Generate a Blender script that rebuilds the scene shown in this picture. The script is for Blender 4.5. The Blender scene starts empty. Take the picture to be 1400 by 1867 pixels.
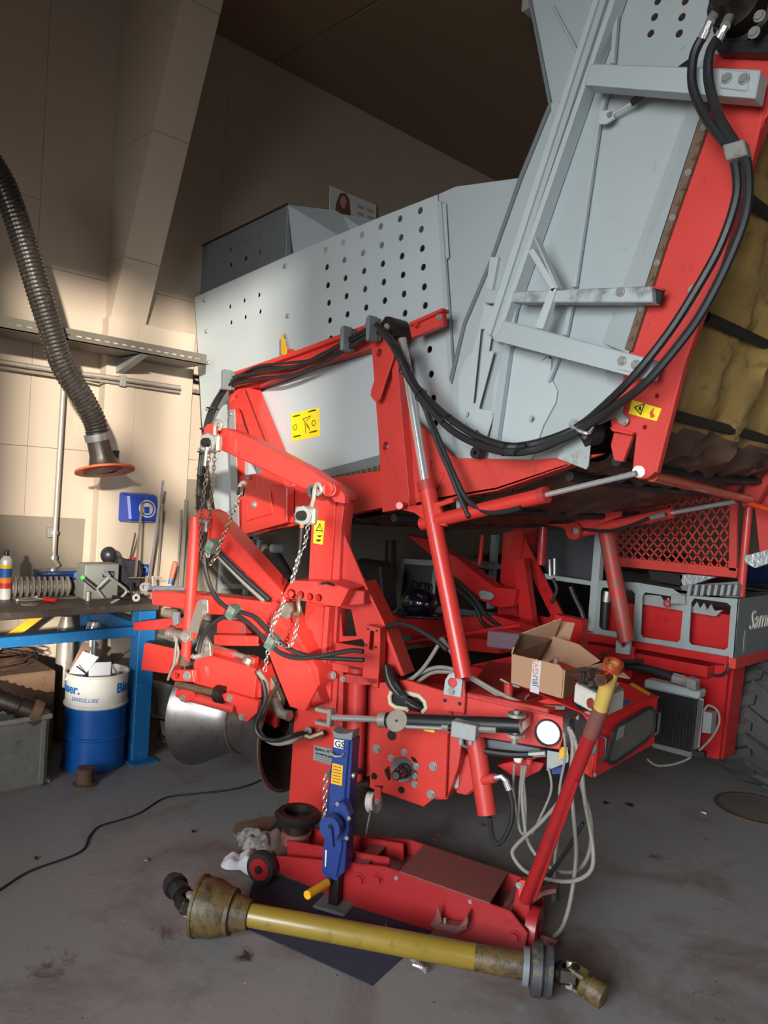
import bpy, bmesh, math, random
from mathutils import Vector as V, Matrix
from mathutils.geometry import tessellate_polygon
random.seed(7)
sc = bpy.context.scene
col = sc.collection
# ---------------------------------------------------------------- camera
FPX = 1400.0
_a, _p, _r = math.radians(46), math.radians(1.8), math.radians(3.8)
fwd = V((-math.sin(_a)*math.cos(_p), math.cos(_a)*math.cos(_p), -math.sin(_p)))
_rt = V((math.cos(_a), math.sin(_a), 0)); _up = _rt.cross(fwd)
RT = _rt*math.cos(_r) + _up*math.sin(_r); UP = RT.cross(fwd)
CAM = V((0, 0, 1.65))
cd = bpy.data.cameras.new('camera'); cam = bpy.data.objects.new('camera', cd); col.objects.link(cam)
cd.sensor_fit = 'HORIZONTAL'; cd.sensor_width = 36; cd.lens = 36*FPX/1400; cd.clip_start = .05
m = Matrix((RT, UP, -fwd)).transposed().to_4x4(); m.translation = CAM
cam.matrix_world = m; sc.camera = cam
# ---------------------------------------------------------------- light
w = bpy.data.worlds.new('world'); sc.world = w; w.use_nodes = True
bg = w.node_tree.nodes['Background']; bg.inputs[0].default_value = (.70, .78, .88, 1); bg.inputs[1].default_value = .3
def lamp(name, kind, energy, color, loc, to, **k):
    d = bpy.data.lights.new(name, kind); d.energy = energy; d.color = color
    for a, b in k.items(): setattr(d, a, b)
    o = bpy.data.objects.new(name, d); col.objects.link(o); o.location = loc
    o.rotation_euler = (V(to)-V(loc)).to_track_quat('-Z', 'Y').to_euler(); return o
SUN = V((-.86, .50, -.155)).normalized()
lamp('sun', 'SUN', 8.2, (1, .92, .81), (8, -5, 5), tuple(V((8, -5, 5))+SUN), angle=math.radians(1.6))
lamp('gate_daylight', 'AREA', 124, (.93, .98, 1), (.3, -3.6, 2.2), (-1.15, 3, .55), shape='RECTANGLE', size=3.0, size_y=2.6, spread=math.radians(74))
lamp('side_fill', 'AREA', 8, (.95, .97, 1), (4.6, 1.4, 1.9), (-1.8, 2.6, .9), shape='RECTANGLE', size=3, size_y=1.8, spread=math.radians(80))  # added fill light; the right wall has no opening here
vs = sc.view_settings; vs.view_transform = 'Standard'; vs.look = 'None'; vs.gamma = 1; vs.use_curve_mapping = False; vs.exposure = 0.0
# ---------------------------------------------------------------- helpers
def ray(px, py): return fwd + RT*((px-700)/FPX) - UP*((py-933.5)/FPX)
class PL:
    def __init__(s, o, n): s.o = V(o); s.n = V(n).normalized()
    def at(s, px, py, off=0):
        d = ray(px, py); o = s.o - s.n*off
        return CAM + d*((o-CAM).dot(s.n)/d.dot(s.n))
def PY(y): return PL((0, y, 0), (0, 1, 0))
def PX(x): return PL((x, 0, 0), (-1, 0, 0))
def PZ(z): return PL((0, 0, z), (0, 0, -1))
def px2m(p): return (p-CAM).dot(fwd)/FPX
def SRC(c): return tuple(((v/255)/12.92 if v/255 <= .04045 else ((v/255+.055)/1.055)**2.4) for v in c)+(1,)
MATS = {}
def mat(name, c, rough=.5, metal=0, wear=.0, wc=(70, 55, 45), scale=6, var=.12, bump=.0, emit=0, coat=0, trans=0, fine=0):
    if name in MATS: return MATS[name]
    M = bpy.data.materials.new(name); M.use_nodes = True; t = M.node_tree; b = t.nodes['Principled BSDF']
    N = t.nodes.new; L = t.links.new
    tc = N('ShaderNodeTexCoord'); n1 = N('ShaderNodeTexNoise'); n1.inputs['Scale'].default_value = scale; n1.inputs['Detail'].default_value = 6; n1.inputs['Roughness'].default_value = .65
    L(tc.outputs['Object'], n1.inputs['Vector'])
    mx = N('ShaderNodeMix'); mx.data_type = 'RGBA'
    c4 = SRC(c); mx.inputs['A'].default_value = tuple(v*(1-var) for v in c4[:3])+(1,); mx.inputs['B'].default_value = tuple(min(1, v*(1+var)) for v in c4[:3])+(1,)
    L(n1.outputs['Fac'], mx.inputs['Factor']); out = mx.outputs['Result']
    if wear > 0:
        n2 = N('ShaderNodeTexNoise'); n2.inputs['Scale'].default_value = scale*3.1; n2.inputs['Detail'].default_value = 9; n2.inputs['Roughness'].default_value = .72
        L(tc.outputs['Object'], n2.inputs['Vector'])
        cr = N('ShaderNodeValToRGB'); cr.color_ramp.elements[0].position = .66-wear*.30; cr.color_ramp.elements[1].position = .84-wear*.26
        cr.color_ramp.elements[0].color = (0, 0, 0, 1); cr.color_ramp.elements[1].color = (1, 1, 1, 1)
        L(n2.outputs['Fac'], cr.inputs['Fac'])
        m2 = N('ShaderNodeMix'); m2.data_type = 'RGBA'; L(cr.outputs['Color'], m2.inputs['Factor']); L(out, m2.inputs['A']); m2.inputs['B'].default_value = SRC(wc); out = m2.outputs['Result']
    L(out, b.inputs['Base Color'])
    rr = N('ShaderNodeMapRange'); L(n1.outputs['Fac'], rr.inputs['Value']); rr.inputs['To Min'].default_value = max(.03, rough-.1); rr.inputs['To Max'].default_value = min(1, rough+.12)
    L(rr.outputs['Result'], b.inputs['Roughness']); b.inputs['Metallic'].default_value = metal
    if coat: b.inputs['Coat Weight'].default_value = coat
    if trans: b.inputs['Transmission Weight'].default_value = trans
    if bump:
        n3 = N('ShaderNodeTexNoise'); n3.inputs['Scale'].default_value = fine or scale*8; n3.inputs['Detail'].default_value = 5
        L(tc.outputs['Object'], n3.inputs['Vector'])
        bp = N('ShaderNodeBump'); bp.inputs['Strength'].default_value = bump; bp.inputs['Distance'].default_value = .01
        L(n3.outputs['Fac'], bp.inputs['Height']); L(bp.outputs['Normal'], b.inputs['Normal'])
    if emit: b.inputs['Emission Color'].default_value = c4; b.inputs['Emission Strength'].default_value = emit
    MATS[name] = M; return M
RED = mat('red_paint', (194, 58, 52), .42, wear=.22, wc=(95, 40, 32), scale=5, var=.14, coat=.15)
REDC = mat('clean_red_paint', (197, 52, 44), .4, wear=.06, wc=(235, 120, 105), scale=4, var=.10, coat=.2)
REDW = mat('worn_red_paint', (178, 42, 38), .5, wear=.5, wc=(92, 62, 54), scale=5)
JRED = mat('jack_red', (146, 26, 30), .42, wear=.35, wc=(70, 34, 32), scale=6, coat=.1)
JTOP = mat('greasy_red_top', (112, 60, 56), .6, wear=.5, wc=(78, 64, 60), scale=5)
REDJ = mat('deep_red_paint', (180, 28, 30), .38, wear=.28, wc=(60, 24, 22), scale=6, coat=.2)
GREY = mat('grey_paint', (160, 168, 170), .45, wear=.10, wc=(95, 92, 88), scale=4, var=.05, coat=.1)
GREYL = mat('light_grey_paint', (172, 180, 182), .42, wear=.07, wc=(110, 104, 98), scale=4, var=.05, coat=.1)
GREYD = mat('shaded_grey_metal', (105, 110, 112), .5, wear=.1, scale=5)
GALV = mat('galvanised_steel', (150, 153, 152), .42, metal=.3, wear=.25, wc=(100, 98, 94), scale=14, var=.2)
STEEL = mat('bare_steel', (158, 150, 138), .38, metal=.4, wear=.25, wc=(85, 70, 56), scale=9)
CHROME = mat('chrome', (225, 225, 225), .2, metal=.75, scale=4, var=.03)
ZINC = mat('zinc_bolt', (158, 157, 153), .35, metal=.5, wear=.15, scale=20)
RUST = mat('rusty_steel', (96, 72, 58), .75, metal=.3, wear=.4, wc=(50, 36, 30), scale=16, var=.3, bump=.3)
BLACK = mat('black_metal', (28, 28, 30), .4, wear=.15, wc=(80, 75, 70), scale=9)
RUB = mat('black_rubber', (32, 32, 34), .5, wear=.15, wc=(66, 64, 62), scale=12)
TYRE = mat('tyre_rubber', (62, 60, 59), .75, wear=.3, wc=(84, 78, 72), scale=7, var=.2, bump=.3)
CABLE = mat('grey_cable', (128, 124, 116), .6, wear=.3, wc=(80, 74, 66), scale=18)
WALL = mat('wall_board', (176, 160, 142), .85, wear=.04, wc=(150, 138, 122), scale=1.6, var=.07, bump=.05, fine=60)
WALLG = mat('grey_wall_paint', (122, 112, 98), .75, wear=.1, wc=(120, 110, 98), scale=3, var=.08)
CEIL = mat('ceiling_board', (146, 122, 98), .9, scale=1.2, var=.08)
BLUE = mat('blue_paint', (22, 96, 150), .45, wear=.25, wc=(120, 130, 132), scale=8)
BLUED = mat('drum_blue', (8, 82, 158), .38, wear=.18, wc=(20, 60, 100), scale=7, coat=.25)
JBLUE = mat('jack_blue', (26, 52, 116), .42, wear=.2, wc=(24, 30, 52), scale=9)
WHITE = mat('white_paint', (205, 202, 192), .5, wear=.12, wc=(150, 140, 120), scale=9)
YEL = mat('yellow_label', (232, 205, 30), .5, scale=6, var=.05)
YELB = mat('yellow_paint', (214, 160, 20), .5, wear=.2, wc=(120, 90, 30), scale=7)
PTOY = mat('dirty_yellow_plastic', (136, 113, 40), .4, wear=.4, wc=(84, 70, 34), scale=5, var=.25, coat=.2)
PTOD = mat('greasy_yellow_plastic', (92, 74, 40), .5, wear=.75, wc=(40, 34, 28), scale=7, var=.35, bump=.25)
GREASE = mat('greasy_black_steel', (38, 32, 28), .45, metal=.4, wear=.3, wc=(76, 58, 42), scale=14)
CARD = mat('cardboard', (152, 116, 90), .85, wear=.06, wc=(130, 95, 70), scale=5, var=.08)
CARDD = mat('dirty_cardboard', (112, 86, 66), .9, wear=.5, wc=(66, 50, 42), scale=5, var=.15)
PAPER = mat('white_paper', (225, 224, 220), .8, scale=5, var=.04)
TEAL = mat('green_plastic', (58, 94, 84), .5, wear=.8, wc=(120, 118, 108), scale=14)
ORANGE = mat('orange_rubber', (214, 96, 50), .5, scale=6)
INK = mat('black_print', (20, 20, 20), .6, scale=5)
CLOTH = mat('belt_fabric', (98, 74, 62), .42, wear=.15, wc=(110, 88, 60), scale=3, var=.3, bump=.2, fine=9)
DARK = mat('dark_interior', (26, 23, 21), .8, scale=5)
FLOORM = None
def emp(name, loc, label=None, cat=None, group=None, parent=None):
    o = bpy.data.objects.new(name, None); col.objects.link(o); o.empty_display_size = .1
    o['_w'] = tuple(loc); o.location = V(loc)
    if parent: o.parent = parent; o.location = V(loc)-V(parent['_w'])
    if label: o['label'] = label
    if cat: o['category'] = cat
    if group: o['group'] = group
    return o
def tag(o, label, cat, group=None):
    o['label'] = label; o['category'] = cat
    if group: o['group'] = group
    return o
class MB:
    def __init__(s): s.v = []; s.f = []
    def add(s, vs, fs):
        b = len(s.v); s.v += [V(q) for q in vs]; s.f += [tuple(i+b for i in f) for f in fs]; return s
    def prism(s, pts, vec, holes=()):
        loops = [list(pts)]+[list(h) for h in holes]; flat = [q for l in loops for q in l]; n = len(flat); vec = V(vec)
        if len(loops) == 1 and len(pts) == 4: tris = [(0, 1, 2, 3)]
        else: tris = tessellate_polygon(loops)
        fs = [tuple(t) for t in tris]+[tuple(i+n for i in reversed(t)) for t in tris]
        b = 0
        for l in loops:
            k = len(l)
            for i in range(k): j = (i+1) % k; fs.append((b+i, b+j, b+j+n, b+i+n))
            b += k
        return s.add(flat+[q+vec for q in flat], fs)
    def tube(s, pts, r, seg=8, cap=True, rs=None):
        pts = [V(q) for q in pts]; n = len(pts); rs = rs or [r]*n; vs = []; fs = []
        t0 = (pts[1]-pts[0]).normalized(); a = V((0, 0, 1)) if abs(t0.z) < .9 else V((1, 0, 0)); u = t0.cross(a).normalized()
        for i, q in enumerate(pts):
            t = (pts[min(i+1, n-1)]-pts[max(i-1, 0)])
            t = t.normalized() if t.length > 1e-9 else t0
            u = (u - t*u.dot(t)).normalized(); w_ = t.cross(u)
            for k in range(seg): an = 2*math.pi*k/seg; vs.append(q+(u*math.cos(an)+w_*math.sin(an))*rs[i])
        for i in range(n-1):
            for k in range(seg): k2 = (k+1) % seg; fs.append((i*seg+k, i*seg+k2, (i+1)*seg+k2, (i+1)*seg+k))
        if cap: fs += [tuple(range(seg-1, -1, -1)), tuple((n-1)*seg+k for k in range(seg))]
        return s.add(vs, fs)
    def lathe(s, base, ax, prof, seg=24, closed=False):
        ax = V(ax).normalized(); base = V(base)
        return s.tube([base+ax*h for h, r in prof], 1, seg, not closed, [max(r, .0005) for h, r in prof]) if True else s
    def ring(s, base, ax, prof, seg=32):   # closed profile revolved (annular solid)
        ax = V(ax).normalized(); a = V((0, 0, 1)) if abs(ax.z) < .9 else V((1, 0, 0)); u = ax.cross(a).normalized(); w_ = ax.cross(u); k = len(prof); vs = []; fs = []
        for i in range(seg):
            an = 2*math.pi*i/seg; d = u*math.cos(an)+w_*math.sin(an)
            for h, r in prof: vs.append(V(base)+ax*h+d*r)
        for i in range(seg):
            j = (i+1) % seg
            for q in range(k): q2 = (q+1) % k; fs.append((i*k+q, i*k+q2, j*k+q2, j*k+q))
        return s.add(vs, fs)
    def box(s, c, x, y, z):   # centre and half-axis vectors
        c, x, y, z = V(c), V(x), V(y), V(z)
        return s.add([c+x*i+y*j+z*k for i in (-1, 1) for j in (-1, 1) for k in (-1, 1)], [(0, 1, 3, 2), (4, 6, 7, 5), (0, 4, 5, 1), (2, 3, 7, 6), (0, 2, 6, 4), (1, 5, 7, 3)])
    def beam(s, a, b, w_, h, upv=(0, 0, 1)):
        a, b = V(a), V(b); t = (b-a); x = t.normalized().cross(V(upv)).normalized(); y = x.cross(t.normalized())
        return s.box((a+b)/2, t/2, x*w_/2, y*h/2)
    def ball(s, c, r, seg=12, sq=(1, 1, 1)):
        c = V(c); vs = []; fs = []; R = seg//2
        for i in range(R+1):
            th = math.pi*i/R
            for k in range(seg): ph = 2*math.pi*k/seg; vs.append(c+V((r*sq[0]*math.sin(th)*math.cos(ph), r*sq[1]*math.sin(th)*math.sin(ph), r*sq[2]*math.cos(th))))
        for i in range(R):
            for k in range(seg): k2 = (k+1) % seg; fs.append((i*seg+k, (i+1)*seg+k, (i+1)*seg+k2, i*seg+k2))
        return s.add(vs, fs)
    def build(s, name, m, parent=None, bev=0, smooth=False, label=None, kind=None, origin=None):
        me = bpy.data.meshes.new(name); c = V(origin) if origin is not None else sum(s.v, V((0, 0, 0)))/len(s.v)
        bm = bmesh.new(); vv = [bm.verts.new(q-c) for q in s.v]
        for f in s.f:
            try: bm.faces.new([vv[i] for i in f])
            except ValueError: pass
        bmesh.ops.remove_doubles(bm, verts=bm.verts, dist=1e-5); bmesh.ops.recalc_face_normals(bm, faces=bm.faces)
        if smooth:
            for f in bm.faces: f.smooth = True
            for e in bm.edges:
                if len(e.link_faces) == 2 and e.calc_face_angle(0) > .7: e.smooth = False
        bm.to_mesh(me); bm.free(); me.materials.append(m)
        o = bpy.data.objects.new(name, me); col.objects.link(o); o['_w'] = tuple(c); o.location = c
        if parent: o.parent = parent; o.location = c-V(parent['_w'])
        if bev: b = o.modifiers.new('bevel', 'BEVEL'); b.width = bev; b.segments = 1; b.limit_method = 'ANGLE'; b.angle_limit = .6
        if label: o['label'] = label
        if kind: o['kind'] = kind
        return o
def circ(pl, x, y, r, off=0, seg=14):
    c = pl.at(x, y, off); u = V((0, 0, 1)).cross(pl.n); u = u.normalized() if u.length > .01 else V((1, 0, 0)); w_ = pl.n.cross(u)
    return [c+(u*math.cos(2*math.pi*i/seg)+w_*math.sin(2*math.pi*i/seg))*r for i in range(seg)]
def plate(name, pts, pl, th, m, parent=None, off=0, holes=(), bev=.002, **k):
    P_ = [pl.at(x, y, off) for x, y in pts]
    H = [circ(pl, h[0], h[1], h[2], off) if len(h) == 3 and not isinstance(h[0], tuple) else [pl.at(x, y, off) for x, y in h] for h in holes]
    return MB().prism(P_, pl.n*th, H).build(name, m, parent, bev, **k)
def smoothpath(pts, n=6):
    pts = [V(q) for q in pts]; o = []
    for i in range(len(pts)-1):
        p0 = pts[max(i-1, 0)]; p1 = pts[i]; p2 = pts[i+1]; p3 = pts[min(i+2, len(pts)-1)]
        for k in range(n):
            t = k/n; o.append(.5*((2*p1)+(p2-p0)*t+(2*p0-5*p1+4*p2-p3)*t*t+(3*p1-p0-3*p2+p3)*t**3))
    return o+[pts[-1]]
def hose(name, pts, pl, r, m, parent=None, off=0, n=6, seg=8, **k):   # points (px,py[,off])
    return MB().tube(smoothpath([pl.at(q[0], q[1], q[2] if len(q) > 2 else off) for q in pts], n), r, seg).build(name, m, parent, smooth=True, **k)
def hose3(name, pts, r, m, parent=None, n=6, seg=8, **k):
    return MB().tube(smoothpath(pts, n), r, seg).build(name, m, parent, smooth=True, **k)
_bolt = {}
def bolt(pl, x, y, r, parent, off=0, m=None, name='bolt'):
    key = (round(r, 4), (m or ZINC).name)
    if key not in _bolt:
        b = MB().tube([(0, 0, 0), (0, 0, r*.25)], r*1.35, 12); b.tube([(0, 0, r*.2), (0, 0, r*.95)], r, 6)
        o = b.build('bolt', m or ZINC, None, smooth=False, origin=(0, 0, 0)); _bolt[key] = o.data; bpy.data.objects.remove(o)
    o = bpy.data.objects.new(name, _bolt[key]); col.objects.link(o); p_ = pl.at(x, y, off)
    o.parent = parent; o.location = p_-V(parent['_w']); o.rotation_mode = 'QUATERNION'; o.rotation_quaternion = (-pl.n).to_track_quat('Z', 'Y'); o['_w'] = tuple(p_)
    return o
def text(name, s, size, at, xd, yd, m, parent, ext=.001, align='LEFT', shear=0, sx=1):
    c = bpy.data.curves.new(name, 'FONT'); c.body = s; c.size = size; c.extrude = ext; c.align_x = align; c.shear = shear; c.resolution_u = 2
    t = bpy.data.objects.new(name, c); col.objects.link(t)
    me = bpy.data.meshes.new_from_object(t.evaluated_get(bpy.context.evaluated_depsgraph_get())); bpy.data.objects.remove(t)
    xd = V(xd).normalized()*sx; yd = V(yd).normalized(); zd = V(xd).cross(yd).normalized(); at = V(at)
    for v in me.vertices: v.co = xd*v.co.x+yd*v.co.y+zd*v.co.z
    me.materials.clear(); me.materials.append(m)
    o = bpy.data.objects.new(name, me); col.objects.link(o); o['_w'] = tuple(at); o.location = at
    if parent: o.parent = parent; o.location = at-V(parent['_w'])
    return o
def decal(name, pts, pl, m, parent, off=.0): return plate(name, pts, pl, .0012, m, parent, off+.0013, bev=0)
def pl_text(name, s, pl, x, y, size, m, parent, off, d=(10, 0), **k):
    a = pl.at(x, y, off); b = pl.at(x+d[0], y+d[1], off); xd = (b-a).normalized(); yd = (-pl.n).cross(xd)
    return text(name, s, size, a, xd, yd, m, parent, **k)
def chain(name, pts, lr, m, parent, wire=None):
    """links along a 3-D path, one mesh"""
    pth = smoothpath(pts, 8); wire = wire or lr*.28; out = MB(); acc = 0; step = lr*2.3; last = pth[0]; i = 0
    L_ = [0]
    for a, b in zip(pth, pth[1:]): L_.append(L_[-1]+(b-a).length)
    d = 0; k = 0
    while d < L_[-1]:
        while i < len(L_)-2 and L_[i+1] < d: i += 1
        t = (d-L_[i])/max(1e-6, L_[i+1]-L_[i]); c = pth[i].lerp(pth[i+1], t); T = (pth[i+1]-pth[i]).normalized()
        s_ = T.cross(V((.3, .9, .2))).normalized()
        if k % 2: s_ = T.cross(s_)
        lp = []
        for q in range(9):
            an = 2*math.pi*q/8; lp.append(c+T*math.cos(an)*lr*1.5+s_*math.sin(an)*lr)
        out.tube(lp, wire, 4, False); d += step; k += 1
    return out.build(name, m, parent, smooth=True)
def struct(o): o['kind'] = 'structure'; return o
# ================================================================= ROOM
ZC = 4.75; XW = -4.9; YB = 9.0
def floor_mat():
    M = bpy.data.materials.new('painted_concrete'); M.use_nodes = True; t = M.node_tree; b = t.nodes['Principled BSDF']; N = t.nodes.new; L = t.links.new
    tc = N('ShaderNodeTexCoord')
    def noise(s, d=8, r=.65, dist=0):
        n = N('ShaderNodeTexNoise'); n.inputs['Scale'].default_value = s; n.inputs['Detail'].default_value = d; n.inputs['Roughness'].default_value = r; n.inputs['Distortion'].default_value = dist; L(tc.outputs['Object'], n.inputs['Vector']); return n.outputs['Fac']
    def ramp(f, a, b_):
        c = N('ShaderNodeValToRGB'); c.color_ramp.elements[0].position = a; c.color_ramp.elements[1].position = b_; L(f, c.inputs['Fac']); return c.outputs['Color']
    def mix(f, A, B):
        m_ = N('ShaderNodeMix'); m_.data_type = 'RGBA'; L(f, m_.inputs['Factor'])
        for s, v in (('A', A), ('B', B)):
            if isinstance(v, tuple): m_.inputs[s].default_value = v
            else: L(v, m_.inputs[s])
        return m_.outputs['Result']
    c = mix(noise(.9, 4), SRC((117, 120, 121)), SRC((136, 130, 128)))
    c = mix(ramp(noise(1.7, 9, .7, .6), .51, .70), c, SRC((100, 86, 81)))
    c = mix(ramp(noise(6.5, 9, .75, .8), .63, .70), c, SRC((70, 60, 56)))
    c = mix(ramp(noise(38, 4, .6), .71, .735), c, SRC((44, 38, 36)))
    c = mix(ramp(noise(60, 2, .5), .755, .77), c, SRC((180, 178, 172)))
    geo = N('ShaderNodeNewGeometry')
    for (sx, sy, R_, k_, colr) in ((450, 1742, .17, .55, (70, 46, 42)), (90, 1760, .38, .75, (84, 66, 62)), (1150, 1468, .13, .42, (34, 30, 30)), (1105, 1464, .09, .42, (38, 34, 33)), (1288, 1531, .06, .4, (36, 31, 31)), (300, 1700, .3, .85, (88, 72, 68)), (1190, 1560, .25, .85, (84, 68, 64))):
        q = PZ(0).at(sx, sy); d_ = N('ShaderNodeVectorMath'); d_.operation = 'DISTANCE'; L(geo.outputs['Position'], d_.inputs[0]); d_.inputs[1].default_value = tuple(q)
        mr = N('ShaderNodeMapRange'); L(d_.outputs['Value'], mr.inputs['Value']); mr.inputs['From Min'].default_value = 0; mr.inputs['From Max'].default_value = R_; mr.inputs['To Min'].default_value = .62-k_*.25; mr.inputs['To Max'].default_value = -.25
        ad = N('ShaderNodeMath'); ad.operation = 'ADD'; L(mr.outputs['Result'], ad.inputs[0]); L(noise(9, 8, .72, 1.2), ad.inputs[1])
        c = mix(ramp(ad.outputs['Value'], .80, .96), c, SRC(colr))
    L(c, b.inputs['Base Color'])
    r = N('ShaderNodeMapRange'); L(noise(3, 5), r.inputs['Value']); r.inputs['To Min'].default_value = .38; r.inputs['To Max'].default_value = .68; L(r.outputs['Result'], b.inputs['Roughness'])
    bp = N('ShaderNodeBump'); bp.inputs['Strength'].default_value = .12; bp.inputs['Distance'].default_value = .01; L(noise(25, 6), bp.inputs['Height']); L(bp.outputs['Normal'], b.inputs['Normal'])
    return M
FLOORM = floor_mat()
def sbox(name, x0, x1, y0, y1, z0, z1, m, bev=0, parent=None):
    o = MB().box(((x0+x1)/2, (y0+y1)/2, (z0+z1)/2), ((x1-x0)/2, 0, 0), (0, (y1-y0)/2, 0), (0, 0, (z1-z0)/2)).build(name, m, parent, bev)
    return o if parent else struct(o)
sbox('floor', -5.2, 5.4, -4.4, YB+.2, -.15, 0, FLOORM)
ceil = sbox('ceiling', -5.2, 5.4, -4.4, YB+.2, ZC, ZC+.15, CEIL)
wl = sbox('wall_left', XW-.2, XW-.012, -4.4, YB+.2, 0, ZC, WALLG); TRAY = mat('tray_grey', (104, 98, 88), .5, metal=.2, wear=.2, scale=9)
# wall boards with recessed joints
ys = [-4.4, -2.6, -1.35, -.1, .55, 1.68, 2.92, 4.35, 5.6, 6.85, 9.0]; zs = [[0, 1.76, 3.25, ZC], [0, 1.76, 2.86, ZC], [0, 1.78, 3.25, ZC], [0, 1.68, 3.9, ZC]]
for i in range(len(ys)-1):
    zz = zs[i % 4]
    for a, b in zip(zz, zz[1:]):
        sbox('board', XW-.012, XW, ys[i]+.001, ys[i+1]-.001, a+.001, b-.001, WALL, .0012, wl)
for k, x in enumerate([-4.9, -3.25, -1.1, 1.0, 3.2]):      # ceiling boards: joints run along the hall
    for y0, y1 in ((-4.4, .2), (.2, 3.28), (3.28, 6.3), (6.3, 9.0)):
        sbox('board', x+.003 if k else x, ([-3.25, -1.1, 1.0, 3.2, 5.2][k]), y0+.005, y1-.005, ZC-.012, ZC, CEIL, .003, ceil)
wb = sbox('wall_back', -5.2, 5.4, YB, YB+.2, 0, ZC, WALL)
# wall towards the yard (behind the camera) with its open gate, and the right wall with high windows
sbox('wall_front', -5.2, -2.2, -4.6, -4.4, 0, ZC, WALL)
sbox('wall_front', 3.4, 5.4, -4.6, -4.4, 0, ZC, WALL)
sbox('wall_front', -2.2, 3.4, -4.6, -4.4, 3.6, ZC, WALL)
WY0, WY1, WZ0, WZ1 = -6.2, -2.4, 1.6, 4.1
sbox('wall_right', 5.2, 5.4, -2.28, YB, 0, ZC, WALL); struct(MB().prism([V((5.2, -2.28, 3.7)), V((5.2, -2.28, 4.7)), V((5.2, -2.52, 4.7)), V((5.2, -2.5, 4.0))], (.2, 0, 0)).build('wall_right', WALL))  # unseen corner prism added to shape the sun's edge on the hopper
sbox('wall_right', 5.2, 5.4, -4.6, -2.28, 0, 2.05, WALL); sbox('wall_right', 5.2, 5.4, -4.6, -2.28, 4.66, ZC, WALL)
# portal frame leg clad in board: tapering haunch standing out from the wall
def q3(x, y, z): return V((x, y, z))
y0, y1 = 2.12, 2.36
zb = 2.46; topx = XW+.95
HAM = mat('haunch_board', (184, 168, 148), .8, wear=.03, wc=(150, 138, 122), scale=2, var=.05)
haunch = emp('trim_1', (XW, y0, zb)); haunch['kind'] = 'structure'
segs = [(zb, 2.98), (2.982, 3.68), (3.682, 4.35), (4.352, ZC-.012)]
for a, b in segs:
    fa = (a-zb)/(ZC-zb)*(topx-XW)+.015; fb = (b-zb)/(ZC-zb)*(topx-XW)+.015
    MB().prism([q3(XW, y0, a), q3(XW+fa, y0, a), q3(XW+fb, y0, b), q3(XW, y0, b)], (0, y1-y0, 0)).build('board', HAM, haunch, .003)
pil = sbox('trim_2', XW, XW+.10, 2.10, 2.72, 0, 2.62, WALL, .004)
sbox('board', XW+.10, XW+.104, 2.10, 2.30, 1.76, 2.62, WALL, .001, pil)
# painted dado sheet on the wall and grey lower wall zone behind the machine
plw = PX(XW+.006)
sh = plate('wall_panel', [(-160, 930), (155, 946), (148, 1052), (-160, 1075)], plw, .006, WALLG)
tag(sh, 'grey rectangular sheet screwed flat on the wall behind the workbench', 'wall panel')
dd = sbox('baseboard_left', XW, XW+.008, 2.74, 8.9, 0, 1.62, WALLG)
# cable tray
def P3(pl, x, y): return pl.at(x, y)
TR = PX(-4.62)
tray = emp('cable_tray', (XW, 1.8, 2.4), 'long perforated grey metal cable tray bracketed to the left wall', 'cable tray')
zt = 2.42
slots = []
y = -.9; tm = MB()
tray_y0, tray_y1 = -.9, 2.62
def tz(y): return 2.405+.02*(y-1.8)
MB().box((-4.62, .86, 2.375), (.15, 0, 0), (0, 1.76, 0), (0, 0, .004)).build('tray_floor', TRAY, tray)
side = [q3(-4.47, tray_y0, 2.37), q3(-4.47, tray_y1, 2.37), q3(-4.47, tray_y1, 2.44), q3(-4.47, tray_y0, 2.44)]
hs = []
yy = tray_y0+.03
while yy < tray_y1-.05:
    hs.append([q3(-4.47, yy, 2.40), q3(-4.47, yy+.03, 2.40), q3(-4.47, yy+.03, 2.408), q3(-4.47, yy, 2.408)]); yy += .055
MB().prism(side, (-.003, 0, 0), hs).build('side_rail', TRAY, tray)
MB().box((-4.77, .86, 2.405), (.0015, 0, 0), (0, 1.76, 0), (0, 0, .035)).build('side_rail', TRAY, tray)
for yb in (.3, 2.16):
    MB().prism([q3(-4.45, yb, 2.365), q3(XW+.104, yb, 2.365), q3(XW+.104, yb, 2.27)], (0, .05, 0)).build('bracket', GALV, tray, .002)
# conduits
cp = emp('conduit_pipe', (XW, 1, 2.25), 'thin horizontal galvanised conduit running under the cable tray', 'pipe')
MB().tube([(-4.84, -1, 2.24), (-4.84, 1.9, 2.235), (-4.78, 2.05, 2.235), (-4.76, 2.6, 2.235)], .016, 10).build('pipe', STEEL, cp, smooth=True)
MB().tube([(-4.84, -1, 2.21), (-4.84, 1.9, 2.205), (-4.78, 2.05, 2.205), (-4.76, 2.6, 2.205)], .008, 8).build('pipe', STEEL, cp, smooth=True)
MB().box((-4.79, 2.2, 2.225), (.03, 0, 0), (0, .02, 0), (0, 0, .035)).build('pipe_clip', ZINC, cp, .003)
MB().tube([(-4.86, 2.74, 2.24), (-4.86, 4.2, 2.22)], .014, 8).build('pipe', STEEL, cp, smooth=True)
vp_ = emp('vertical_pipe', (XW, 1.8, 1), 'upright bright steel pipe clamped to the wall behind the bench springs', 'pipe')
a = PX(-4.85)
MB().tube([a.at(116, 700), a.at(98, 1000), a.at(98, 1020), a.at(106, 1032)], .016, 10).build('pipe', STEEL, vp_, smooth=True)
for q in ((99, 971), (97, 1016)): MB().ring(a.at(*q)-V((0, 0, .012)), (0, 0, 1), [(0, .014), (0, .024), (.024, .024), (.024, .014)], 14).build('pipe_clamp', ZINC, vp_)
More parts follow.
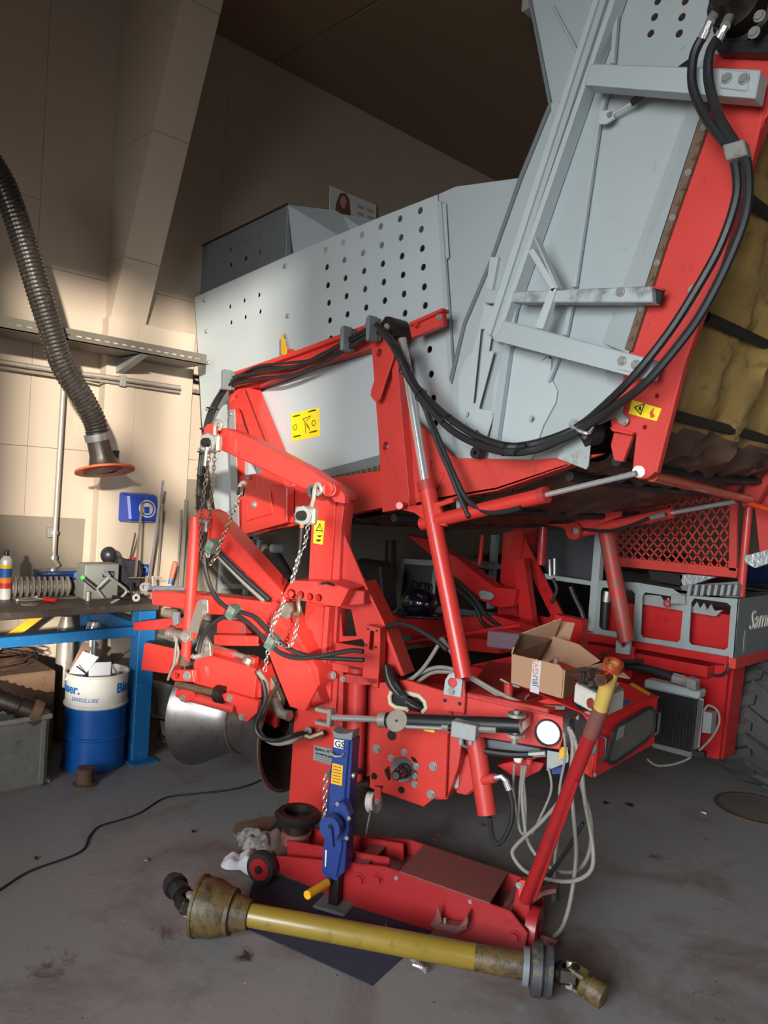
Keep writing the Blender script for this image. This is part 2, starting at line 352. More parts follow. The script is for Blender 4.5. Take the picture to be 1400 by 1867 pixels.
MB().box(a.at(93, 971)+V((-.015, 0, 0)), (.02, 0, 0), (0, .02, 0), (0, 0, .03)).build('clamp_base', ZINC, vp_, .002)
# calendar
CP = PX(XW+.03)
cal = emp('wall_calendar', CP.at(640, 400), 'wall calendar with portrait of a woman with long fair hair, above the hopper', 'calendar')
plate('sheet', [(602, 338), (686, 374), (686, 440), (600, 420)], CP, .01, PAPER, cal)
HAIR = mat('fair_hair_print', (120, 84, 60), .6, scale=60, var=.4); SKIN = mat('skin_print', (205, 160, 140), .6, scale=5)
plate('portrait_hair', [(620, 352), (630, 352), (637, 364), (640, 398), (610, 392), (613, 370)], CP, .001, HAIR, cal, .002, bev=0)
plate('portrait_face', [(622, 358), (629, 358), (632, 368), (628, 380), (623, 378), (620, 368)], CP, .001, SKIN, cal, .004, bev=0)
for r_ in range(3):
    for c_ in range(2):
        x_, y_ = 652+c_*17, 372+r_*13+c_*7
        plate('month_grid', [(x_, y_), (x_+12, y_+5), (x_+12, y_+11), (x_, y_+6)], CP, .001, mat('faint_print', (180, 178, 176), .7, scale=90, var=.3), cal, .002, bev=0)
# exhaust hose
EH = emp('exhaust_hose', (-4.3, 1.9, 1.85), 'thick ribbed black exhaust extraction hose hanging beside the left wall', 'exhaust hose')
PE = PX(-4.3)
hp = smoothpath([PE.at(*q) for q in ((-60, 240), (-25, 285), (8, 340), (40, 430), (70, 530), (95, 610), (115, 670), (150, 725), (173, 770), (178, 800))], 10)
BLK = mat('black_hose', (46, 42, 38), .3, wear=.35, wc=(120, 104, 82), scale=9, coat=.5)
MB().tube(hp, .062, 18).build('hose_skin', BLK, EH, smooth=True)
pts = []; Ls = 0; tot = sum((b-a).length for a, b in zip(hp, hp[1:])); pitch = .021; n = int(tot/pitch*10); u = None
seglen = [0]
for a_, b_ in zip(hp, hp[1:]): seglen.append(seglen[-1]+(b_-a_).length)
j = 0
for i in range(n):
    d = tot*i/n
    while j < len(seglen)-2 and seglen[j+1] < d: j += 1
    t_ = (d-seglen[j])/(seglen[j+1]-seglen[j]); c_ = hp[j].lerp(hp[j+1], t_); T = (hp[j+1]-hp[j]).normalized()
    u = T.cross(V((1, 0, 0))).normalized(); w_ = T.cross(u); an = 2*math.pi*i/10; pts.append(c_+(u*math.cos(an)+w_*math.sin(an))*.064)
MB().tube(pts, .005, 4).build('helical_rib', BLK, EH, smooth=True)
b0, b1 = PE.at(178, 800), PE.at(192, 858); dn = (b1-b0)
MB().ring(b0, dn, [(-.03, .064), (-.03, .07), (.01, .07), (.01, .064)], 24).build('hose_clamp', ZINC, EH, smooth=True)
HOOD = mat('dark_hood', (88, 80, 72), .35, metal=.5, wear=.3, wc=(50, 45, 40), scale=8)
MB().lathe(b0, dn, [(0, .062), (.09, .066), (.15, .085), (.185, .12)], 28).build('nozzle', HOOD, EH, smooth=True)
MB().ring(b0+dn.normalized()*.18, V((.25, .05, -1)), [(0, .07), (0, .165), (.012, .165), (.012, .07)], 36).build('rim', ORANGE, EH, smooth=True)
MB().box(PE.at(208, 840, .02), (.004, 0, 0), (0, .02, -.0), (0, .01, .06)).build('spring_clip', BLACK, EH, .002)
# blue wall box
BP = PX(-4.72)
bb = emp('respirator_box', BP.at(255, 955), 'blue plastic wall box with white round mask symbol above the bench', 'wall box')
PB = mat('blue_plastic', (24, 62, 160), .35, coat=.3, scale=4, var=.05)
c = BP.at(257, 927); dd_ = px2m(c)
MB().prism([q3(XW+.005, c.y-.13, c.z-.11), q3(XW+.005, c.y-.13, c.z+.11), q3(XW+.19, c.y-.10, c.z+.09), q3(XW+.22, c.y-.09, c.z-.08)], (0, .21, 0)).build('box', PB, bb, .012)
MB().box((XW+.02, c.y-.02, c.z-.11), (.015, 0, 0), (0, .12, 0), (0, 0, .01)).build('base_tray', PB, bb, .005)
sg = V((XW+.208, c.y+.03, c.z)); ax = V((.97, 0, .18)).normalized()
MB().ring(sg, ax, [(0, .050), (0, .058), (.003, .058), (.003, .050)], 28).build('sign_ring', WHITE, bb)
MB().ring(sg, ax, [(0, .001), (0, .040), (.002, .040), (.002, .001)], 24).build('sign_head', WHITE, bb)
MB().box(sg+V((.004, -.004, -.008)), (.001, 0, 0), (0, .018, 0), (-.004, 0, .022)).build('sign_mask', PB, bb)
# ================================================================= WORKBENCH
bench = emp('workbench', (-4.45, 1.0, 0), 'workbench with dark greasy steel top and blue steel frame', 'workbench')
TOP = mat('greasy_bench_top', (70, 62, 56), .55, metal=.2, wear=.4, wc=(110, 96, 82), scale=6, var=.3)
MB().box((-4.455, .65, .885), (.43, 0, 0), (0, 1.5, 0), (0, 0, .02)).build('bench_top', TOP, bench, .004)
def bx(name, x0, x1, y0, y1, z0, z1, m, par, bev=.003, **k): return MB().box(((x0+x1)/2, (y0+y1)/2, (z0+z1)/2), ((x1-x0)/2, 0, 0), (0, (y1-y0)/2, 0), (0, 0, (z1-z0)/2)).build(name, m, par, bev, **k)
bx('leg', -4.12, -4.02, 2.03, 2.13, 0, .864, BLUE, bench); bx('foot_plate', -4.17, -3.95, 2.0, 2.16, 0, .012, BLUE, bench)
bx('leg', -4.84, -4.76, 2.03, 2.12, 0, .864, BLUE, bench); bx('leg', -4.12, -4.02, -.7, -.6, 0, .864, BLUE, bench)
bx('front_rail', -4.09, -4.04, -.6, 2.03, .72, .775, BLUE, bench)
bx('side_rail', -4.76, -4.12, 2.05, 2.11, .70, .78, BLUE, bench)
MB().beam((-4.5, 1.75, .86), (-4.6, 1.05, .3), .012, .05).build('yellow_brace', YELB, bench, .002, label='yellow flat bar')
TZ = .905
def bt(px, py, z=TZ): return PZ(z).at(px, py)
# discs on a shaft (heavy spring of rings)
s0, s1 = V((-4.42, 1.28, TZ+.062)), V((-4.33, 1.78, TZ+.062)); s0 = PX(-4.45).at(22, 1048); s1 = PX(-4.40).at(128, 1060); s0.z = s1.z = TZ+.06
au = emp('spring_auger', (s0+s1)/2-V((0, 0, .06)), 'row of grey steel spring coils lying on the workbench', 'coil spring')
ax = (s1-s0).normalized(); Ln = (s1-s0).length
MB().tube([s0, s1], .035, 14).build('core', STEEL, au, smooth=True)
for i in range(10): MB().ring(s0+ax*Ln*(i+.5)/10, ax, [(-.010, .036), (-.004, .058), (.004, .058), (.010, .036)], 20).build('disc', STEEL, au, smooth=True)
sp = []
for i in range(220):
    t_ = i/219; an = t_*2*math.pi*14; c_ = (s0+V((-.13, .0, -.02))).lerp(s1+V((-.13, -.06, -.02)), t_*.8); sp.append(c_+V((math.cos(an)*.038, 0, math.sin(an)*.038)))
tag(MB().tube(sp, .004, 5).build('coil_spring', STEEL, None, smooth=True), 'thin wire coil spring lying behind the row of thick coils', 'spring')
bx('base_plate', s0.x-.06, s0.x+.12, s0.y, s1.y+.02, TZ, TZ+.004, STEEL, au, .001)
# switch box
q = PX(-4.33).at(160, 1078); sb = emp('switch_box', (q.x, q.y, TZ), 'grey metal electrical switch box standing on the workbench', 'electrical box')
bx('case', q.x-.06, q.x+.07, q.y-.05, q.y+.15, TZ, TZ+.20, mat('box_grey', (120, 122, 116), .5, wear=.2, scale=8), sb, .006)
bx('display_frame', q.x+.068, q.x+.076, q.y+.05, q.y+.12, TZ+.125, TZ+.16, BLACK, sb, .002); bx('display', q.x+.075, q.x+.078, q.y+.056, q.y+.114, TZ+.131, TZ+.154, mat('display', (90, 90, 84), .3), sb, 0)
# blue case
q = PX(-4.62).at(100, 1040); tc_ = emp('tool_case', (q.x, q.y, q.z), 'small flat translucent blue plastic case behind the coils', 'case')
DBL = mat('dark_blue_plastic', (34, 52, 92), .25, coat=.4, scale=6)
bx('case_lid', -4.66, -4.5, 1.66, 1.98, TZ+.11, TZ+.135, DBL, tc_, .006); bx('case_base', -4.66, -4.5, 1.66, 1.98, TZ+.08, TZ+.108, DBL, tc_, .006)
bx('latch', -4.502, -4.49, 1.84, 1.90, TZ+.095, TZ+.125, mat('latch_blue', (60, 120, 190), .3), tc_, .002)
bx('support_block', -4.66, -4.5, 1.68, 1.96, TZ, TZ+.08, STEEL, tc_, .003)
# spray can
def can(name, q, r, h, body, lab, cap=None):
    e = emp(name, q, lab, 'spray can'); b = V(q)
    MB().lathe(b, (0, 0, 1), [(0, r*.95), (.005, r), (h*.78, r), (h*.80, r*.96), (h*.86, r*.6), (h*.88, r*.5)], 20).build('can_body', body, e, smooth=True)
    MB().lathe(b+V((0, 0, h*.87)), (0, 0, 1), [(0, r*.42), (h*.10, r*.4), (h*.13, r*.3)], 14).build('nozzle', cap or WHITE, e, smooth=True)
    return e
q = bt(8, 1092); spc = can('spray_can', (q.x, q.y, TZ), .031, .27, mat('can_white', (215, 215, 208), .3, metal=.2, scale=3), 'spray can with yellow banded colourful label at left end of workbench', BLACK)
for a_, b_, c_ in ((.17, .19, (235, 200, 30)), (.12, .17, (40, 90, 170)), (.09, .12, (220, 130, 40)), (.06, .09, (190, 40, 40))): MB().ring((q.x, q.y, TZ), (0, 0, 1), [(a_, .030), (a_, .0316), (b_, .0316), (b_, .030)], 20).build('label_band', mat('band%d' % c_[0], c_, .4), spc, smooth=True)
# wrench, discs, screwdriver etc on bench
def flatring(name, px, py, r, ri, h, m, lab, cat, z=TZ, tilt=(0, 0, 1)):
    o = MB().ring(bt(px, py, z), tilt, [(0, ri), (0, r), (h, r), (h, ri)], 28).build(name, m, None, .001, smooth=True); return tag(o, lab, cat)
flatring('abrasive_disc', 54, 1102, .045, .01, .006, mat('abrasive', (120, 108, 90), .9), 'round worn abrasive disc lying on the front of the workbench', 'disc')
o = emp('ring_spanner', bt(45, 1094), 'chrome ring spanner lying across the workbench front', 'spanner')
a_, b_ = bt(32, 1096)+V((0, 0, .008)), bt(66, 1090)+V((0, 0, .008)); MB().beam(a_, b_, .012, .006).build('shank', CHROME, o, .002)
for q_ in (a_, b_): MB().ring(q_-V((0, 0, .005)), (0, 0, 1), [(0, .006), (0, .012), (.009, .012), (.009, .006)], 14).build('ring_end', CHROME, o, smooth=True)
def driver(px0, py0, px1, py1, m, lab, shaft=.07, band=None):
    a_ = bt(px0, py0)+V((0, 0, .014)); b_ = bt(px1, py1)+V((0, 0, .014)); d_ = (b_-a_).normalized(); L_ = (b_-a_).length
    e = emp('screwdriver', a_, lab, 'screwdriver')
    MB().lathe(a_, d_, [(0, .008), (.004, .013), (L_*.4, .012), (L_*.5, .009), (L_*.62, .012), (L_, .009)], 12).build('handle', m, e, smooth=True)
    MB().tube([a_-d_*shaft, a_], .003, 6).build('blade', CHROME, e, smooth=True)
driver(80, 1097, 103, 1100, mat('red_plastic', (200, 24, 28), .3, coat=.4), 'screwdriver with red and clear handle lying on the bench')
# green tipped knife, small bottle, ball horn, bag, clamp, vise-like tools
a_ = PX(-4.2).at(152, 1054); b_ = PX(-4.15).at(176, 1074); g = emp('file_handle', b_, 'black tool handle with bright green tip leaning on the switch box', 'tool')
MB().tube([a_, b_], .012, 10).build('handle', BLACK, g, smooth=True); MB().tube([a_-(b_-a_).normalized()*.012, a_+(b_-a_).normalized()*.006], .013, 10).build('tip', mat('green_tip', (70, 200, 60), .4), g, smooth=True)
MB().tube([b_, b_+(b_-a_)*.5+V((0, 0, -.02))], .005, 6).build('shank', STEEL, g, smooth=True)
q = bt(160, 1095); tag(MB().lathe(q, (0, 0, 1), [(0, .013), (.05, .013), (.052, .010), (.053, .001)], 16).build('socket', STEEL, None, smooth=True), 'small upright steel socket in front of the switch box', 'socket')
q = PX(-4.3).at(196, 1094); q = V((q.x, q.y, TZ)); bo = emp('plastic_bottle', q, 'white bottle with green cap behind the tools on the bench', 'bottle')
MB().lathe(q, (0, 0, 1), [(0, .026), (.01, .028), (.12, .028), (.135, .016), (.14, .014)], 16).build('body', WHITE, bo, smooth=True); MB().lathe(q+V((0, 0, .138)), (0, 0, 1), [(0, .018), (.03, .017)], 14).build('cap', MATS['green_tip'], bo, smooth=True)
BP2 = PX(-4.5); q = BP2.at(198, 1012); gl = emp('rubber_bulb', (q.x, q.y, TZ), 'black rubber bulb horn standing upright behind the switch box', 'rubber bulb')
MB().ball(q, .048, 18, (1, 1, 1.1)).build('bulb', mat('bulb_rubber', (40, 40, 40), .35), gl, smooth=True); MB().tube([V((q.x, q.y, TZ)), q], .022, 12, rs=[.03, .018]).build('neck', MATS['bulb_rubber'], gl, smooth=True)
BAG = mat('dark_bag_fabric', (52, 50, 56), .7, wear=.2, wc=(30, 29, 32), scale=9, bump=.4)
P5 = PX(-4.42); bag = emp('cloth_bag', P5.at(236, 1070), 'dark grey folded cloth bag beside the rubber bulb', 'bag')
MB().prism([P5.at(*p_) for p_ in ((206, 1060), (214, 1035), (220, 1014), (236, 1022), (256, 1020), (262, 1040), (258, 1066), (240, 1080))], (-.09, .0, 0)).build('bag_body', BAG, bag, .012)
MB().beam(P5.at(220, 1014, .01), P5.at(238, 1060, .02), .02, .006).build('flap', BAG, bag, .002)
e = emp('red_capped_tube', P5.at(243, 1020), 'tube with red cap sticking out of the dark cloth bag', 'tube'); MB().tube([P5.at(245, 1050, -.03), P5.at(243, 1016, -.03)], .014, 12).build('cap', MATS['red_plastic'], e, smooth=True)
# bar clamp / gear puller with fork
gp = emp('bar_clamp', bt(215, 1095), 'chromed clamp with curved jaw lying among tools on the bench corner', 'clamp')
P6 = PX(-4.1)
MB().tube(smoothpath([P6.at(*p_) for p_ in ((186, 1042), (204, 1056), (224, 1070), (230, 1078), (222, 1088), (202, 1100))], 6), .008, 8).build('jaw', GALV, gp, smooth=True)
MB().tube([P6.at(176, 1074), P6.at(200, 1050), P6.at(192, 1040)], .006, 8).build('handle', GALV, gp, smooth=True)
vs_ = emp('lever_tool', bt(245, 1098), 'round chrome nut and black lever assembly on the bench corner', 'tool')
MB().ring(P6.at(247, 1090), (1, -.3, .2), [(0, .008), (0, .022), (.02, .022), (.02, .008)], 16).build('nut', ZINC, vs_, smooth=True)
MB().tube([P6.at(205, 1088), P6.at(232, 1092), P6.at(262, 1085)], .01, 8).build('lever', BLACK, vs_, smooth=True)
MB().tube([P6.at(236, 1060), P6.at(240, 1085)], .009, 8).build('post', BLACK, vs_, smooth=True)
tr = emp('ring_fitting', bt(268, 1080), 'bright metal fitting with ring and flat bar on the bench end', 'fitting')
MB().ring(P6.at(262, 1071), (1, -.3, .3), [(0, .012), (0, .026), (.012, .026), (.012, .012)], 20).build('ring', CHROME, tr, smooth=True)
MB().beam(P6.at(262, 1071), P6.at(336, 1074), .02, .026).build('bar', mat('blue_scuffed_steel', (140, 146, 160), .4, metal=.5, wear=.4, wc=(60, 80, 150), scale=14), tr, .003)
MB().tube([P6.at(278, 1050), P6.at(279, 1076)], .009, 8).build('spindle', STEEL, tr, smooth=True); MB().beam(P6.at(235, 1053), P6.at(296, 1054), .012, .004).build('tommy_bar', STEEL, tr, .001)
# steel bars leaning on wall
def bar(x0, y0, x1, y1, xt, xb, w_, m, lab, flat=None, nm='steel_bar', r=None):
    a_ = PX(xb).at(x0, y0); b_ = PX(xt).at(x1, y1)
    o = (MB().beam(a_, b_, flat, w_, (1, 0, 0)) if flat else MB().tube([a_, b_], w_/2, 10)).build(nm, m, None, .001 if flat else 0, smooth=not flat)
    return tag(o, lab, 'steel bar', 'steel bars leaning on the wall by the bench')
bar(247, 1052, 259, 915, -4.6, -4.32, .022, mat('mouldy_bar', (128, 118, 98), .6, wear=.4, scale=12), 'flat dirty steel bar leaning in front of the blue wall box', .006)
bar(272, 1062, 297, 875, -4.35, -4.6, .018, CHROME, 'shiny round steel rod leaning right of the blue wall box')
bar(288, 1050, 296, 920, -4.5, -4.78, .016, STEEL, 'thin steel tube standing just right of the shiny rod')
bar(330, 1070, 340, 912, -4.3, -4.6, .026, STEEL, 'thick steel tube standing behind the red vertical cylinder')
bar(323, 1070, 331, 930, -4.35, -4.7, .014, STEEL, 'slim steel tube standing left of the thick steel tube')
bar(237, 1020, 247, 972, -4.55, -4.7, .014, mat('brown_bar', (110, 84, 70), .6), 'short brown flat bar leaning behind the bag', .006)
wh = emp('chisel', P6.at(312, 1060), 'chisel with worn wooden handle and blue collar on the bench end', 'chisel')
MB().lathe(P6.at(311, 1060), P6.at(321, 1021)-P6.at(311, 1060), [(0, .010), (.03, .014), (.09, .016), (.115, .014), (.122, .004)], 12).build('handle', mat('worn_wood', (170, 92, 66), .6, wear=.3, wc=(110, 60, 45), scale=18), wh, smooth=True)
MB().tube([P6.at(310, 1065), P6.at(312, 1056)], .013, 12).build('collar', BLUE, wh, smooth=True)
ear = emp('wall_sign', (XW, 2.2, 1.0), 'small blue safety sign with white ring low on the wall behind the bag', 'sign')
W9 = PX(XW+.115)
plate('board', [(258, 1029), (272, 1029), (270, 1050), (256, 1050)], W9, .004, PB, ear); MB().ring(W9.at(263, 1039, .002), (1, 0, 0), [(0, .018), (0, .022), (.002, .022), (.002, .018)], 20).build('ring', WHITE, ear)
# ================================================================= UNDER THE BENCH
DR = PZ(0).at(168, 1412); DR += V((DR.x, DR.y, 0)).normalized()*.165; dr = emp('oil_drum', DR, 'blue oil drum with a white upper band and blue lettering', 'drum')
r = .165; H = .53
prof = [(0, r*.97), (.006, r+.004), (.014, r+.004), (.02, r-.002), (.17, r-.002), (.177, r+.006), (.185, r+.006), (.192, r-.002), (.345, r-.002)]
MB().lathe(DR, (0, 0, 1), prof, 44).build('lower_body', BLUED, dr, smooth=True)
MB().ring(DR, (0, 0, 1), [(.345, r-.006), (.345, r-.002), (.352, r+.006), (.361, r+.006), (.368, r-.001), (H-.012, r-.001), (H-.008, r+.006), (H, r+.006), (H, r-.004), (.35, r-.006)], 44).build('upper_band', WHITE, dr, smooth=True)
MB().ring(DR, (0, 0, 1), [(.40, .001), (.40, r-.007), (.405, r-.007), (.405, .001)], 24).build('inside_floor', DARK, dr)
DB = mat('logo_blue', (20, 100, 175), .5)
def drumtext(s, size, ang, z, shear=0, sx=1, bold=0):
    c_ = bpy.data.curves.new('lettering', 'FONT'); c_.body = s; c_.size = size; c_.shear = shear; c_.extrude = .0008; c_.offset = bold; c_.resolution_u = 3
    t = bpy.data.objects.new('lettering', c_); col.objects.link(t); me = bpy.data.meshes.new_from_object(t.evaluated_get(bpy.context.evaluated_depsgraph_get())); bpy.data.objects.remove(t)
    bm = bmesh.new(); bm.from_mesh(me); bmesh.ops.subdivide_edges(bm, edges=[e for e in bm.edges if e.calc_length() > .02], cuts=2); bm.to_mesh(me); bm.free()
    for v in me.vertices:
        an = ang+v.co.x*sx/r; rr = r+.0005+v.co.z; v.co = V((math.cos(an)*rr, math.sin(an)*rr, z+v.co.y))
    me.materials.clear(); me.materials.append(DB); o = bpy.data.objects.new('lettering', me); col.objects.link(o); o.parent = dr; o['_w'] = tuple(DR)
view = math.atan2(-DR.y, -DR.x)
drumtext('Blaser.', .07, view-1.68, .432, bold=.002); drumtext('SWISSLUBE', .031, view-.86, .392, shear=.25); drumtext('Blaser.', .074, view+.66, .432, bold=.002)
DT = PX(-4.11)
def loose(name, pts, x, m, lab, cat, th=.004):
    o = plate(name, pts, PX(x), th, m, None, bev=0); return tag(o, lab, cat)
loose('folded_paper', [(118, 1240), (152, 1187), (180, 1198), (150, 1236)], -4.14, PAPER, 'white folded paper sheet sticking up at left in the drum', 'paper')
loose('blister_card', [(162, 1243), (162, 1222), (174, 1208), (203, 1207), (200, 1240)], -4.05, mat('printed_card', (206, 208, 212), .5, wear=.25, wc=(60, 60, 70), scale=26, var=.1), 'grey printed card standing in the middle of the drum', 'card')
loose('brown_card', [(130, 1215), (153, 1167), (168, 1182), (150, 1215)], -4.2, CARD, 'torn brown cardboard piece behind the white paper in the drum', 'cardboard')
loose('white_flyer', [(192, 1240), (204, 1215), (216, 1236), (214, 1242)], -4.13, PAPER, 'white leaflet leaning at right inside the drum', 'paper')
q = PX(-4.08).at(222, 1234); tag(MB().ball(q, .014, 12).build('foam_roll', PAPER, None, smooth=True), 'small round white cap on the right rim of the drum', 'cap')
for k, (a_, b_) in enumerate((((140, 1215), (170, 1250)), ((225, 1195), (180, 1240)), ((150, 1235), (200, 1205)))):
    tag(MB().tube([PX(-4.06).at(*a_), PX(-4.12).at((a_[0]+b_[0])/2, (a_[1]+b_[1])/2-6), PX(-4.1).at(*b_)], .004, 6).build('plastic_strap', BLACK, None, smooth=True), ['black plastic strap crossing the paper in the drum', 'black strap rising from the right of the drum', 'thin black strap bent across the top of the drum'][k], 'strap', 'straps sticking out of the drum')
# cap on floor
q = PZ(0).at(150, 1427); q.x += .03; cp_ = emp('flanged_bushing', q, 'rusty flanged steel bushing standing on the floor before the drum', 'bushing')
MB().lathe(q, (0, 0, 1), [(0, .06), (.008, .06), (.014, .045), (.07, .042), (.09, .044), (.092, .036)], 24).build('body', RUST, cp_, smooth=True)
# carton with wire coil
cb = emp('cardboard_box', (-4.45, 1.35, 0), 'large brown cardboard box under the bench with a wire coil on top', 'box')
bx('carton_body', -4.85, -4.33, 1.02, 1.70, 0, .50, CARDD, cb, .006)
bx('flap', -4.85, -4.33, 1.04, 1.34, .50, .504, CARDD, cb, .001); bx('flap', -4.85, -4.33, 1.35, 1.69, .50, .504, CARDD, cb, .001)
wc_ = emp('wire_coil', (-4.42, 1.40, .51), 'coil of brown wire lying on the large cardboard box', 'wire coil')
for i in range(16):
    R_ = .15+random.uniform(0, .07); c0 = V((-4.56+random.uniform(-.02, .02), 1.38+random.uniform(-.03, .03), .515+i*.004)); sx_ = random.uniform(.9, 1.1)
    MB().tube([c0+V((math.cos(t_)*R_*sx_*.95, math.sin(t_)*R_*1.25, math.sin(t_*2+i)*.006)) for t_ in [2*math.pi*k/28 for k in range(29)]], .0035, 5).build('wire_turn', RUST, wc_, smooth=True)
# crate
cr = emp('metal_crate', (-4.15, 1.0, 0), 'dented grey metal crate on the floor at the left edge', 'crate')
CRM = mat('crate_grey', (116, 115, 109), .55, wear=.4, wc=(60, 56, 50), scale=6, var=.25)
cc = [(-4.52, .55), (-3.98, .55), (-3.98, 1.56), (-4.52, 1.56)]
bx('bottom', -4.29, -3.98, .55, 1.54, 0, .01, CRM, cr)
bx('side_panel', -3.985, -3.975, .55, 1.54, .01, .37, CRM, cr); bx('side_panel', -4.29, -4.28, .55, 1.54, .01, .37, CRM, cr)
bx('end_panel', -4.29, -3.985, 1.53, 1.54, .01, .37, CRM, cr); bx('end_panel', -4.29, -3.985, .55, .56, .01, .37, CRM, cr)
for y_ in (1.27, 1.51, .9): bx('rib', -3.975, -3.962, y_-.012, y_+.012, .01, .37, CRM, cr, .002)
bx('rim', -3.98, -3.955, .55, 1.55, .35, .375, CRM, cr, .004)
sp_ = emp('drive_shaft_stub', (-4.1, 1.4, .37), 'greasy universal joint shaft lying on top of the grey crate', 'shaft')
a_, b_ = PX(-4.1).at(-40, 1262), PX(-4.0).at(72, 1302)
MB().lathe(a_, b_-a_, [(0, .045), (.2, .045), (.21, .055), (.3, .055)], 18).build('tube', GREASE, sp_, smooth=True)
MB().lathe(b_-(b_-a_).normalized()*.05, b_-a_, [(0, .05), (.01, .068), (.05, .065), (.055, .035), (.09, .033)], 18).build('yoke', RUST, sp_, smooth=True)
for k in range(5): MB().ring(a_+(b_-a_)*(.15+k*.13), b_-a_, [(0, .045), (0, .052), (.012, .052), (.012, .045)], 16).build('ring', GREASE, sp_, smooth=True)
tag(MB().prism([PZ(.004).at(*p_) for p_ in ((60, 1420), (72, 1416), (92, 1422), (90, 1426), (66, 1426))], (0, 0, .006)).build('paper_scrap', PAPER, None), 'crumpled white paper scrap on the floor beside the crate', 'paper scrap')
# cylinders stored behind
for k, (x_, y_, r_, h_, m_, lab) in enumerate(((-4.62, 1.86, .05, .75, STEEL, 'steel pipe stored upright under the bench, left one'), (-4.55, 2.00, .055, .72, CHROME, 'shiny steel cylinder standing under the bench'), (-4.45, 2.25, .045, .60, MATS['red_plastic'], 'red fire extinguisher body under the bench end'))):
    tag(MB().lathe((x_, y_, 0), (0, 0, 1), [(0, r_), (h_*.9, r_), (h_, r_*.6)], 18).build('stored_cylinder', m_, None, smooth=True), lab, 'cylinder', 'cylinders stored under the bench')
tag(MB().beam((-4.5, 2.22, 0), (-4.72, 2.24, .8), .01, .14, (0, 1, 0)).build('leaning_sheet', STEEL, None, .001), 'bare steel sheet leaning behind the blue bench leg', 'sheet')
# castor trolley
ct = emp('castor_trolley', (-4.3, 2.5, 0), 'light steel trolley on a castor behind the blue bench leg', 'trolley')
PC = PX(-4.15)
plate('gusset', [(276, 1240), (318, 1250), (322, 1265), (305, 1284), (290, 1284)], PC, .06, GALV, ct)
plate('post', [(287, 1255), (308, 1258), (306, 1310), (288, 1306)], PC, .07, GALV, ct, .01)
plate('mount', [(278, 1302), (318, 1308), (316, 1314), (278, 1308)], PC, .09, STEEL, ct, .02)
MB().ring(PC.at(301, 1340, .0), (.5, -.85, 0), [(-.013, .012), (-.013, .045), (.013, .045), (.013, .012)], 24).build('castor_wheel', mat('castor_rubber', (84, 80, 76), .6), ct, smooth=True)
plate('fork', [(292, 1314), (318, 1318), (318, 1328), (304, 1344), (297, 1340)], PC, .012, STEEL, ct, .03)
MB().box((-4.6, 2.6, .62), (.4, 0, 0), (0, .25, 0), (0, 0, .02)).build('deck', GALV, ct, .003)
bx('post', -4.9+.12, -4.7, 2.75, 2.83, 0, .6, GALV, ct)
# ================================================================= HARVESTER
HV = emp('potato_harvester', (-3.0, 3.6, 0), 'large red and grey trailed potato harvester filling the workshop', 'harvester')
H = HV
Y0 = PY(2.72)
XM = (1, 0, 0)
# ---- hopper sheets
holes = []
def hp_(x, y, r=.0175): holes.append((x, y, r))
for q in ((419, 559), (445, 548), (472, 538), (421, 588), (447, 578), (474, 568)): hp_(*q, .015)
for x0, ys_ in ((594, (456, 487, 520, 552, 584, 617)), (626, (442, 474, 507, 540, 573, 605)), (660, (428, 461, 494, 527, 561, 592)), (694, (413, 447, 481, 514, 548, 583)), (729, (399, 433, 467, 501, 536, 571)), (766, (384, 418, 453, 487, 523, 557))):
    for i, y_ in enumerate(ys_): hp_(x0+i*1.8, y_)
for q in ((783, 637), (786, 682), (790, 726), (794, 771), (740, 604)): hp_(*q)
plate('perforated_panel', [(355, 542), (527, 465), (700, 393), (797, 355), (806, 450), (815, 640), (833, 832), (833, 905), (735, 925), (640, 930), (397, 962), (368, 770)], Y0, .006, GREYL, H, holes=holes)
plate('side_sheet', [(799, 354), (830, 340), (948, 324), (900, 460), (848, 590), (824, 690), (834, 836), (815, 640)], Y0, .006, GREY, H, off=-.012)
plate('seam_angle', [(796, 368), (803, 366), (826, 700), (838, 945), (832, 940), (818, 700)], Y0, .02, GREY, H, off=.018)
plate('seam_strip', [(803, 372), (812, 370), (818, 470), (813, 472)], Y0, .006, GREY, H, off=.006)
for q in ((373, 547), (520, 485), (377, 604), (525, 576), (380, 661), (520, 613), (378, 745), (391, 853)): bolt(Y0, q[0], q[1], .011, H, .001)
for i, dy in enumerate((0,)):
    pass
# rear upper sheet with its black lip
Y1 = PY(2.79)
holes2 = [(x, y, .015) for x, y in ((420, 455), (446, 442), (472, 430), (421, 483), (448, 471), (474, 460))]
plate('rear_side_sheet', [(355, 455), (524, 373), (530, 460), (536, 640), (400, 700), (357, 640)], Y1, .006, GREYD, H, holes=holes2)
MB().tube([Y1.at(355, 455, .004), Y1.at(524, 372, .004)], .007, 6).build('edge_rubber', BLACK, H)
a_, b_ = Y1.at(524, 373), Y1.at(530, 462)
MB().prism([a_, a_+V((.28, .55, .0)), b_+V((.5, .55, -.1)), b_+V((.0, 0, -.6)), ], (-.006, 0, 0)).build('cross_sheet', GREY, H)
plate('rear_cross_sheet', [(524, 373), (612, 384), (668, 420), (620, 500), (530, 480)], PY(3.1), .006, GREY, H)
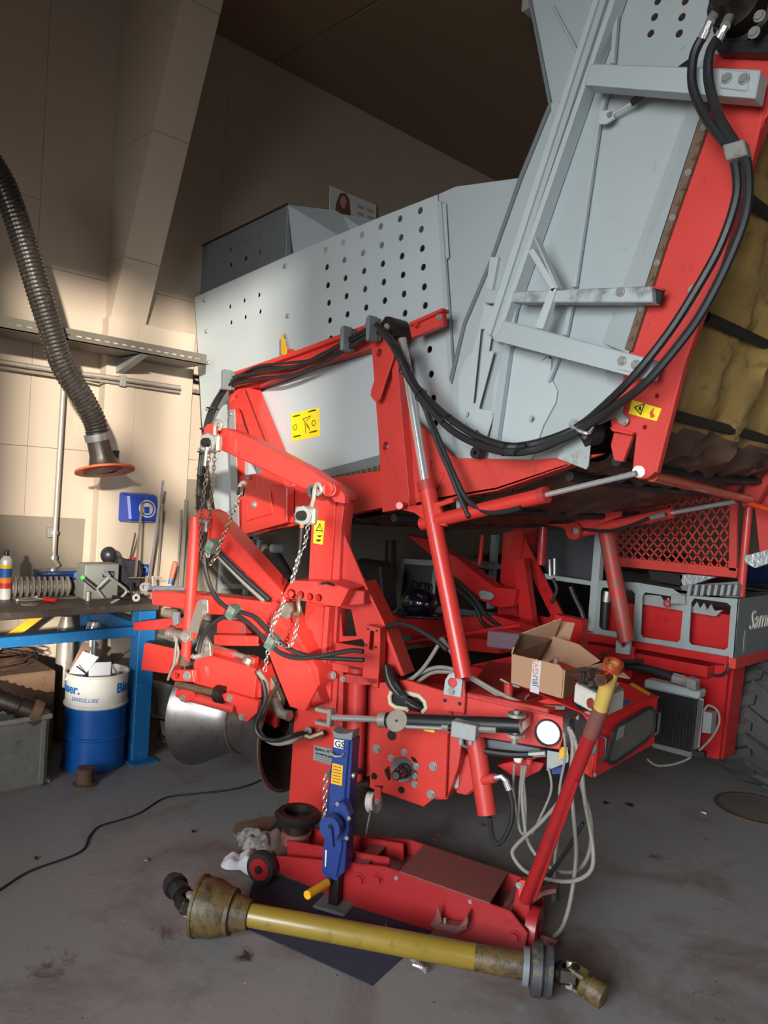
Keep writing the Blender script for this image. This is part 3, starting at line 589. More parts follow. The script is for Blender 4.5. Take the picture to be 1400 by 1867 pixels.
# hopper body behind the sheets: floor, far side
a1, a2, a3, a4 = Y0.at(380, 800), Y0.at(830, 800), Y0.at(830, 470), Y0.at(380, 640)
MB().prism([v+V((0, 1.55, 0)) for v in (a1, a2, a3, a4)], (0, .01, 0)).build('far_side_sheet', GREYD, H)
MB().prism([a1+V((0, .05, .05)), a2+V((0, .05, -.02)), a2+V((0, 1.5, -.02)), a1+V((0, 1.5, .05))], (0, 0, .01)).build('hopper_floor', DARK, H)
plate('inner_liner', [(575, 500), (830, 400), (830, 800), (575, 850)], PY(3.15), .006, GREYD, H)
# lower folded sheet inside the red frame
plate('guard_sheet', [(445, 725), (690, 645), (694, 838), (560, 866), (470, 866), (452, 800)], Y0, .004, GREYL, H, off=.035)
plate('guard_fold', [(560, 864), (694, 829), (695, 850), (590, 872)], Y0, .03, GREYD, H, off=.045)
plate('lower_left_sheet', [(390, 700), (450, 720), (470, 905), (392, 945)], Y0, .004, GREYL, H, off=.01)
def sticker(pts, pl, off, lab='yellow sticker with black print'):
    s = decal('safety_sticker', pts, pl, YEL, H, off); s['label'] = lab; return s
st = sticker([(530, 755), (581, 743), (583, 795), (532, 805)], Y0, .035)
YF = .039
for r_, (x_, y_) in enumerate(((534, 758), (562, 749), (535, 795), (564, 787))):
    pl_text('label_text', 'ACHTUNG\nxxx xx xxxx\nxx xxxxx' if 0 else 'ATTENTION', Y0, x_, y_+3, .012, INK, H, YF, d=(10, -2.4))
for x_, y_ in ((538, 779), (572, 771)): MB().ring(Y0.at(x_, y_, YF), (0, 1, 0), [(0, .014), (0, .017), (-.001, .017), (-.001, .014)], 18).build('face_symbol', INK, H)
for a_, b_ in (((552, 763), (562, 780)), ((552, 764), (566, 758)), ((566, 759), (558, 768)), ((556, 772), (557, 790)), ((560, 772), (565, 785))): MB().beam(Y0.at(*a_, YF), Y0.at(*b_, YF), .003, .001, (0, 1, 0)).build('line_symbol', INK, H)
plate('pointer', [(512, 609), (515, 609), (523, 640), (521, 650), (515, 650), (512, 640)], Y0, .004, YELB, H, off=.05)
plate('pointer_lug', [(520, 640), (530, 635), (538, 645), (538, 655), (512, 662), (512, 650)], Y0, .02, RED, H, off=.04)
# ---- red side frame
YR = PY(2.62); A1 = REDC
plate('top_rail', [(410, 686), (545, 640), (690, 588), (718, 594), (715, 622), (560, 668), (450, 711), (415, 708)], YR, .07, A1, H)
plate('top_rail_flange', [(412, 683), (545, 637), (690, 583), (694, 590), (548, 644), (414, 690)], YR, .11, A1, H, off=.03)
plate('left_post', [(416, 706), (450, 708), (496, 826), (523, 895), (523, 957), (440, 977), (424, 930), (419, 770)], YR, .06, A1, H, off=.01, holes=[(429, 726, .017), [(430, 752), (435, 744), (441, 750), (457, 800), (448, 800), (430, 772)], [(431, 795), (440, 800), (478, 862), (432, 868)]])
plate('post_flange', [(447, 707), (453, 708), (500, 824), (493, 826)], YR, .09, A1, H, off=.04)
plate('steel_strip', [(417, 747), (427, 746), (432, 880), (435, 972), (422, 975), (420, 870)], YR, .008, GALV, H, off=.03)
plate('cover_box', [(440, 900), (495, 885), (523, 890), (523, 953), (440, 975)], YR, .05, A1, H, off=.06)
plate('cover_lid', [(443, 908), (492, 895), (497, 936), (448, 950)], YR, .008, A1, H, off=.07)
bolt(YR, 464, 920, .016, H, .07); bolt(YR, 454, 871, .012, H, .015)
bolt(YR, 421, 755, .008, H, .032)
plate('lower_rail', [(500, 893), (600, 872), (694, 858), (698, 925), (628, 940), (440, 978), (440, 965), (520, 945)], YR, .06, A1, H)
# chain links along the rail
CH = mat('rusty_chain', (110, 92, 74), .7, metal=.4, wear=.4, wc=(70, 50, 36), scale=30, var=.3)
plate('chain_strip', [(586, 875), (694, 849), (694, 860), (596, 882)], YR, .02, CH, H, off=-.02)
for i in range(11):
    x_ = 592+i*10; y_ = 877-i*2.45; bolt(YR, x_, y_, .011, H, -.018, m=CH, name='chain_roller')
# ---- right upright
plate('upright_post', [(677, 628), (722, 604), (730, 740), (742, 905), (735, 927), (697, 934), (690, 800)], YR, .05, RED, H, off=.02, holes=[(691, 643, .02), (703, 813, .02)])
plate('post_face', [(712, 648), (722, 640), (745, 900), (746, 925), (733, 930)], YR, .08, RED, H, off=.05)
plate('gusset', [(703, 627), (716, 632), (716, 654), (692, 727), (686, 735), (675, 722), (676, 712)], YR, .01, RED, H, off=.075)
bolt(YR, 710, 815, .011, H, -.0)
plate('side_plate', [(727, 735), (770, 780), (797, 803), (822, 830), (833, 835), (970, 838), (1100, 827), (1035, 849), (905, 893), (835, 905), (790, 915), (735, 928)], YR, .02, RED, H, off=.0)
plate('plate_flange', [(735, 922), (790, 909), (835, 900), (905, 888), (1035, 845), (1035, 850), (905, 895), (835, 907), (790, 917), (735, 930)], YR, .06, RED, H, off=.0)
plate('outline_plate', [(735, 850), (785, 838), (783, 858), (810, 862), (790, 905), (737, 915)], YR, .006, RED, H, off=.006)
plate('arm_bracket', [(745, 590), (806, 563), (808, 592), (750, 616)], YR, .03, RED, H, off=.03)
plate('bracket_lip', [(745, 588), (806, 561), (806, 567), (746, 594)], YR, .05, RED, H, off=.05)
bolt(YR, 801, 578, .011, H, .032); bolt(YR, 761, 592, .014, H, .032, m=REDW)
q = YR.at(720, 600, .06)
MB().ring(q, (0, 1, 0), [(-.05, .016), (-.05, .05), (.05, .05), (.05, .016)], 24).build('pivot_eye', GREASE, H, smooth=True); MB().tube([q-V((0, .06, 0)), q+V((0, .06, 0))], .016, 14).build('pivot_pin', STEEL, H, smooth=True)
MB().ball(YR.at(712, 596, .07), .04, 10, (1.1, .8, .8)).build('knuckle', REDW, H, smooth=True)
# ---- long cylinder / support leg
PCyl = PY(2.50)
cy = emp('hydraulic_cylinder', PCyl.at(780, 880), parent=H)
a_, b_ = PCyl.at(733, 618), PCyl.at(776, 885)
MB().tube([a_, b_], .021, 16).build('piston_rod', CHROME, cy, smooth=True)
a_, b_ = PCyl.at(777, 882), PCyl.at(846, 1235)
MB().tube([a_, b_], .038, 20).build('cylinder_body', REDC, cy, smooth=True)
MB().tube([a_-(b_-a_).normalized()*.012, a_+(b_-a_).normalized()*.03], .041, 20).build('cylinder_gland', REDW, cy, smooth=True)
# second cylinder
cy = emp('hydraulic_cylinder', PCyl.at(900, 920), parent=H)
a_, b_, c_ = PCyl.at(770, 955), PCyl.at(993, 903), PCyl.at(1160, 863)
MB().tube([a_, b_], .030, 18).build('cylinder_body', REDC, cy, smooth=True); MB().tube([b_-(b_-a_).normalized()*.02, b_+(b_-a_).normalized()*.01], .033, 18).build('cylinder_gland', REDW, cy, smooth=True)
MB().tube([b_, c_], .011, 12).build('piston_rod', CHROME, cy, smooth=True)
MB().tube([PCyl.at(728, 922, .08), PCyl.at(738, 922, .0)], .016, 12).build('pin', REDC, H, smooth=True)
plate('cylinder_mount', [(735, 925), (800, 915), (826, 908), (824, 916), (800, 924), (812, 960), (775, 950), (755, 935), (735, 930)], PCyl, .02, REDC, H, off=.02)
# ---- elevator
YE = PY(2.64)
plate('elevator_sheet', [(945, -90), (1002, 190), (948, 324), (895, 472), (845, 590), (820, 690), (832, 836), (1000, 842), (1040, 845), (1073, 850), (1077, 800), (1112, 735), (1098, 625), (1122, 560), (1160, 455), (1258, 183), (1300, 80), (1345, -90)], YE, .006, GREY, H, holes=[(1186, 61, .014), (1238, 61, .014), (1193, 31, .014), (1243, 31, .014), (1199, 2, .014), (1249, 2, .014)], label='grey elevator side sheet')
plate('sheet_edge', [(945, -90), (950, -90), (1005, 190), (950, 326), (897, 474), (847, 592), (822, 700), (818, 690), (843, 588), (893, 470), (945, 322), (999, 190)], YE, .03, GREYD, H, off=.012)
# folded edge
MB().prism([YE.at(1258, 183, 0), YE.at(1300, 80, 0), YE.at(1345, -90, 0), YE.at(1390, -90, -.05), YE.at(1330, 80, -.05), YE.at(1290, 215, -.05)], (0, .004, 0)).build('folded_edge', GREY, H)
MB().prism([YE.at(1098, 625, 0), YE.at(1112, 735, 0), YE.at(1135, 720, -.03), YE.at(1146, 645, -.05)], (0, .004, 0)).build('folded_edge', GREY, H)
e0, e1, e2, e3 = YE.at(1258, 183, .004), YE.at(1098, 625, .004), YE.at(1138, 632, -.06), YE.at(1283, 215, -.06)
MB().prism([YE.at(1258, 183, 0), YE.at(1098, 625, 0), YE.at(1146, 645, .05), YE.at(1284, 218, .05)], (0, .004, 0)).build('folded_edge', GREY, H)
plate('rubber_seal', [(1274, 215), (1281, 218), (1148, 640), (1138, 636)], YE, .02, BLACK, H, off=.05)
RC = [(1283, 213), (1293, 216), (1152, 640), (1142, 632)]
plate('chain_guide', [(1280, 180), (1292, 180), (1285, 240), (1215, 440), (1150, 640), (1138, 636), (1203, 440), (1272, 225)], YE, .02, CH, H, off=.056)
for i in range(15):
    t_ = i/14; bolt(YE, 1283-t_*133, 232+t_*385, .009, H, .057, m=CH if i % 3 else ZINC, name='chain_roller')
# ribs
def strip(name, pts, off, th=.02, m=GREY, pl=YE, **k): return plate(name, pts, pl, th, m, H, off=off, **k)
strip('rib', [(1125, -60), (1133, -60), (1119, 115), (1111, 115)], .03); strip('rib', [(1099, 165), (1108, 165), (1092, 230), (1049, 523), (1041, 523), (1084, 230)], .03)
strip('rib', [(1036, 553), (1044, 553), (1032, 612), (1024, 610)], .03)
strip('main_channel', [(1113, -60), (1124, -60), (903, 617), (890, 608)], .06, .05); strip('channel_lip', [(1133, -60), (1141, -60), (906, 625), (899, 618)], .075, .07, GREYL)
strip('channel_lip', [(1100, -60), (1109, -60), (893, 612), (884, 604)], .075, .06, GREYL)
strip('channel_web', [(1104, -60), (1138, -60), (903, 622), (887, 607)], .04, .03)
strip('upper_brace', [(1003, 8), (1008, 8), (1057, 98), (1053, 102)], .02, .015)
strip('corner_plate', [(1004, 188), (1020, 182), (1012, 224), (1004, 204)], .012, .01)
arms = ((('upper_arm'), [(1075, 115), (1386, 126), (1376, 180), (1340, 177), (1064, 155)], .16), (('lower_arm'), [(917, 583), (1192, 656), (1182, 690), (1165, 690), (899, 620)], .16))
for nm, pts, off in arms: plate(nm, pts, YE, .07, GREY, H, off=off, bev=.005)
plate('middle_arm', [(934, 532), (1187, 521), (1189, 551), (932, 551)], YE, .06, mat('scuffed_grey_paint', (160, 168, 170), .45, wear=.55, wc=(84, 82, 82), scale=4), H, off=.14, bev=.004)
plate('arm_end_shade', [(1188, 524), (1208, 527), (1202, 554), (1190, 551)], YE, .02, DARK, H, off=.11)  # flat dark plate painting the shade inside the hollow arm end
plate('arm_end_edge', [(1186, 520), (1210, 526), (1210, 530), (1188, 525)], YE, .02, REDW, H, off=.13)
plate('arm_stub', [(883, 527), (912, 530), (905, 553), (882, 552)], YE, .03, GREY, H, off=.05)
plate('end_plate', [(1316, 126), (1366, 130), (1362, 166), (1312, 160)], YE, .006, GREY, H, off=.166, bev=.004); plate('end_plate', [(1133, 642), (1177, 653), (1168, 682), (1124, 673)], YE, .006, GREY, H, off=.166)
for q in ((1325, 143), (1356, 144), (1134, 658), (1159, 665)): bolt(YE, q[0], q[1], .013, H, .167)
bolt(YE, 1131, 532, .013, H, .142)
strip('brace_leg', [(962, 458), (972, 452), (1015, 523), (1006, 533)], .15, .03, GREYL); strip('brace_leg', [(1002, 526), (1015, 523), (989, 600), (974, 597)], .15, .03, GREYL)
strip('brace_edge', [(970, 428), (974, 430), (1017, 524), (1012, 526)], .16, .04, GREY)
# lower left sub frame
strip('hinge_strip', [(893, 468), (908, 468), (890, 562), (880, 562)], .02, .02, GREYL)
strip('slot_plate', [(884, 555), (905, 560), (880, 700), (862, 820), (838, 808), (834, 690), (848, 655), (862, 640)], .03, .008, GREYL, holes=[[(876, 600), (883, 600), (868, 735), (862, 735)]])
strip('post_strip', [(882, 640), (900, 640), (872, 745), (902, 748), (886, 800), (860, 775)], .038, .008, GREYL)
strip('rib', [(917, 627), (930, 628), (905, 805), (893, 803)], .045, .03)
strip('rib', [(934, 553), (943, 553), (935, 592), (926, 590)], .03)
strip('lever_plate', [(985, 660), (996, 650), (1005, 655), (1003, 688), (1016, 712), (1012, 735), (990, 775), (970, 835), (958, 845), (930, 852), (890, 835), (900, 700), (925, 632), (1000, 650)], .012, .008, GREYL)
strip('rib', [(1014, 652), (1018, 653), (1000, 697), (996, 695)], .03, .02)
strip('corner_sheet', [(1040, 790), (1073, 790), (1077, 800), (1072, 850), (1068, 856), (1015, 836)], .05, .006, mat('rust_edged_grey', (150, 158, 158), .5, wear=.45, wc=(122, 84, 50), scale=5))
for q in ((850, 755), (898, 755), (848, 775), (966, 762)): bolt(YE, q[0], q[1], .009, H, .042, m=GREYL)
# gas spring
gs = emp('gas_spring', YE.at(1150, 190), parent=H)
MB().tube([YE.at(1111, 211, .05), YE.at(1158, 184, .06)], .006, 8).build('rod', CHROME, gs, smooth=True); MB().tube([YE.at(1153, 187, .06), YE.at(1182, 168, .07), YE.at(1265, 110, .10)], .014, 12).build('tube', BLACK, gs, smooth=True)
strip('spring_bracket', [(1091, 202), (1112, 200), (1120, 215), (1104, 226), (1091, 226)], .055, .012, GREYL)
bolt(YE, 1111, 209, .008, H, .06)
# red elevator beam
plate('elevator_beam', [(1302, 98), (1470, 96), (1455, 160), (1395, 215), (1368, 290), (1310, 480), (1243, 665), (1222, 742), (1192, 862), (1180, 872), (1164, 874), (1152, 862), (1160, 790), (1115, 780), (1111, 755), (1134, 700), (1142, 642), (1168, 560), (1283, 218)], YE, .05, RED, H, off=.035, holes=[(1197, 722, .008), (1175, 779, .008)])
plate('beam_flange', [(1398, 150), (1404, 160), (1370, 300), (1314, 482), (1247, 667), (1197, 862), (1190, 860), (1240, 664), (1307, 478), (1362, 290)], YE, .03, RED, H, off=.042)
plate('beam_tongue', [(1119, 788), (1154, 793), (1135, 842), (1119, 839), (1113, 812)], YE, .02, RED, H, off=.02)
plate('beam_tongue_edge', [(1111, 778), (1155, 788), (1151, 793), (1115, 786)], YE, .05, RED, H, off=.05)
for q in ((1249, 567), (1160, 712), (1262, 528)): bolt(YE, q[0], q[1], .011, H, .037)
MB().tube([YE.at(1164, 860, .045), YE.at(1164, 860, -.06)], .022, 18).build('pin', ZINC, H, smooth=True)
sk = sticker([(1152, 729), (1206, 745), (1197, 768), (1146, 754)], YE, .036, 'yellow sticker with warning triangle')
plate('warning_triangle', [(1155, 742), (1176, 735), (1168, 757)], YE, .001, INK, H, off=.0390, bev=0); plate('triangle_inside', [(1159, 743), (1173, 738), (1167, 753)], YE, .001, YEL, H, off=.0400, bev=0)
plate('hand_symbol', [(1164, 742), (1169, 741), (1168, 749), (1164, 747)], YE, .001, INK, H, off=.041, bev=0); plate('person_symbol', [(1184, 752), (1193, 742), (1190, 752), (1194, 760), (1186, 762)], YE, .001, mat('red_print', (200, 60, 40), .5), H, off=.039, bev=0)
# electric coupling bracket & bushing
plate('switch_lever', [(1122, 730), (1136, 733), (1134, 752), (1147, 765), (1140, 776), (1128, 772), (1122, 760), (1090, 775), (1088, 768), (1124, 748)], YE, .008, GALV, H, off=.05)
for q in ((1129, 735), (1139, 768)): bolt(YE, q[0], q[1], .012, H, .052)
q = YE.at(1075, 790, .03); MB().ring(q, (.3, 1, .2), [(-.03, .02), (-.03, .05), (.03, .05), (.03, .02)], 22).build('bushing', RUB, H, smooth=True)
MB().tube(smoothpath([YE.at(1046, 765, .04), YE.at(1040, 776, .12), YE.at(1070, 790, .14), YE.at(1082, 778, .05)], 6), .007, 8).build('hose_hook', CHROME, H, smooth=True)
q = YE.at(871, 826, .06); MB().ring(q, (0, 1, 0), [(-.02, .01), (-.02, .026), (.02, .026), (.02, .01)], 18).build('grommet', RUB, H, smooth=True)
# hydraulic motor at the head
mo = emp('hydraulic_motor', YE.at(1370, 40), parent=H)
a_ = YE.at(1365, 35, .02)
MB().lathe(a_, (0, -1, 0), [(0, .10), (.05, .10), (.06, .085), (.13, .085), (.15, .06), (.2, .05)], 22).build('motor_body', GREASE, mo, smooth=True)
plate('motor_plate', [(1300, 75), (1480, 70), (1480, 100), (1308, 95)], YE, .05, BLACK, mo, off=.09); plate('motor_block', [(1302, 5), (1345, -10), (1350, 30), (1310, 35)], YE, .08, GREASE, mo, off=.12)
for a0, a1_, a2_ in (((1308, 20), (1294, 40), (1279, 72)), ((1330, 30), (1322, 48), (1308, 72))):
    q0, q1, q2 = YE.at(*a0, .16), YE.at(*a1_, .2), YE.at(*a2_, .2); MB().tube([q0, q1], .016, 12).build('fitting', ZINC, mo, smooth=True)
    MB().tube([q1, q1.lerp(q2, .55)], .013, 6).build('fitting', ZINC, mo); MB().tube([q1.lerp(q2, .5), q2], .016, 12).build('ferrule', CHROME, mo, smooth=True)
for q in ((1375, 60), (1385, 30)): bolt(YE, q[0], q[1], .014, mo, .15)
HO = .22
hose('hydraulic_hose', [(1279, 70, .2), (1264, 105), (1263, 160), (1290, 220), (1330, 272), (1343, 320), (1340, 370), (1312, 450), (1265, 535), (1215, 612), (1150, 692), (1095, 745, .14), (1062, 772, .10), (1030, 790, .12), (975, 808, .14), (925, 813), (870, 795), (810, 755), (760, 706), (733, 655), (712, 618), (688, 592, .13)], YE, .0155, RUB, H, off=.2)
hose('hydraulic_hose', [(1308, 70, .2), (1293, 100), (1292, 150), (1312, 215), (1345, 270), (1362, 305), (1360, 385), (1330, 470), (1285, 560), (1240, 625), (1175, 700), (1115, 745, .16), (1070, 776, .13), (1030, 798, .14), (975, 820, .16), (925, 824), (870, 810), (820, 782), (775, 735), (745, 690), (722, 640), (694, 602, .15)], YE, .0155, RUB, H, off=.22)
hose('hydraulic_hose', [(694, 598, .16), (730, 650), (765, 715), (782, 765), (800, 815), (818, 855), (836, 900), (855, 943)], YE, .011, RUB, H, off=.17)
hose('hydraulic_hose', [(700, 604, .15), (745, 690), (775, 745), (800, 800), (830, 870), (855, 915), (890, 934), (925, 932), (950, 925)], YE, .011, RUB, H, off=.16)
for x_, y_, in ((767, 720), (815, 768), (922, 819), (948, 819), (738, 672)): MB().ring(YE.at(x_, y_, .21), (YE.at(x_+10, y_+8)-YE.at(x_, y_)), [(-.003, .028), (-.003, .031), (.003, .031), (.003, .028)], 12).build('cable_tie', INK, H)
MB().box(YE.at(1344, 277, .225), (YE.at(1362, 272)-YE.at(1326, 282))/2, (0, .022, 0), (YE.at(1347, 290)-YE.at(1341, 264))/2).build('hose_clamp', ZINC, H, .004); bolt(YE, 1344, 277, .008, H, .25)
# hoses along the left rail + clamps, down the left side
hl = [[(705, 592, .07), (675, 598, .07), (636, 620, .08), (590, 645), (540, 668), (480, 672), (432, 686), (414, 700), (390, 735), (376, 770), (366, 830), (362, 900), (372, 945), (366, 985), (368, 1010)],
      [(700, 604, .07), (676, 610, .07), (638, 632, .08), (585, 664), (530, 685), (475, 690), (430, 700), (408, 715), (386, 760), (374, 820), (370, 890), (376, 930)],
      [(690, 590, .09), (640, 615, .09), (585, 652, .07), (520, 662, .07), (470, 668), (428, 690), (404, 712), (380, 765), (368, 840), (366, 905)],
      [(668, 606, .09), (610, 637, .08), (560, 660), (500, 676), (445, 684), (425, 694), (396, 735), (380, 790), (375, 850), (372, 920)]]
for i, h_ in enumerate(hl): hose('hydraulic_hose', h_, YR, .012 if i < 2 else .008, RUB, H, off=.05+.012*i)
for x_, y_ in ((416, 694), (634, 619), (681, 601)):
    MB().box(YR.at(x_, y_, .08), (.016, 0, .004), (0, .04, 0), (-.004, 0, .055)).build('hose_clamp', TEAL, H, .004); MB().box(YR.at(x_-3, y_-1, .10), (.010, 0, .003), (0, .03, 0), (-.003, 0, .06)).build('clamp_plate', GREYD, H, .002)
for x_, y_ in ((385, 745), (372, 783), (368, 825), (366, 868), (365, 905)): MB().ring(YR.at(x_+3, y_, .08), (0, .1, 1), [(-.003, .034), (-.003, .039), (.003, .039), (.003, .034)], 12).build('cable_tie', INK, H)
# ---- conveyor belt under the hopper and up the elevator
YB0 = 2.74; YB1 = 4.25; pb = PY(YB0)
prof = [(560, 905), (628, 942), (700, 935), (800, 925), (905, 900), (1035, 855), (1090, 840), (1165, 800), (1215, 730), (1262, 600), (1310, 470), (1365, 290), (1400, 170), (1440, 20), (1480, -80)]
pp = smoothpath([pb.at(*q) for q in prof], 5); mb = MB(); NY = 26; vs_ = []; fs = []
for i, q in enumerate(pp):
    for j in range(NY+1):
        t_ = j/NY; sag = -.05*math.sin(math.pi*t_); wr = .012*math.sin(i*.9+j*1.7)+.010*math.sin(j*2.3-i*.5)+.008*math.sin(i*2.1+j*.6)
        tn = (pp[min(i+1, len(pp)-1)]-pp[max(i-1, 0)]).normalized(); nn = V((tn.z, 0, -tn.x))
        vs_.append(q+V((0, t_*(YB1-YB0), 0))+nn*(-sag+wr+(.03*math.sin(j*1.1+i*.35+2*math.sin(i*.21))*math.sin(math.pi*t_) if i > 34 else 0))*.9)
for i in range(len(pp)-1):
    for j in range(NY): fs.append((i*(NY+1)+j, i*(NY+1)+j+1, (i+1)*(NY+1)+j+1, (i+1)*(NY+1)+j))
BELT = mat('lit_gold_belt', (172, 142, 88), .2, metal=.25, wear=.45, wc=(104, 82, 52), scale=3, var=.5, bump=.5, fine=5)  # gold of light through the belt is put into its colour
half = 40*(NY+1)
mb.add(vs_, fs); bo = mb.build('conveyor_belt', BELT, H, smooth=True)
bo.data.materials.append(CLOTH)
zlim = pb.at(1165, 800).z
for p_ in bo.data.polygons:
    c_ = sum((bo.data.vertices[i].co for i in p_.vertices), V((0, 0, 0)))/len(p_.vertices)
    p_.material_index = 1 if c_.z+bo['_w'][2] < zlim+.05 else 0
for i in range(4, len(pp)-2, 7):
    q = pp[i]; tn = (pp[i+1]-pp[i-1]).normalized(); nn = V((tn.z, 0, -tn.x))*.03
    MB().tube([q+nn, q+nn*1.4+V((0, .4, 0)), q+nn*1.6+V((0, 1.1, 0)), q+nn+V((0, 1.5, 0))], .022, 8).build('belt_slat', RUB, H, smooth=True)
# far side elevator frame
pf = PY(4.3)
def farp(x, y): return pb.at(x, y)+V((0, YB1-YB0+.02, 0))
MB().prism([farp(1243, 665), farp(1330, 430), farp(1460, 60), farp(1500, 100), farp(1360, 480), farp(1260, 700)], (0, .05, 0)).build('far_elevator_beam', RED, H)
plate('far_bracket', [(1395, 700), (1420, 690), (1425, 840), (1380, 915), (1352, 925), (1360, 870), (1330, 905), (1316, 885), (1322, 840), (1350, 800), (1375, 740)], PY(4.2), .05, RED, H, holes=[(1355, 807, .018), (1339, 845, .018)])
plate('far_plate', [(1375, 800), (1400, 740), (1440, 700), (1440, 1000), (1385, 1010), (1372, 890)], PY(4.35), .05, RED, H)
# orange tie rod between the two sides
a_ = YE.at(1188, 868, -.02); b_ = PY(4.1).at(1366, 910)
MB().tube([a_, b_], .021, 14).build('tie_rod', mat('orange_red_rod', (196, 66, 30), .3, coat=.5, wear=.1), H, smooth=True)
MB().tube([PY(4.1).at(1366, 918), PY(4.1).at(1430, 938)], .016, 10).build('tie_rod', MATS['orange_red_rod'], H, smooth=True)
# third cylinder with rod
P3c = PY(3.9); cy = emp('hydraulic_cylinder', P3c.at(1130, 955), parent=H)
MB().tube([P3c.at(1060, 970), P3c.at(1226, 935)], .030, 16).build('cylinder_body', RED, cy, smooth=True); MB().tube([P3c.at(1226, 935), P3c.at(1340, 914)], .012, 12).build('piston_rod', CHROME, cy, smooth=True)
MB().ring(P3c.at(1050, 968, .03), (0, 1, 0), [(-.03, .012), (-.03, .05), (.03, .05), (.03, .012)], 18).build('cylinder_eye', REDW, cy, smooth=True); bolt(P3c, 1050, 968, .014, H, .07)
hose('hydraulic_hose', [(1215, 938, .05), (1185, 944), (1150, 958), (1110, 968), (1062, 965)], P3c, .009, RUB, H, off=.06); MB().tube([P3c.at(1186, 944, .06), P3c.at(1212, 938, .06)], .015, 8).build('fitting', ZINC, H)
plate('yoke_arm', [(985, 955), (1040, 955), (1075, 935), (1130, 932), (1130, 942), (1085, 958), (1060, 978), (1045, 976), (1025, 962)], P3c, .03, RED, H, off=.03)
# ---- rust streaked red leg + grille
PG = PY(4.0)
MB().tube([PG.at(1104, 965), PG.at(1142, 1170)], .045, 18).build('strut_tube', mat('rust_streaked_red', (186, 36, 32), .5, wear=.85, wc=(104, 84, 72), scale=6, var=.2), H, smooth=True)
gr = emp('mesh_guard', PG.at(1230, 1030), parent=H)
G4 = PY(4.4)
plate('guard_rail', [(1112, 1014), (1345, 1036), (1342, 1054), (1112, 1031)], G4, .03, RED, gr, off=.01); plate('guard_rail', [(1344, 915), (1330, 915), (1328, 1040), (1342, 1042)], G4, .03, RED, gr, off=.01)
plate('guard_rail', [(1112, 945), (1122, 945), (1124, 1018), (1116, 1018)], G4, .03, RED, gr, off=.01)
TL, TRr, BRr, BLl = (1118, 925), (1342, 885), (1334, 1040), (1118, 1018)
def gq(u, v):
    a_ = (TL[0]*(1-u)+TRr[0]*u, TL[1]*(1-u)+TRr[1]*u); b_ = (BLl[0]*(1-u)+BRr[0]*u, BLl[1]*(1-u)+BRr[1]*u)
    return G4.at(a_[0]*(1-v)+b_[0]*v, a_[1]*(1-v)+b_[1]*v)
nU, nV = 16, 6
ncell = 14.0
for s_ in (1, -1):
    for k in range(-8, 26):
        # lines u*ncell - s*v*nV = k
        p_ = []
        for v in (0, 1):
            u = (k+s_*v*nV)/ncell; p_.append([u, v])
        (u0, v0), (u1, v1) = p_
        if max(u0, u1) <= 0 or min(u0, u1) >= 1: continue
        def clip(u_, ua, va, ub, vb): t = (u_-ua)/(ub-ua); return u_, va+(vb-va)*t
        if u0 < 0: u0, v0 = clip(0, u0, v0, u1, v1)
        if u0 > 1: u0, v0 = clip(1, u0, v0, u1, v1)
        if u1 < 0: u1, v1 = clip(0, u0, v0, u1, v1)
        if u1 > 1: u1, v1 = clip(1, u0, v0, u1, v1)
        MB().beam(gq(u0, v0), gq(u1, v1), .009, .006, (0, 1, 0)).build('mesh_strand', RED, gr)
MB().tube([G4.at(1366, 912, .06), G4.at(1350, 1088, .06)], .022, 14).build('corner_post', RED, H, smooth=True)
# ---- grey cover with windows (aisle side) and lettering side
PV = PY(4.25)
plate('cover_panel', [(1092, 1058), (1160, 1062), (1225, 1073), (1245, 1086), (1348, 1092), (1338, 1200), (1210, 1178), (1080, 1156)], PV, .006, mat('galv_cover', (140, 148, 148), .5, wear=.3, wc=(108, 108, 100), scale=10), H,
      holes=[[(1099, 1071), (1152, 1076), (1158, 1083), (1154, 1152), (1148, 1156), (1097, 1148), (1092, 1142), (1095, 1078)], [(1176, 1080), (1222, 1087), (1243, 1103), (1245, 1112), (1240, 1166), (1235, 1171), (1172, 1162), (1168, 1157), (1171, 1086)], [(1266, 1091), (1325, 1099), (1332, 1105), (1327, 1180), (1321, 1185), (1260, 1175), (1256, 1169), (1260, 1098)]])
C0 = PV.at(1347, 1092); C1 = PV.at(1338, 1200); SX = C0.x
side = [V((SX, 4.25, C1.z)), V((SX, 6.4, C1.z)), V((SX, 6.4, C0.z-.0)), V((SX, 4.25, C0.z))]
MB().prism(side, (-.006, 0, 0)).build('cover_side', GREYD, H)
text('side_lettering', 'Samro', .15, (SX+.002, 4.42, (C0.z+C1.z)/2-.02), (0, 1, 0), (0, .0, 1), WHITE, H, ext=.002, shear=.3)
MB().box((SX+.002, 4.37, C1.z+.08), (.001, 0, 0), (0, .012, 0), (0, 0, .06)).build('side_slot', GALV, H)
MB().box(((SX)-.02, 5.3, C1.z-.03), (.03, 0, 0), (0, 1.05, 0), (0, 0, .03)).build('side_rail', RED, H, .003)
plate('cover_top', [(1092, 1058), (1225, 1073), (1245, 1086), (1348, 1092), (1348, 1096), (1092, 1062)], PV, .6, mat('brown_dusty', (100, 90, 80), .7, wear=.3), H, off=-.01)
plate('red_tank', [(1105, 1095), (1340, 1122), (1334, 1192), (1100, 1152)], PV, .35, REDJ, H, off=-.12)
plate('serrated_strip', [(1160, 1083), (1205, 1086)]+[q for k in range(8) for q in ((1205+k*13, 1087+k*2), (1211+k*13, 1098+k*2.2))]+[(1318, 1112), (1305, 1124), (1160, 1100)], PV, .01, GALV, H, off=-.06)
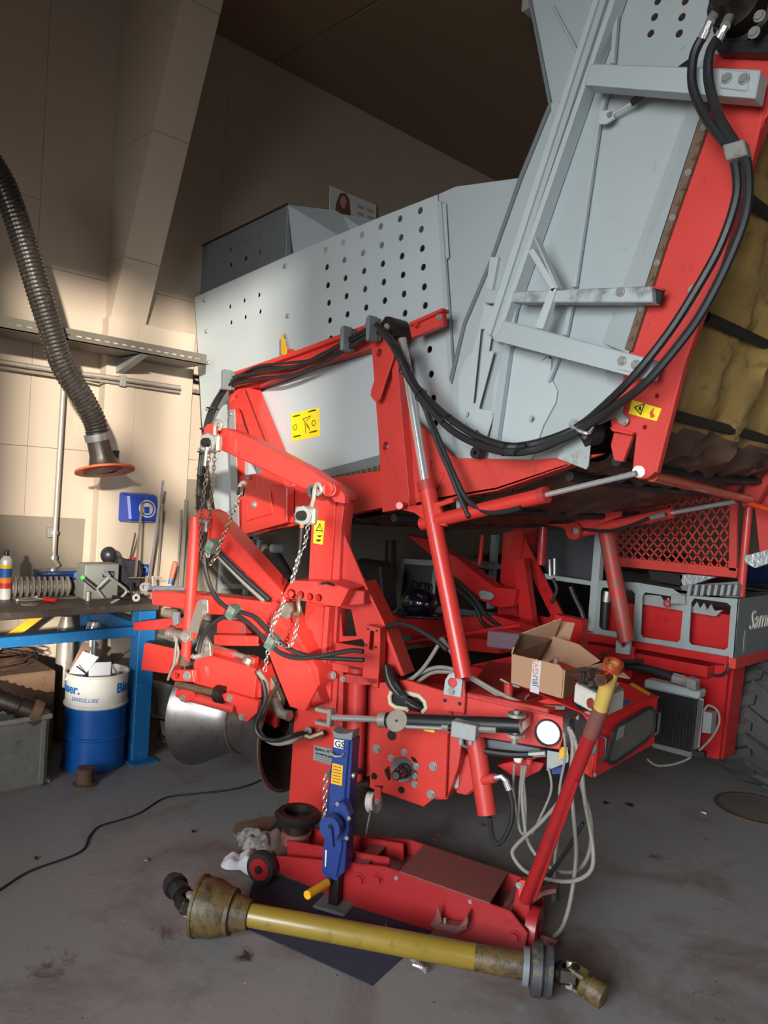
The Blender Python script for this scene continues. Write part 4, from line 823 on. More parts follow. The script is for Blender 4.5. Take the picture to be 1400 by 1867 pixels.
MB().tube([PV.at(1106, 1078, -.03), PV.at(1100, 1165, -.03)], .022, 12).build('thick_hose', RUB, H, smooth=True); MB().tube([PV.at(1107, 1078, -.03), PV.at(1105, 1097, -.03)], .024, 8).build('fitting', ZINC, H)
MB().ring(PV.at(1216, 1101, .03), (0, 1, 0), [(-.005, .013), (-.005, .022), (.005, .022), (.005, .013)], 16).build('red_ring', REDJ, H, smooth=True)
plate('sheet_tab', [(1223, 1083), (1248, 1085), (1250, 1102), (1222, 1100)], PV, .004, GALV, H, off=.03)
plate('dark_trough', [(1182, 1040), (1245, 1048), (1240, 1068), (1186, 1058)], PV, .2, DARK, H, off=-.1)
plate('slatted_grate', [(1240, 1068), (1345, 1060), (1347, 1090), (1245, 1084)], PV, .1, GREYD, H, off=-.05)
for k in range(8): plate('grate_slat', [(1255+k*12, 1066), (1261+k*12, 1066), (1257+k*12, 1086), (1251+k*12, 1086)], PV, .05, GALV, H, off=.02)
# rails below the cover
plate('chassis_rail', [(1048, 1150), (1080, 1156), (1325, 1198), (1324, 1212), (1120, 1176), (1048, 1166)], PY(4.22), .06, REDJ, H, off=.0)
plate('chassis_back', [(1048, 1160), (1330, 1208), (1330, 1230), (1060, 1200)], PY(4.42), .05, REDJ, H)
plate('chassis_rail', [(1155, 1190), (1290, 1215), (1288, 1236), (1165, 1212), (1153, 1206)], PY(4.2), .10, REDJ, H)
plate('chassis_rail', [(1060, 1172), (1122, 1182), (1122, 1205), (1060, 1195)], PY(4.2), .08, REDJ, H)
plate('jack_lug', [(1123, 1170), (1127, 1165), (1136, 1163), (1145, 1166), (1149, 1172), (1146, 1194), (1122, 1190)], PY(4.1), .02, GREY, H, off=.02, holes=[(1135, 1175, .018)])
plate('lug_plate', [(1122, 1175), (1152, 1180), (1155, 1215), (1150, 1240), (1122, 1232)], PY(4.12), .04, REDJ, H)
plate('wheel_guard', [(1240, 1215), (1328, 1212), (1310, 1385), (1285, 1379)], PY(4.3), .02, REDJ, H)
plate('wheel_guard', [(1255, 1205), (1340, 1205), (1318, 1384), (1230, 1370)], PY(4.36), .16, REDJ, H)
MB().tube(smoothpath([PY(4.3).at(1325, 1203, .05), PY(4.3).at(1326, 1222, .06), PY(4.3).at(1310, 1232, .05), PY(4.3).at(1290, 1226, .05)], 5), .008, 6).build('wiring', RUB, H, smooth=True)
# hydraulic hose + elbow above the cooler
hose('hydraulic_hose', [(1125, 1207), (1150, 1213), (1190, 1222), (1232, 1237)], PY(4.0), .022, RUB, H, off=.05, seg=10)
MB().tube([PY(4.0).at(1228, 1236, .05), PY(4.0).at(1245, 1241, .05)], .028, 12).build('ferrule', CHROME, H, smooth=True); MB().tube([PY(4.0).at(1243, 1240, .05), PY(4.0).at(1256, 1243, .05)], .026, 6).build('hex_fitting', ZINC, H)
MB().box(PY(4.0).at(1263, 1246, .05), (.026, 0, -.004), (0, .03, 0), (0, 0, .028)).build('elbow', ZINC, H, .006)
hose('hydraulic_hose', [(1098, 1190), (1108, 1202), (1130, 1206), (1172, 1205)], PY(3.9), .012, RUB, H, off=.05)
# cooler
PR = PY(4.02); co = emp('oil_cooler', PR.at(1230, 1310), parent=H)
plate('top_tank', [(1174, 1238), (1276, 1260), (1272, 1276), (1172, 1254)], PR, .09, GREY, co, off=.02, bev=.01)
plate('fin_core', [(1182, 1254), (1271, 1274), (1262, 1376), (1180, 1356)], PR, .06, mat('cooler_core', (44, 42, 44), .5, metal=.3, scale=60, var=.3), co)
for k in range(14):
    f0 = k/14; plate('fin', [(1184+f0*84, 1257+f0*18), (1187+f0*84, 1257.6+f0*18), (1183+f0*79, 1355+f0*19), (1180+f0*79, 1354+f0*19)], PR, .006, BLACK, co, off=.008, bev=0)
plate('bottom_tank', [(1180, 1352), (1262, 1372), (1260, 1382), (1192, 1364)], PR, .07, GREYD, co, off=.01)
plate('perforated_edge', [(1272, 1276), (1281, 1278), (1270, 1368), (1262, 1372)], PR, .02, mat('perforated_steel', (120, 118, 112), .4, metal=.6, scale=120, wear=.5, wc=(20, 20, 20)), co, off=.02)
plate('side_flange', [(1274, 1272), (1283, 1274), (1275, 1362), (1270, 1366)], PR, .004, GALV, co, off=.012)
plate('sensor_box', [(1282, 1297), (1298, 1300), (1295, 1338), (1279, 1336)], PR, .06, GALV, co, off=.06)
plate('plug', [(1262, 1368), (1284, 1372), (1282, 1384), (1262, 1380)], PR, .04, RUB, co, off=.06)
hose('thin_cable', [(1283, 1296), (1292, 1286), (1308, 1296), (1311, 1318), (1297, 1345), (1275, 1368)], PR, .006, CABLE, H, off=.06)
hose('thin_cable', [(1180, 1384), (1195, 1395), (1220, 1395), (1245, 1388), (1260, 1380)], PR, .006, CABLE, H, off=.06)
# ---- tyre
ty = emp('wheel', (-1.63, 5.0, .44), parent=H)
TC = V((-1.63, 5.0, .44)); R0 = .43
MB().ring(TC, (1, 0, 0), [(-.25, .21), (-.28, .29), (-.27, .35), (-.21, R0-.03), (0, R0-.01), (.21, R0-.03), (.27, .35), (.28, .29), (.25, .21)], 56).build('tyre', TYRE, ty, smooth=True)
MB().ring(TC, (1, 0, 0), [(-.2, .06), (-.22, .21), (.22, .21), (.2, .06)], 32).build('rim', REDJ, ty, smooth=True)
lug = {}
for k in range(18):
    for s_ in (-1, 1):
        an = 2*math.pi*(k+(.5 if s_ > 0 else 0))/18
        if s_ not in lug:
            o_ = MB(); b_ = []
            for t_ in (0, .25, .5, .75, 1):
                x_ = s_*(-.02+t_*.29); a2 = t_*.36; rr = R0+.018-.08*max(0, t_-.45)**1.3*1.6
                for w_ in (-.07, .07):
                    for h_ in (rr, rr-.09): b_.append(V((x_, math.cos(a2+w_)*h_, math.sin(a2+w_)*h_)))
            n_ = 5; fs = []
            for i in range(n_-1):
                b0 = i*4; b1 = b0+4
                fs += [(b0, b0+2, b1+2, b1), (b0+1, b1+1, b1+3, b0+3), (b0, b1, b1+1, b0+1), (b0+2, b0+3, b1+3, b1+2)]
            fs += [(0, 1, 3, 2), ((n_-1)*4, (n_-1)*4+2, (n_-1)*4+3, (n_-1)*4+1)]
            ob = o_.add(b_, fs).build('tread_lug', TYRE, None, .006, origin=(0, 0, 0)); lug[s_] = ob.data; bpy.data.objects.remove(ob)
        ob = bpy.data.objects.new('tread_lug', lug[s_]); col.objects.link(ob); ob.parent = ty; ob.location = TC-V(ty['_w']); ob.rotation_euler = (an, 0, 0)
        ob['_w'] = tuple(TC)
# ================================================================= FRONT UNIT (pivoting hitch, 20 degrees off the hopper)
th = math.radians(20)
FO = PY(2.35).at(600, 1300)
def FP(off=0): return PL(FO-V((-math.sin(th), math.cos(th), 0))*off, (-math.sin(th), math.cos(th), 0))
F = FP(0); FU = V((math.cos(th), math.sin(th), 0)); FN = F.n
def fp(name, pts, th_, m=RED, off=0, **k): return plate(name, pts, F, th_, m, H, off=off, **k)
# pivot box and kingpin
fp('pivot_box', [(540, 1205), (612, 1215), (618, 1240), (618, 1330), (612, 1482), (590, 1483), (526, 1466), (537, 1300), (545, 1290)], .28, REDC)
fp('pivot_box_side', [(618, 1225), (688, 1240), (684, 1340), (672, 1440), (640, 1452), (612, 1455)], .2, RED, off=-.06)
fp('pivot_channel', [(612, 1222), (626, 1225), (622, 1450), (608, 1470)], .12, RED, off=.0)
fp('raised_plate', [(560, 1212), (604, 1222), (616, 1230), (612, 1300), (598, 1300), (602, 1240), (560, 1232)], .01, RED, off=.012)
bolt(F, 607, 1231, .014, H, .024)
fp('pivot_box_top', [(540, 1195), (680, 1222), (684, 1236), (640, 1228), (540, 1212)], .2, RED, off=.01)
MB().tube([F.at(652, 1240, .0), F.at(645, 1445, .0)], .042, 20).build('pivot_cylinder', RED, H, smooth=True)
fp('pivot_cap', [(623, 1233), (632, 1229), (688, 1238), (688, 1247), (660, 1250), (626, 1243)], .12, REDW, off=.07)
MB().ring(F.at(651, 1228, .0), (0, 0, 1), [(0, .0), (0, .042), (.03, .042), (.03, .0)], 18).build('pivot_head', REDW, H, smooth=True); bolt(F, 625, 1238, .010, H, .075)
fp('pivot_foot', [(640, 1430), (672, 1425), (672, 1442), (640, 1455)], .12, GREASE, off=.05)
for q in ((650, 1405), (658, 1440)): MB().tube([F.at(q[0]-6, q[1], .07), F.at(q[0]+8, q[1]+2, .09)], .012, 8).build('grease_nipple', GREASE, H)
# swing pivot with cylinder barrel at left of the box
fp('barrel_bracket', [(575, 1232), (604, 1238), (602, 1280), (570, 1288), (562, 1262)], .1, RED, off=.03)
MB().tube([F.at(556, 1275, .06), F.at(590, 1262, .06)], .045, 18).build('pivot_barrel', REDW, H, smooth=True)
# nameplate
NP = fp('name_plate', [(572, 1358), (606, 1366), (606, 1396), (571, 1386)], .002, GALV, off=.004, bev=0)
for i, (s_, z_) in enumerate((('Samro AG', .022), ('CH-3400 Burgdorf', .013), ('CE 0000 typ', .010), ('kg max', .009))):
    if i < 2: pl_text('plate_text', s_, F, 574, 1367+i*7.5, z_, INK, H, .007, d=(10, 2.4))
for k in range(3): fp('plate_line', [(574, 1377+k*4), (603, 1384+k*4), (603, 1385.5+k*4), (574, 1378.5+k*4)], .001, GREYD, off=.006, bev=0)
# hydraulic couplings
q0 = F.at(545, 1345, .10)
MB().tube([F.at(548, 1338, .1), F.at(560, 1340, .07), F.at(572, 1344, .06), F.at(582, 1340, .05)], .013, 8).build('coupling', mat('brass_dirty', (120, 96, 72), .45, metal=.6, wear=.4), H, smooth=True)
MB().tube([F.at(552, 1340, .1), F.at(566, 1345, .09), F.at(590, 1336, .06)], .016, 8).build('coupling', MATS['brass_dirty'], H, smooth=True)
for a_ in ((566, 1332), (588, 1337)): MB().tube([F.at(a_[0], a_[1]), F.at(a_[0]-5, a_[1]+1, .07)], .018, 10).build('coupling_nut', BLACK, H, smooth=True)
# gearbox plate
th2 = F
fp('gearbox_body', [(688, 1252), (845, 1280), (845, 1335), (835, 1400), (815, 1458), (790, 1458), (700, 1436), (678, 1432)], .22, RED, off=.02)
fp('gearbox_plate', [(684, 1246), (740, 1240), (815, 1262), (830, 1335), (816, 1337), (812, 1455), (792, 1455), (772, 1471), (673, 1436)], .02, REDC, off=.05,
   holes=[(714, 1341, .022), [(716, 1262), (724, 1258), (764, 1270), (773, 1280), (775, 1292), (768, 1300), (720, 1290), (712, 1282), (711, 1270)]])
mb = MB().tube([F.at(*q, .055) for q in ((744, 1297), (742, 1293), (722, 1290), (712, 1283), (710, 1270), (714, 1261), (722, 1258), (764, 1269), (774, 1279), (777, 1291), (770, 1299))], .010, 8)
mb.build('slot_edging', mat('cream_rubber', (200, 188, 160), .6), H, smooth=True)
fp('slot_dark', [(712, 1258), (776, 1268), (776, 1300), (712, 1290)], .01, DARK, off=.04)
for i in range(5): hose('hydraulic_hose', [(702+i*1.5, 1215, .02), (708+i*3, 1245, .07+.01*i), (728+i*2, 1268, .10), (752, 1282+i*2, .09), (772, 1291, .03), (800, 1300, -.05)], F, .012, RUB if i != 2 else CABLE, H)
MB().ring(F.at(714, 1341, .052), FN, [(-.0005, .0005), (-.0005, .021), (.0005, .021), (.0005, .0005)], 18).build('hole_shade', DARK, H)  # dark disc paints shade into the hole, hiding the red body behind
MB().ring(F.at(735, 1403, .052), FN, [(0, .02), (-.012, .052), (0, .056), (.01, .056), (.01, .02)], 30).build('bearing_cover', mat('bearing_grey', (112, 118, 120), .5, metal=.4, wear=.2, wc=(30, 28, 26)), H, smooth=True)
sa = F.at(740, 1403, .05); sb_ = F.at(722, 1414, .20)
MB().lathe(sa, sb_-sa, [(-.02, .032), (.05, .032), (.055, .022), (.15, .022), (.16, .016)], 12).build('splined_shaft', GREASE, H, smooth=True)
for k in range(8):
    an = 2*math.pi*k/8
ax = (sb_-sa).normalized(); u_ = ax.cross(V((0, 0, 1))).normalized(); w_ = ax.cross(u_)
for k in range(8): an = 2*math.pi*k/8; c_ = sa+ax*.10+(u_*math.cos(an)+w_*math.sin(an))*.022; MB().beam(c_-ax*.04, c_+ax*.04, .006, .006).build('spline', BLACK, H)
OIL = mat('oil_smear', (50, 20, 16), .3)
for q in ((687, 1365), (682, 1415), (790, 1397), (786, 1448), (713, 1382), (737, 1371), (759, 1397), (756, 1430), (732, 1440), (756, 1414)): bolt(F, q[0], q[1], .0115 if q[1] < 1445 and q[0] not in (687, 790) else .015, H, .051, m=GREASE if q in ((682, 1415), (732, 1440)) else ZINC)
for pts in ([(700, 1404), (709, 1396), (713, 1420), (708, 1424)], [(748, 1378), (757, 1382), (762, 1392), (752, 1388)], [(683, 1432), (700, 1433), (696, 1438), (688, 1437)], [(757, 1405), (762, 1410), (760, 1424), (754, 1420)]): fp('oil_stain', pts, .001, OIL, off=.0515, bev=0)
fp('yellow_label', [(762, 1322), (791, 1326), (792, 1336), (775, 1333)], .001, YEL, off=.0525, bev=0)
# small pulley below
MB().ring(F.at(681, 1461, .03), (.9, .3, .15), [(-.015, .01), (-.018, .05), (-.006, .04), (.006, .04), (.018, .05), (.015, .01)], 26).build('pulley', WHITE, H, smooth=True)
fp('pulley_bracket', [(682, 1434), (694, 1436), (694, 1462), (690, 1468), (682, 1466)], .008, RED, off=.06); bolt(F, 688, 1461, .01, H, .062)
tag(hose('pull_wire', [(676, 1476, .03), (668, 1520, .08), (668, 1560, .12), (677, 1610, .18), (700, 1680, .5), (720, 1712, .62), (742, 1738, .72)], F, .004, CABLE, None), 'thin steel wire hanging from the small pulley down to the floor', 'wire')
q = PZ(.02).at(745, 1742); q2 = PZ(.02).at(772, 1768)
wt = emp('wire_fork_end', q, 'zinc fork terminal lying on the floor beside the mat corner', 'fork terminal'); d_ = (q2-q)
MB().tube([q, q+d_*.45], .008, 8).build('stem', ZINC, wt); MB().beam(q+d_*.4+V((.012, .0, 0)), q2+V((.012, 0, 0)), .006, .016).build('prong', ZINC, wt, .001); MB().beam(q+d_*.4-V((.012, .0, 0)), q2-V((.012, 0, 0)), .006, .016).build('prong', ZINC, wt, .001)
MB().tube([q2-V((.025, 0.01, 0))-d_*.2, q2+V((.025, .01, 0))-d_*.2], .007, 8).build('pin', ZINC, wt)
# red box behind + leg
fp('gear_motor', [(845, 1378), (858, 1372), (868, 1385), (866, 1440), (852, 1452), (828, 1446), (830, 1395)], .12, RED, off=-.05, bev=.01)
fp('motor_cover', [(825, 1380), (838, 1376), (834, 1440), (818, 1438)], .08, WHITE, off=-.03, bev=.008)
leg_a, leg_b = F.at(864, 1330, -.02), F.at(888, 1484, .02)
lg = emp('support_leg', leg_b, parent=H)
MB().tube([leg_a, leg_b], .042, 22).build('leg_tube', RED, lg, smooth=True); MB().tube([F.at(880, 1423, .03), F.at(903, 1418, .04)], .020, 12).build('port', RED, lg, smooth=True)
MB().tube([F.at(901, 1418, .04), F.at(914, 1416, .04), F.at(922, 1424, .04)], .012, 8).build('elbow_fitting', ZINC, lg, smooth=True); MB().tube([F.at(921, 1422, .04), F.at(928, 1440, .04)], .014, 10).build('ferrule', CHROME, lg, smooth=True)
hose('drain_hose', [(928, 1438), (934, 1465), (932, 1500), (918, 1530), (906, 1538), (897, 1525), (893, 1490)], F, .010, RUB, lg, off=.04)
# drawbar beam
fp('drawbar', [(826, 1262), (845, 1270), (1036, 1312), (1020, 1367), (838, 1338), (826, 1338)], .16, REDC, off=.03)
fp('drawbar_top', [(812, 1256), (860, 1266), (1036, 1310), (1036, 1314), (826, 1266)], .2, REDW, off=.034)
fp('bracket_step', [(815, 1255), (846, 1262), (846, 1302), (838, 1302), (838, 1285), (824, 1285), (818, 1300), (812, 1298)], .01, RED, off=.055)
lt = emp('marker_lamp', F.at(1000, 1337), parent=H)
MB().ring(F.at(999, 1336, .035), FN, [(0, .045), (-.012, .054), (.008, .056), (.012, .045)], 40).build('lamp_rim', RUB, lt, smooth=True)
MB().ring(F.at(999, 1336, .043), FN, [(-.004, .001), (0, .046), (.008, .046), (.006, .001)], 40).build('lamp_lens', mat('lamp_lens', (250, 250, 246), .3, emit=.9, var=.0), lt, smooth=True)
for x_, y_ in ((825, 1253), ): 
    plate('eye_plate', [(808, 1266), (811, 1240), (818, 1229), (828, 1226), (838, 1231), (843, 1242), (840, 1272)], F, .012, GREY, H, off=.07, holes=[(825, 1245, .021)]); bolt(F, 823, 1260, .013, H, .071)
fp('eye_plate_back', [(806, 1270), (812, 1238), (826, 1229), (846, 1240), (848, 1268), (846, 1300), (808, 1296)], .02, RED, off=.058)
for q in ((811, 1277), (838, 1283)): MB().ring(F.at(q[0], q[1], .06), FN, [(-.001, .001), (-.001, .008), (0, .008), (0, .001)], 12).build('hole_mark', DARK, H)
# black cylinder in front
bc = emp('steering_cylinder', F.at(760, 1315), parent=H)
BO = .20
MB().tube([F.at(694, 1312, BO), F.at(950, 1323, BO)], .030, 20).build('cylinder_body', BLACK, bc, smooth=True); MB().tube([F.at(605, 1308, BO), F.at(696, 1312, BO)], .014, 14).build('piston_rod', CHROME, bc, smooth=True)
MB().tube([F.at(693, 1312, BO), F.at(706, 1312.6, BO)], .034, 20).build('gland', STEEL, bc, smooth=True)
for dy in (-13, 11): MB().box(F.at(590, 1307+dy, BO), FU*.034, FN*.022, V((0, 0, .009))).build('clevis_fork', STEEL, bc, .003)
MB().box(F.at(603, 1308, BO), FU*.010, FN*.022, V((0, 0, .040))).build('clevis_block', STEEL, bc, .003)
MB().ring(F.at(724, 1315, BO+.03), (FN*-1+V((0, 0, .6))), [(0, .006), (0, .046), (.008, .046), (.008, .006)], 28).build('washer', STEEL, bc, smooth=True)
MB().tube([F.at(722, 1324, BO+.03), F.at(812, 1328, BO+.03)], .008, 10).build('oil_pipe', CHROME, bc, smooth=True)
MB().tube([F.at(806, 1326, BO+.03), F.at(818, 1327, BO+.03)], .013, 6).build('fitting_nut', ZINC, bc); MB().tube([F.at(872, 1329, BO+.03), F.at(905, 1331, BO+.03)], .012, 6).build('fitting_nut', ZINC, bc)
MB().box(F.at(849, 1330, BO+.04), FU*.052, FN*.03, V((0, 0, .032))).build('valve_block', GALV, bc, .003)
for x_ in (840, 858): MB().tube([F.at(x_, 1342, BO+.04), F.at(x_, 1357, BO+.04)], .012, 10).build('port_plug', ZINC, bc, smooth=True)
MB().tube([F.at(818, 1328, BO+.03), F.at(832, 1329, BO+.03)], .014, 8).build('adapter', GREASE, bc)
ck = F.at(940, 1322, BO-.02)
MB().ring(ck+V((0, 0, .035)), (0, 0, 1), [(0, .01), (0, .036), (.012, .036), (.012, .01)], 20).build('rod_eye', STEEL, bc, smooth=True); MB().ring(ck-V((0, 0, .045)), (0, 0, 1), [(0, .01), (0, .036), (.012, .036), (.012, .01)], 20).build('rod_eye', STEEL, bc, smooth=True)
MB().tube([ck-V((0, 0, .075)), ck+V((0, 0, .06))], .013, 12).build('pin', ZINC, bc, smooth=True); MB().box(ck-FN*-.06, FU*.03, FN*.08, V((0, 0, .024))).build('lug', RED, bc, .004)
# things under the drawbar
fp('hose_tray', [(830, 1345), (905, 1350), (985, 1366), (985, 1374), (900, 1366), (832, 1356)], .2, GREYD, off=-.05)
hose('hydraulic_hose', [(828, 1350), (850, 1362), (885, 1370), (930, 1376), (972, 1376)], F, .014, RUB, H, off=-.0); MB().tube([F.at(965, 1376), F.at(995, 1374)], .014, 8).build('ferrule', ZINC, H, smooth=True)
fp('yellow_tag_plate', [(997, 1368), (1037, 1375), (1036, 1390), (996, 1406)], .004, GALV, off=.0); fp('yellow_tag', [(1020, 1362), (1034, 1362), (1036, 1376), (1018, 1387)], .002, YELB, off=.006)
fp('red_lower_plate', [(905, 1395), (955, 1384), (992, 1392), (985, 1405), (960, 1418), (930, 1412)], .1, REDJ, off=-.12)
MB().lathe(F.at(965, 1384, -.05), (0, 0, 1), [(-.02, .014), (0, .014), (.012, .034), (.02, .034)], 18).build('red_knob', RED, H, smooth=True)
fp('white_connector', [(935, 1378), (953, 1380), (948, 1394), (936, 1390)], .03, WHITE, off=-.0, bev=.006)
fp('blue_connector', [(1005, 1400), (1030, 1395), (1026, 1412), (1006, 1412)], .04, JBLUE, off=-.06)
for i, pts in enumerate((((952, 1395), (948, 1440), (945, 1500), (955, 1520), (958, 1470), (952, 1400)), ((938, 1392), (936, 1440), (945, 1500)))): hose('grey_wire', [(x, y, -.02-.02*i) for x, y in pts], F, .006, CABLE, H)
# ---- mast
fp('mast_post', [(575, 890), (590, 880), (606, 892), (612, 905), (606, 1000), (602, 1060), (588, 1215), (545, 1215), (552, 1150), (562, 1060), (568, 950)], .14, REDC, off=.02)
fp('mast_side', [(604, 884), (622, 905), (627, 925), (622, 960), (618, 1060), (610, 1215), (588, 1218), (600, 1060), (606, 910)], .10, RED, off=-.0)
fp('mast_cap', [(571, 872), (580, 868), (628, 898), (628, 912), (600, 908), (596, 895)], .12, RED, off=.015)
fp('mast_gusset', [(606, 962), (612, 955), (620, 958), (664, 1060), (700, 1135), (735, 1232), (700, 1226), (690, 1222), (660, 1165), (612, 1172), (612, 1225), (604, 1225)], .015, REDC, off=-.03, holes=[[(620, 1108), (640, 1112), (650, 1160), (624, 1160)]])
fp('mast_gusset_edge', [(664, 1060), (700, 1135), (737, 1232), (730, 1234), (694, 1137), (660, 1062)], .12, REDC, off=-.0)
fp('lower_bracket', [(545, 1150), (575, 1105), (605, 1108), (600, 1225), (545, 1222)], .12, REDC, off=.03, holes=[(565, 1156, .022)])
fp('mast_rib', [(592, 1105), (600, 1106), (592, 1222), (584, 1222)], .06, RED, off=.06)
fp('lower_cross_plate', [(600, 1170), (665, 1180), (665, 1230), (600, 1222)], .012, REDC, off=.0)
fp('slotted_bracket', [(667, 1140), (693, 1145), (693, 1175), (691, 1220), (688, 1256), (660, 1236), (664, 1180)], .06, REDC, off=.07, holes=[[(675, 1150), (682, 1151), (680, 1186), (672, 1184)]])
for q in ((671, 1147), (687, 1150), (668, 1176), (685, 1180)): MB().ring(F.at(q[0], q[1], .071), FN, [(-.001, .001), (-.001, .006), (0, .006), (0, .001)], 10).build('hole_mark', INK, H)
# pin rail
fp('pin_rail', [(524, 1070), (532, 1058), (600, 1062), (636, 1074), (620, 1106), (600, 1104), (514, 1088)], .16, REDC, off=.14, holes=[(531, 1083, .024), (548, 1085, .020), (565, 1088, .018), (581, 1090, .018)], bev=.005)
fp('pin_rail_end', [(630, 1074), (664, 1078), (663, 1102), (618, 1106)], .10, RED, off=.06, bev=.004)
MB().ring(F.at(531, 1083, .142), FN, [(-.004, .001), (-.004, .014), (.004, .014), (.004, .001)], 14).build('pin', RED, H, smooth=True)
tag(MB().tube([F.at(585, 1064, .20), F.at(596, 1062, .19), F.at(602, 1064, .17), F.at(609, 1067, .17)], .007, 6).build('rubber_strap', BLACK, None, smooth=True), 'small black rubber strap end lying on the red pin rail', 'strap')
# stickers on mast
s_ = decal('safety_sticker', [(573, 948), (592, 950), (588, 993), (571, 990)], F, YEL, H, .0205); s_['label'] = 'yellow sticker with warning triangle and hand symbols'
fp('warning_triangle', [(583, 953), (589, 969), (575, 968)], .001, INK, off=.0225, bev=0); fp('triangle_inside', [(583, 957), (587, 967), (577.5, 966.5)], .001, YEL, off=.0235, bev=0)
fp('mark', [(582.4, 959), (583.6, 959), (583.2, 964), (582.2, 964)], .0005, INK, off=.024, bev=0)
fp('hand_symbol', [(576, 976), (589, 976), (582, 980)], .001, INK, off=.0225, bev=0); fp('glove_symbol', [(577, 983), (586, 984), (582, 988), (576, 987)], .001, INK, off=.0225, bev=0)
fp('divider_line', [(572, 970), (590, 971), (590, 971.6), (572, 970.7)], .0005, INK, off=.0228, bev=0)
# ---- upper arm
AO = .16
def armbox(name, near, thk, m=REDC, off=AO, **k): return fp(name, near, thk, m, off=off, bev=.006, **k)
armbox('upper_arm', [(398, 782), (410, 780), (455, 797), (560, 852), (602, 880), (607, 893), (600, 905), (556, 893), (440, 838), (399, 819)], .10)
fp('arm_end_plate', [(372, 780), (378, 773), (388, 772), (398, 780), (400, 812), (390, 806), (376, 800), (371, 790)], .015, REDC, off=AO+.005)
fp('arm_knuckle', [(592, 875), (608, 880), (628, 902), (628, 918), (610, 915), (598, 900)], .05, RED, off=AO-.07)
MB().tube([F.at(600, 893, AO-.01), F.at(600, 893, AO-.14)], .030, 18).build('pivot_tube', REDC, H, smooth=True)
# lower boom
armbox('lower_boom', [(365, 932), (372, 927), (386, 934), (515, 1080), (520, 1100), (498, 1102), (470, 1070), (366, 968)], .12, off=.10)
fp('boom_end_plate', [(357, 940), (361, 930), (370, 927), (380, 932), (384, 945), (378, 990), (368, 968)], .012, REDC, off=.115)
armbox('elbow_arm', [(352, 1084), (440, 1092), (495, 1098), (508, 1108), (545, 1170), (575, 1225), (580, 1250), (556, 1297), (528, 1288), (485, 1180), (455, 1132), (420, 1122), (352, 1118)], .12, off=.12)
fp('elbow_rim', [(497, 1095), (512, 1104), (580, 1222), (583, 1250), (577, 1250), (572, 1228), (506, 1110), (494, 1101)], .14, REDC, off=.14)
fp('front_tube', [(275, 1078), (352, 1083), (352, 1113), (276, 1103)], .12, REDC, off=.115, bev=.006)
fp('lower_tube', [(243+0, 1137-2), (300, 1128), (345, 1127), (342, 1146), (250, 1150), (242, 1147)], .05, REDW, off=.0, bev=.003)
# vertical cylinder
vc = emp('hydraulic_cylinder', F.at(345, 1180), parent=H)
MB().tube([F.at(357, 942, .20), F.at(343, 1160, .20)], .028, 18).build('cylinder_body', REDC, vc, smooth=True); MB().tube([F.at(342, 1158, .2), F.at(337, 1208, .2)], .025, 16).build('cylinder_base', REDC, vc, smooth=True)
MB().tube([F.at(337, 1195, .2), F.at(336, 1212, .2)], .028, 16).build('cylinder_foot', RUST, vc, smooth=True); MB().tube([F.at(336, 1208, .2), F.at(336, 1225, .2)], .012, 8).build('rod_end', GREASE, vc, smooth=True)
MB().tube([F.at(366, 949, .22), F.at(377, 952, .24)], .010, 8).build('fitting', ZINC, vc, smooth=True); MB().tube([F.at(377, 952, .24), F.at(375, 970, .24)], .009, 8).build('ferrule', ZINC, vc, smooth=True)
hose('hydraulic_hose', [(375, 968, .24), (372, 1000), (375, 1040), (388, 1080), (410, 1105), (435, 1115), (465, 1125), (490, 1150), (520, 1178), (555, 1195), (600, 1200), (663, 1203)], F, .0105, RUB, H, off=.22)
hose('hydraulic_hose', [(362, 1190, .24), (368, 1165), (385, 1140), (410, 1124), (430, 1122), (455, 1138), (480, 1162), (510, 1190), (545, 1200), (590, 1195), (640, 1186), (662, 1188)], F, .0105, RUB, H, off=.235)
for x_, y_ in ((426, 1116), (497, 1171), (388, 996)): MB().box(F.at(x_, y_, .235), FU*.018+V((0, 0, -.01)), FN*.035, V((0, 0, .028))+FU*.012).build('hose_clamp', TEAL, H, .004)
hose('boom_pipe', [(392, 1000), (440, 1048), (492, 1094)], F, .014, RUB, H, off=.13); hose('boom_pipe', [(398, 1014), (445, 1062), (482, 1096)], F, .011, CABLE, H, off=.12)
# link plates
LK = mat('scuffed_link_steel', (150, 138, 126), .4, metal=.6, wear=.3, wc=(100, 84, 70), scale=16)
fp('link_plate', [(358, 1098), (365, 1092), (378, 1094), (379, 1118), (370, 1122), (363, 1140), (356, 1165), (345, 1170), (335, 1170), (328, 1164), (330, 1152), (343, 1148)], .012, LK, off=.24)
for q in ((374, 1098), (373, 1116)): bolt(F, q[0], q[1], .010, H, .242)
bolt(F, 338, 1162, .017, H, .244); bolt(F, 354, 1159, .012, H, .243, m=RED)
MB().tube([F.at(308, 1155, .22), F.at(336, 1160, .22)], .024, 14).build('link_barrel', LK, H, smooth=True); MB().tube([F.at(308, 1155, .22), F.at(312, 1156, .22)], .032, 16).build('barrel_head', LK, H, smooth=True)
hose('brake_wire', [(318, 1160), (325, 1185), (322, 1205), (312, 1222), (306, 1240)], F, .006, CABLE, H, off=.25); hose('brake_wire', [(322, 1162), (320, 1185), (317, 1210), (310, 1226)], F, .006, CABLE, H, off=.26)
MB().ring(F.at(310, 1118, .03), FU, [(-.03, .01), (-.03, .026), (.03, .026), (.03, .01)], 16).build('spring_spool', LK, H, smooth=True); fp('spring_arm', [(312, 1115), (325, 1116), (324, 1138), (316, 1142)], .02, GREYD, off=.04)
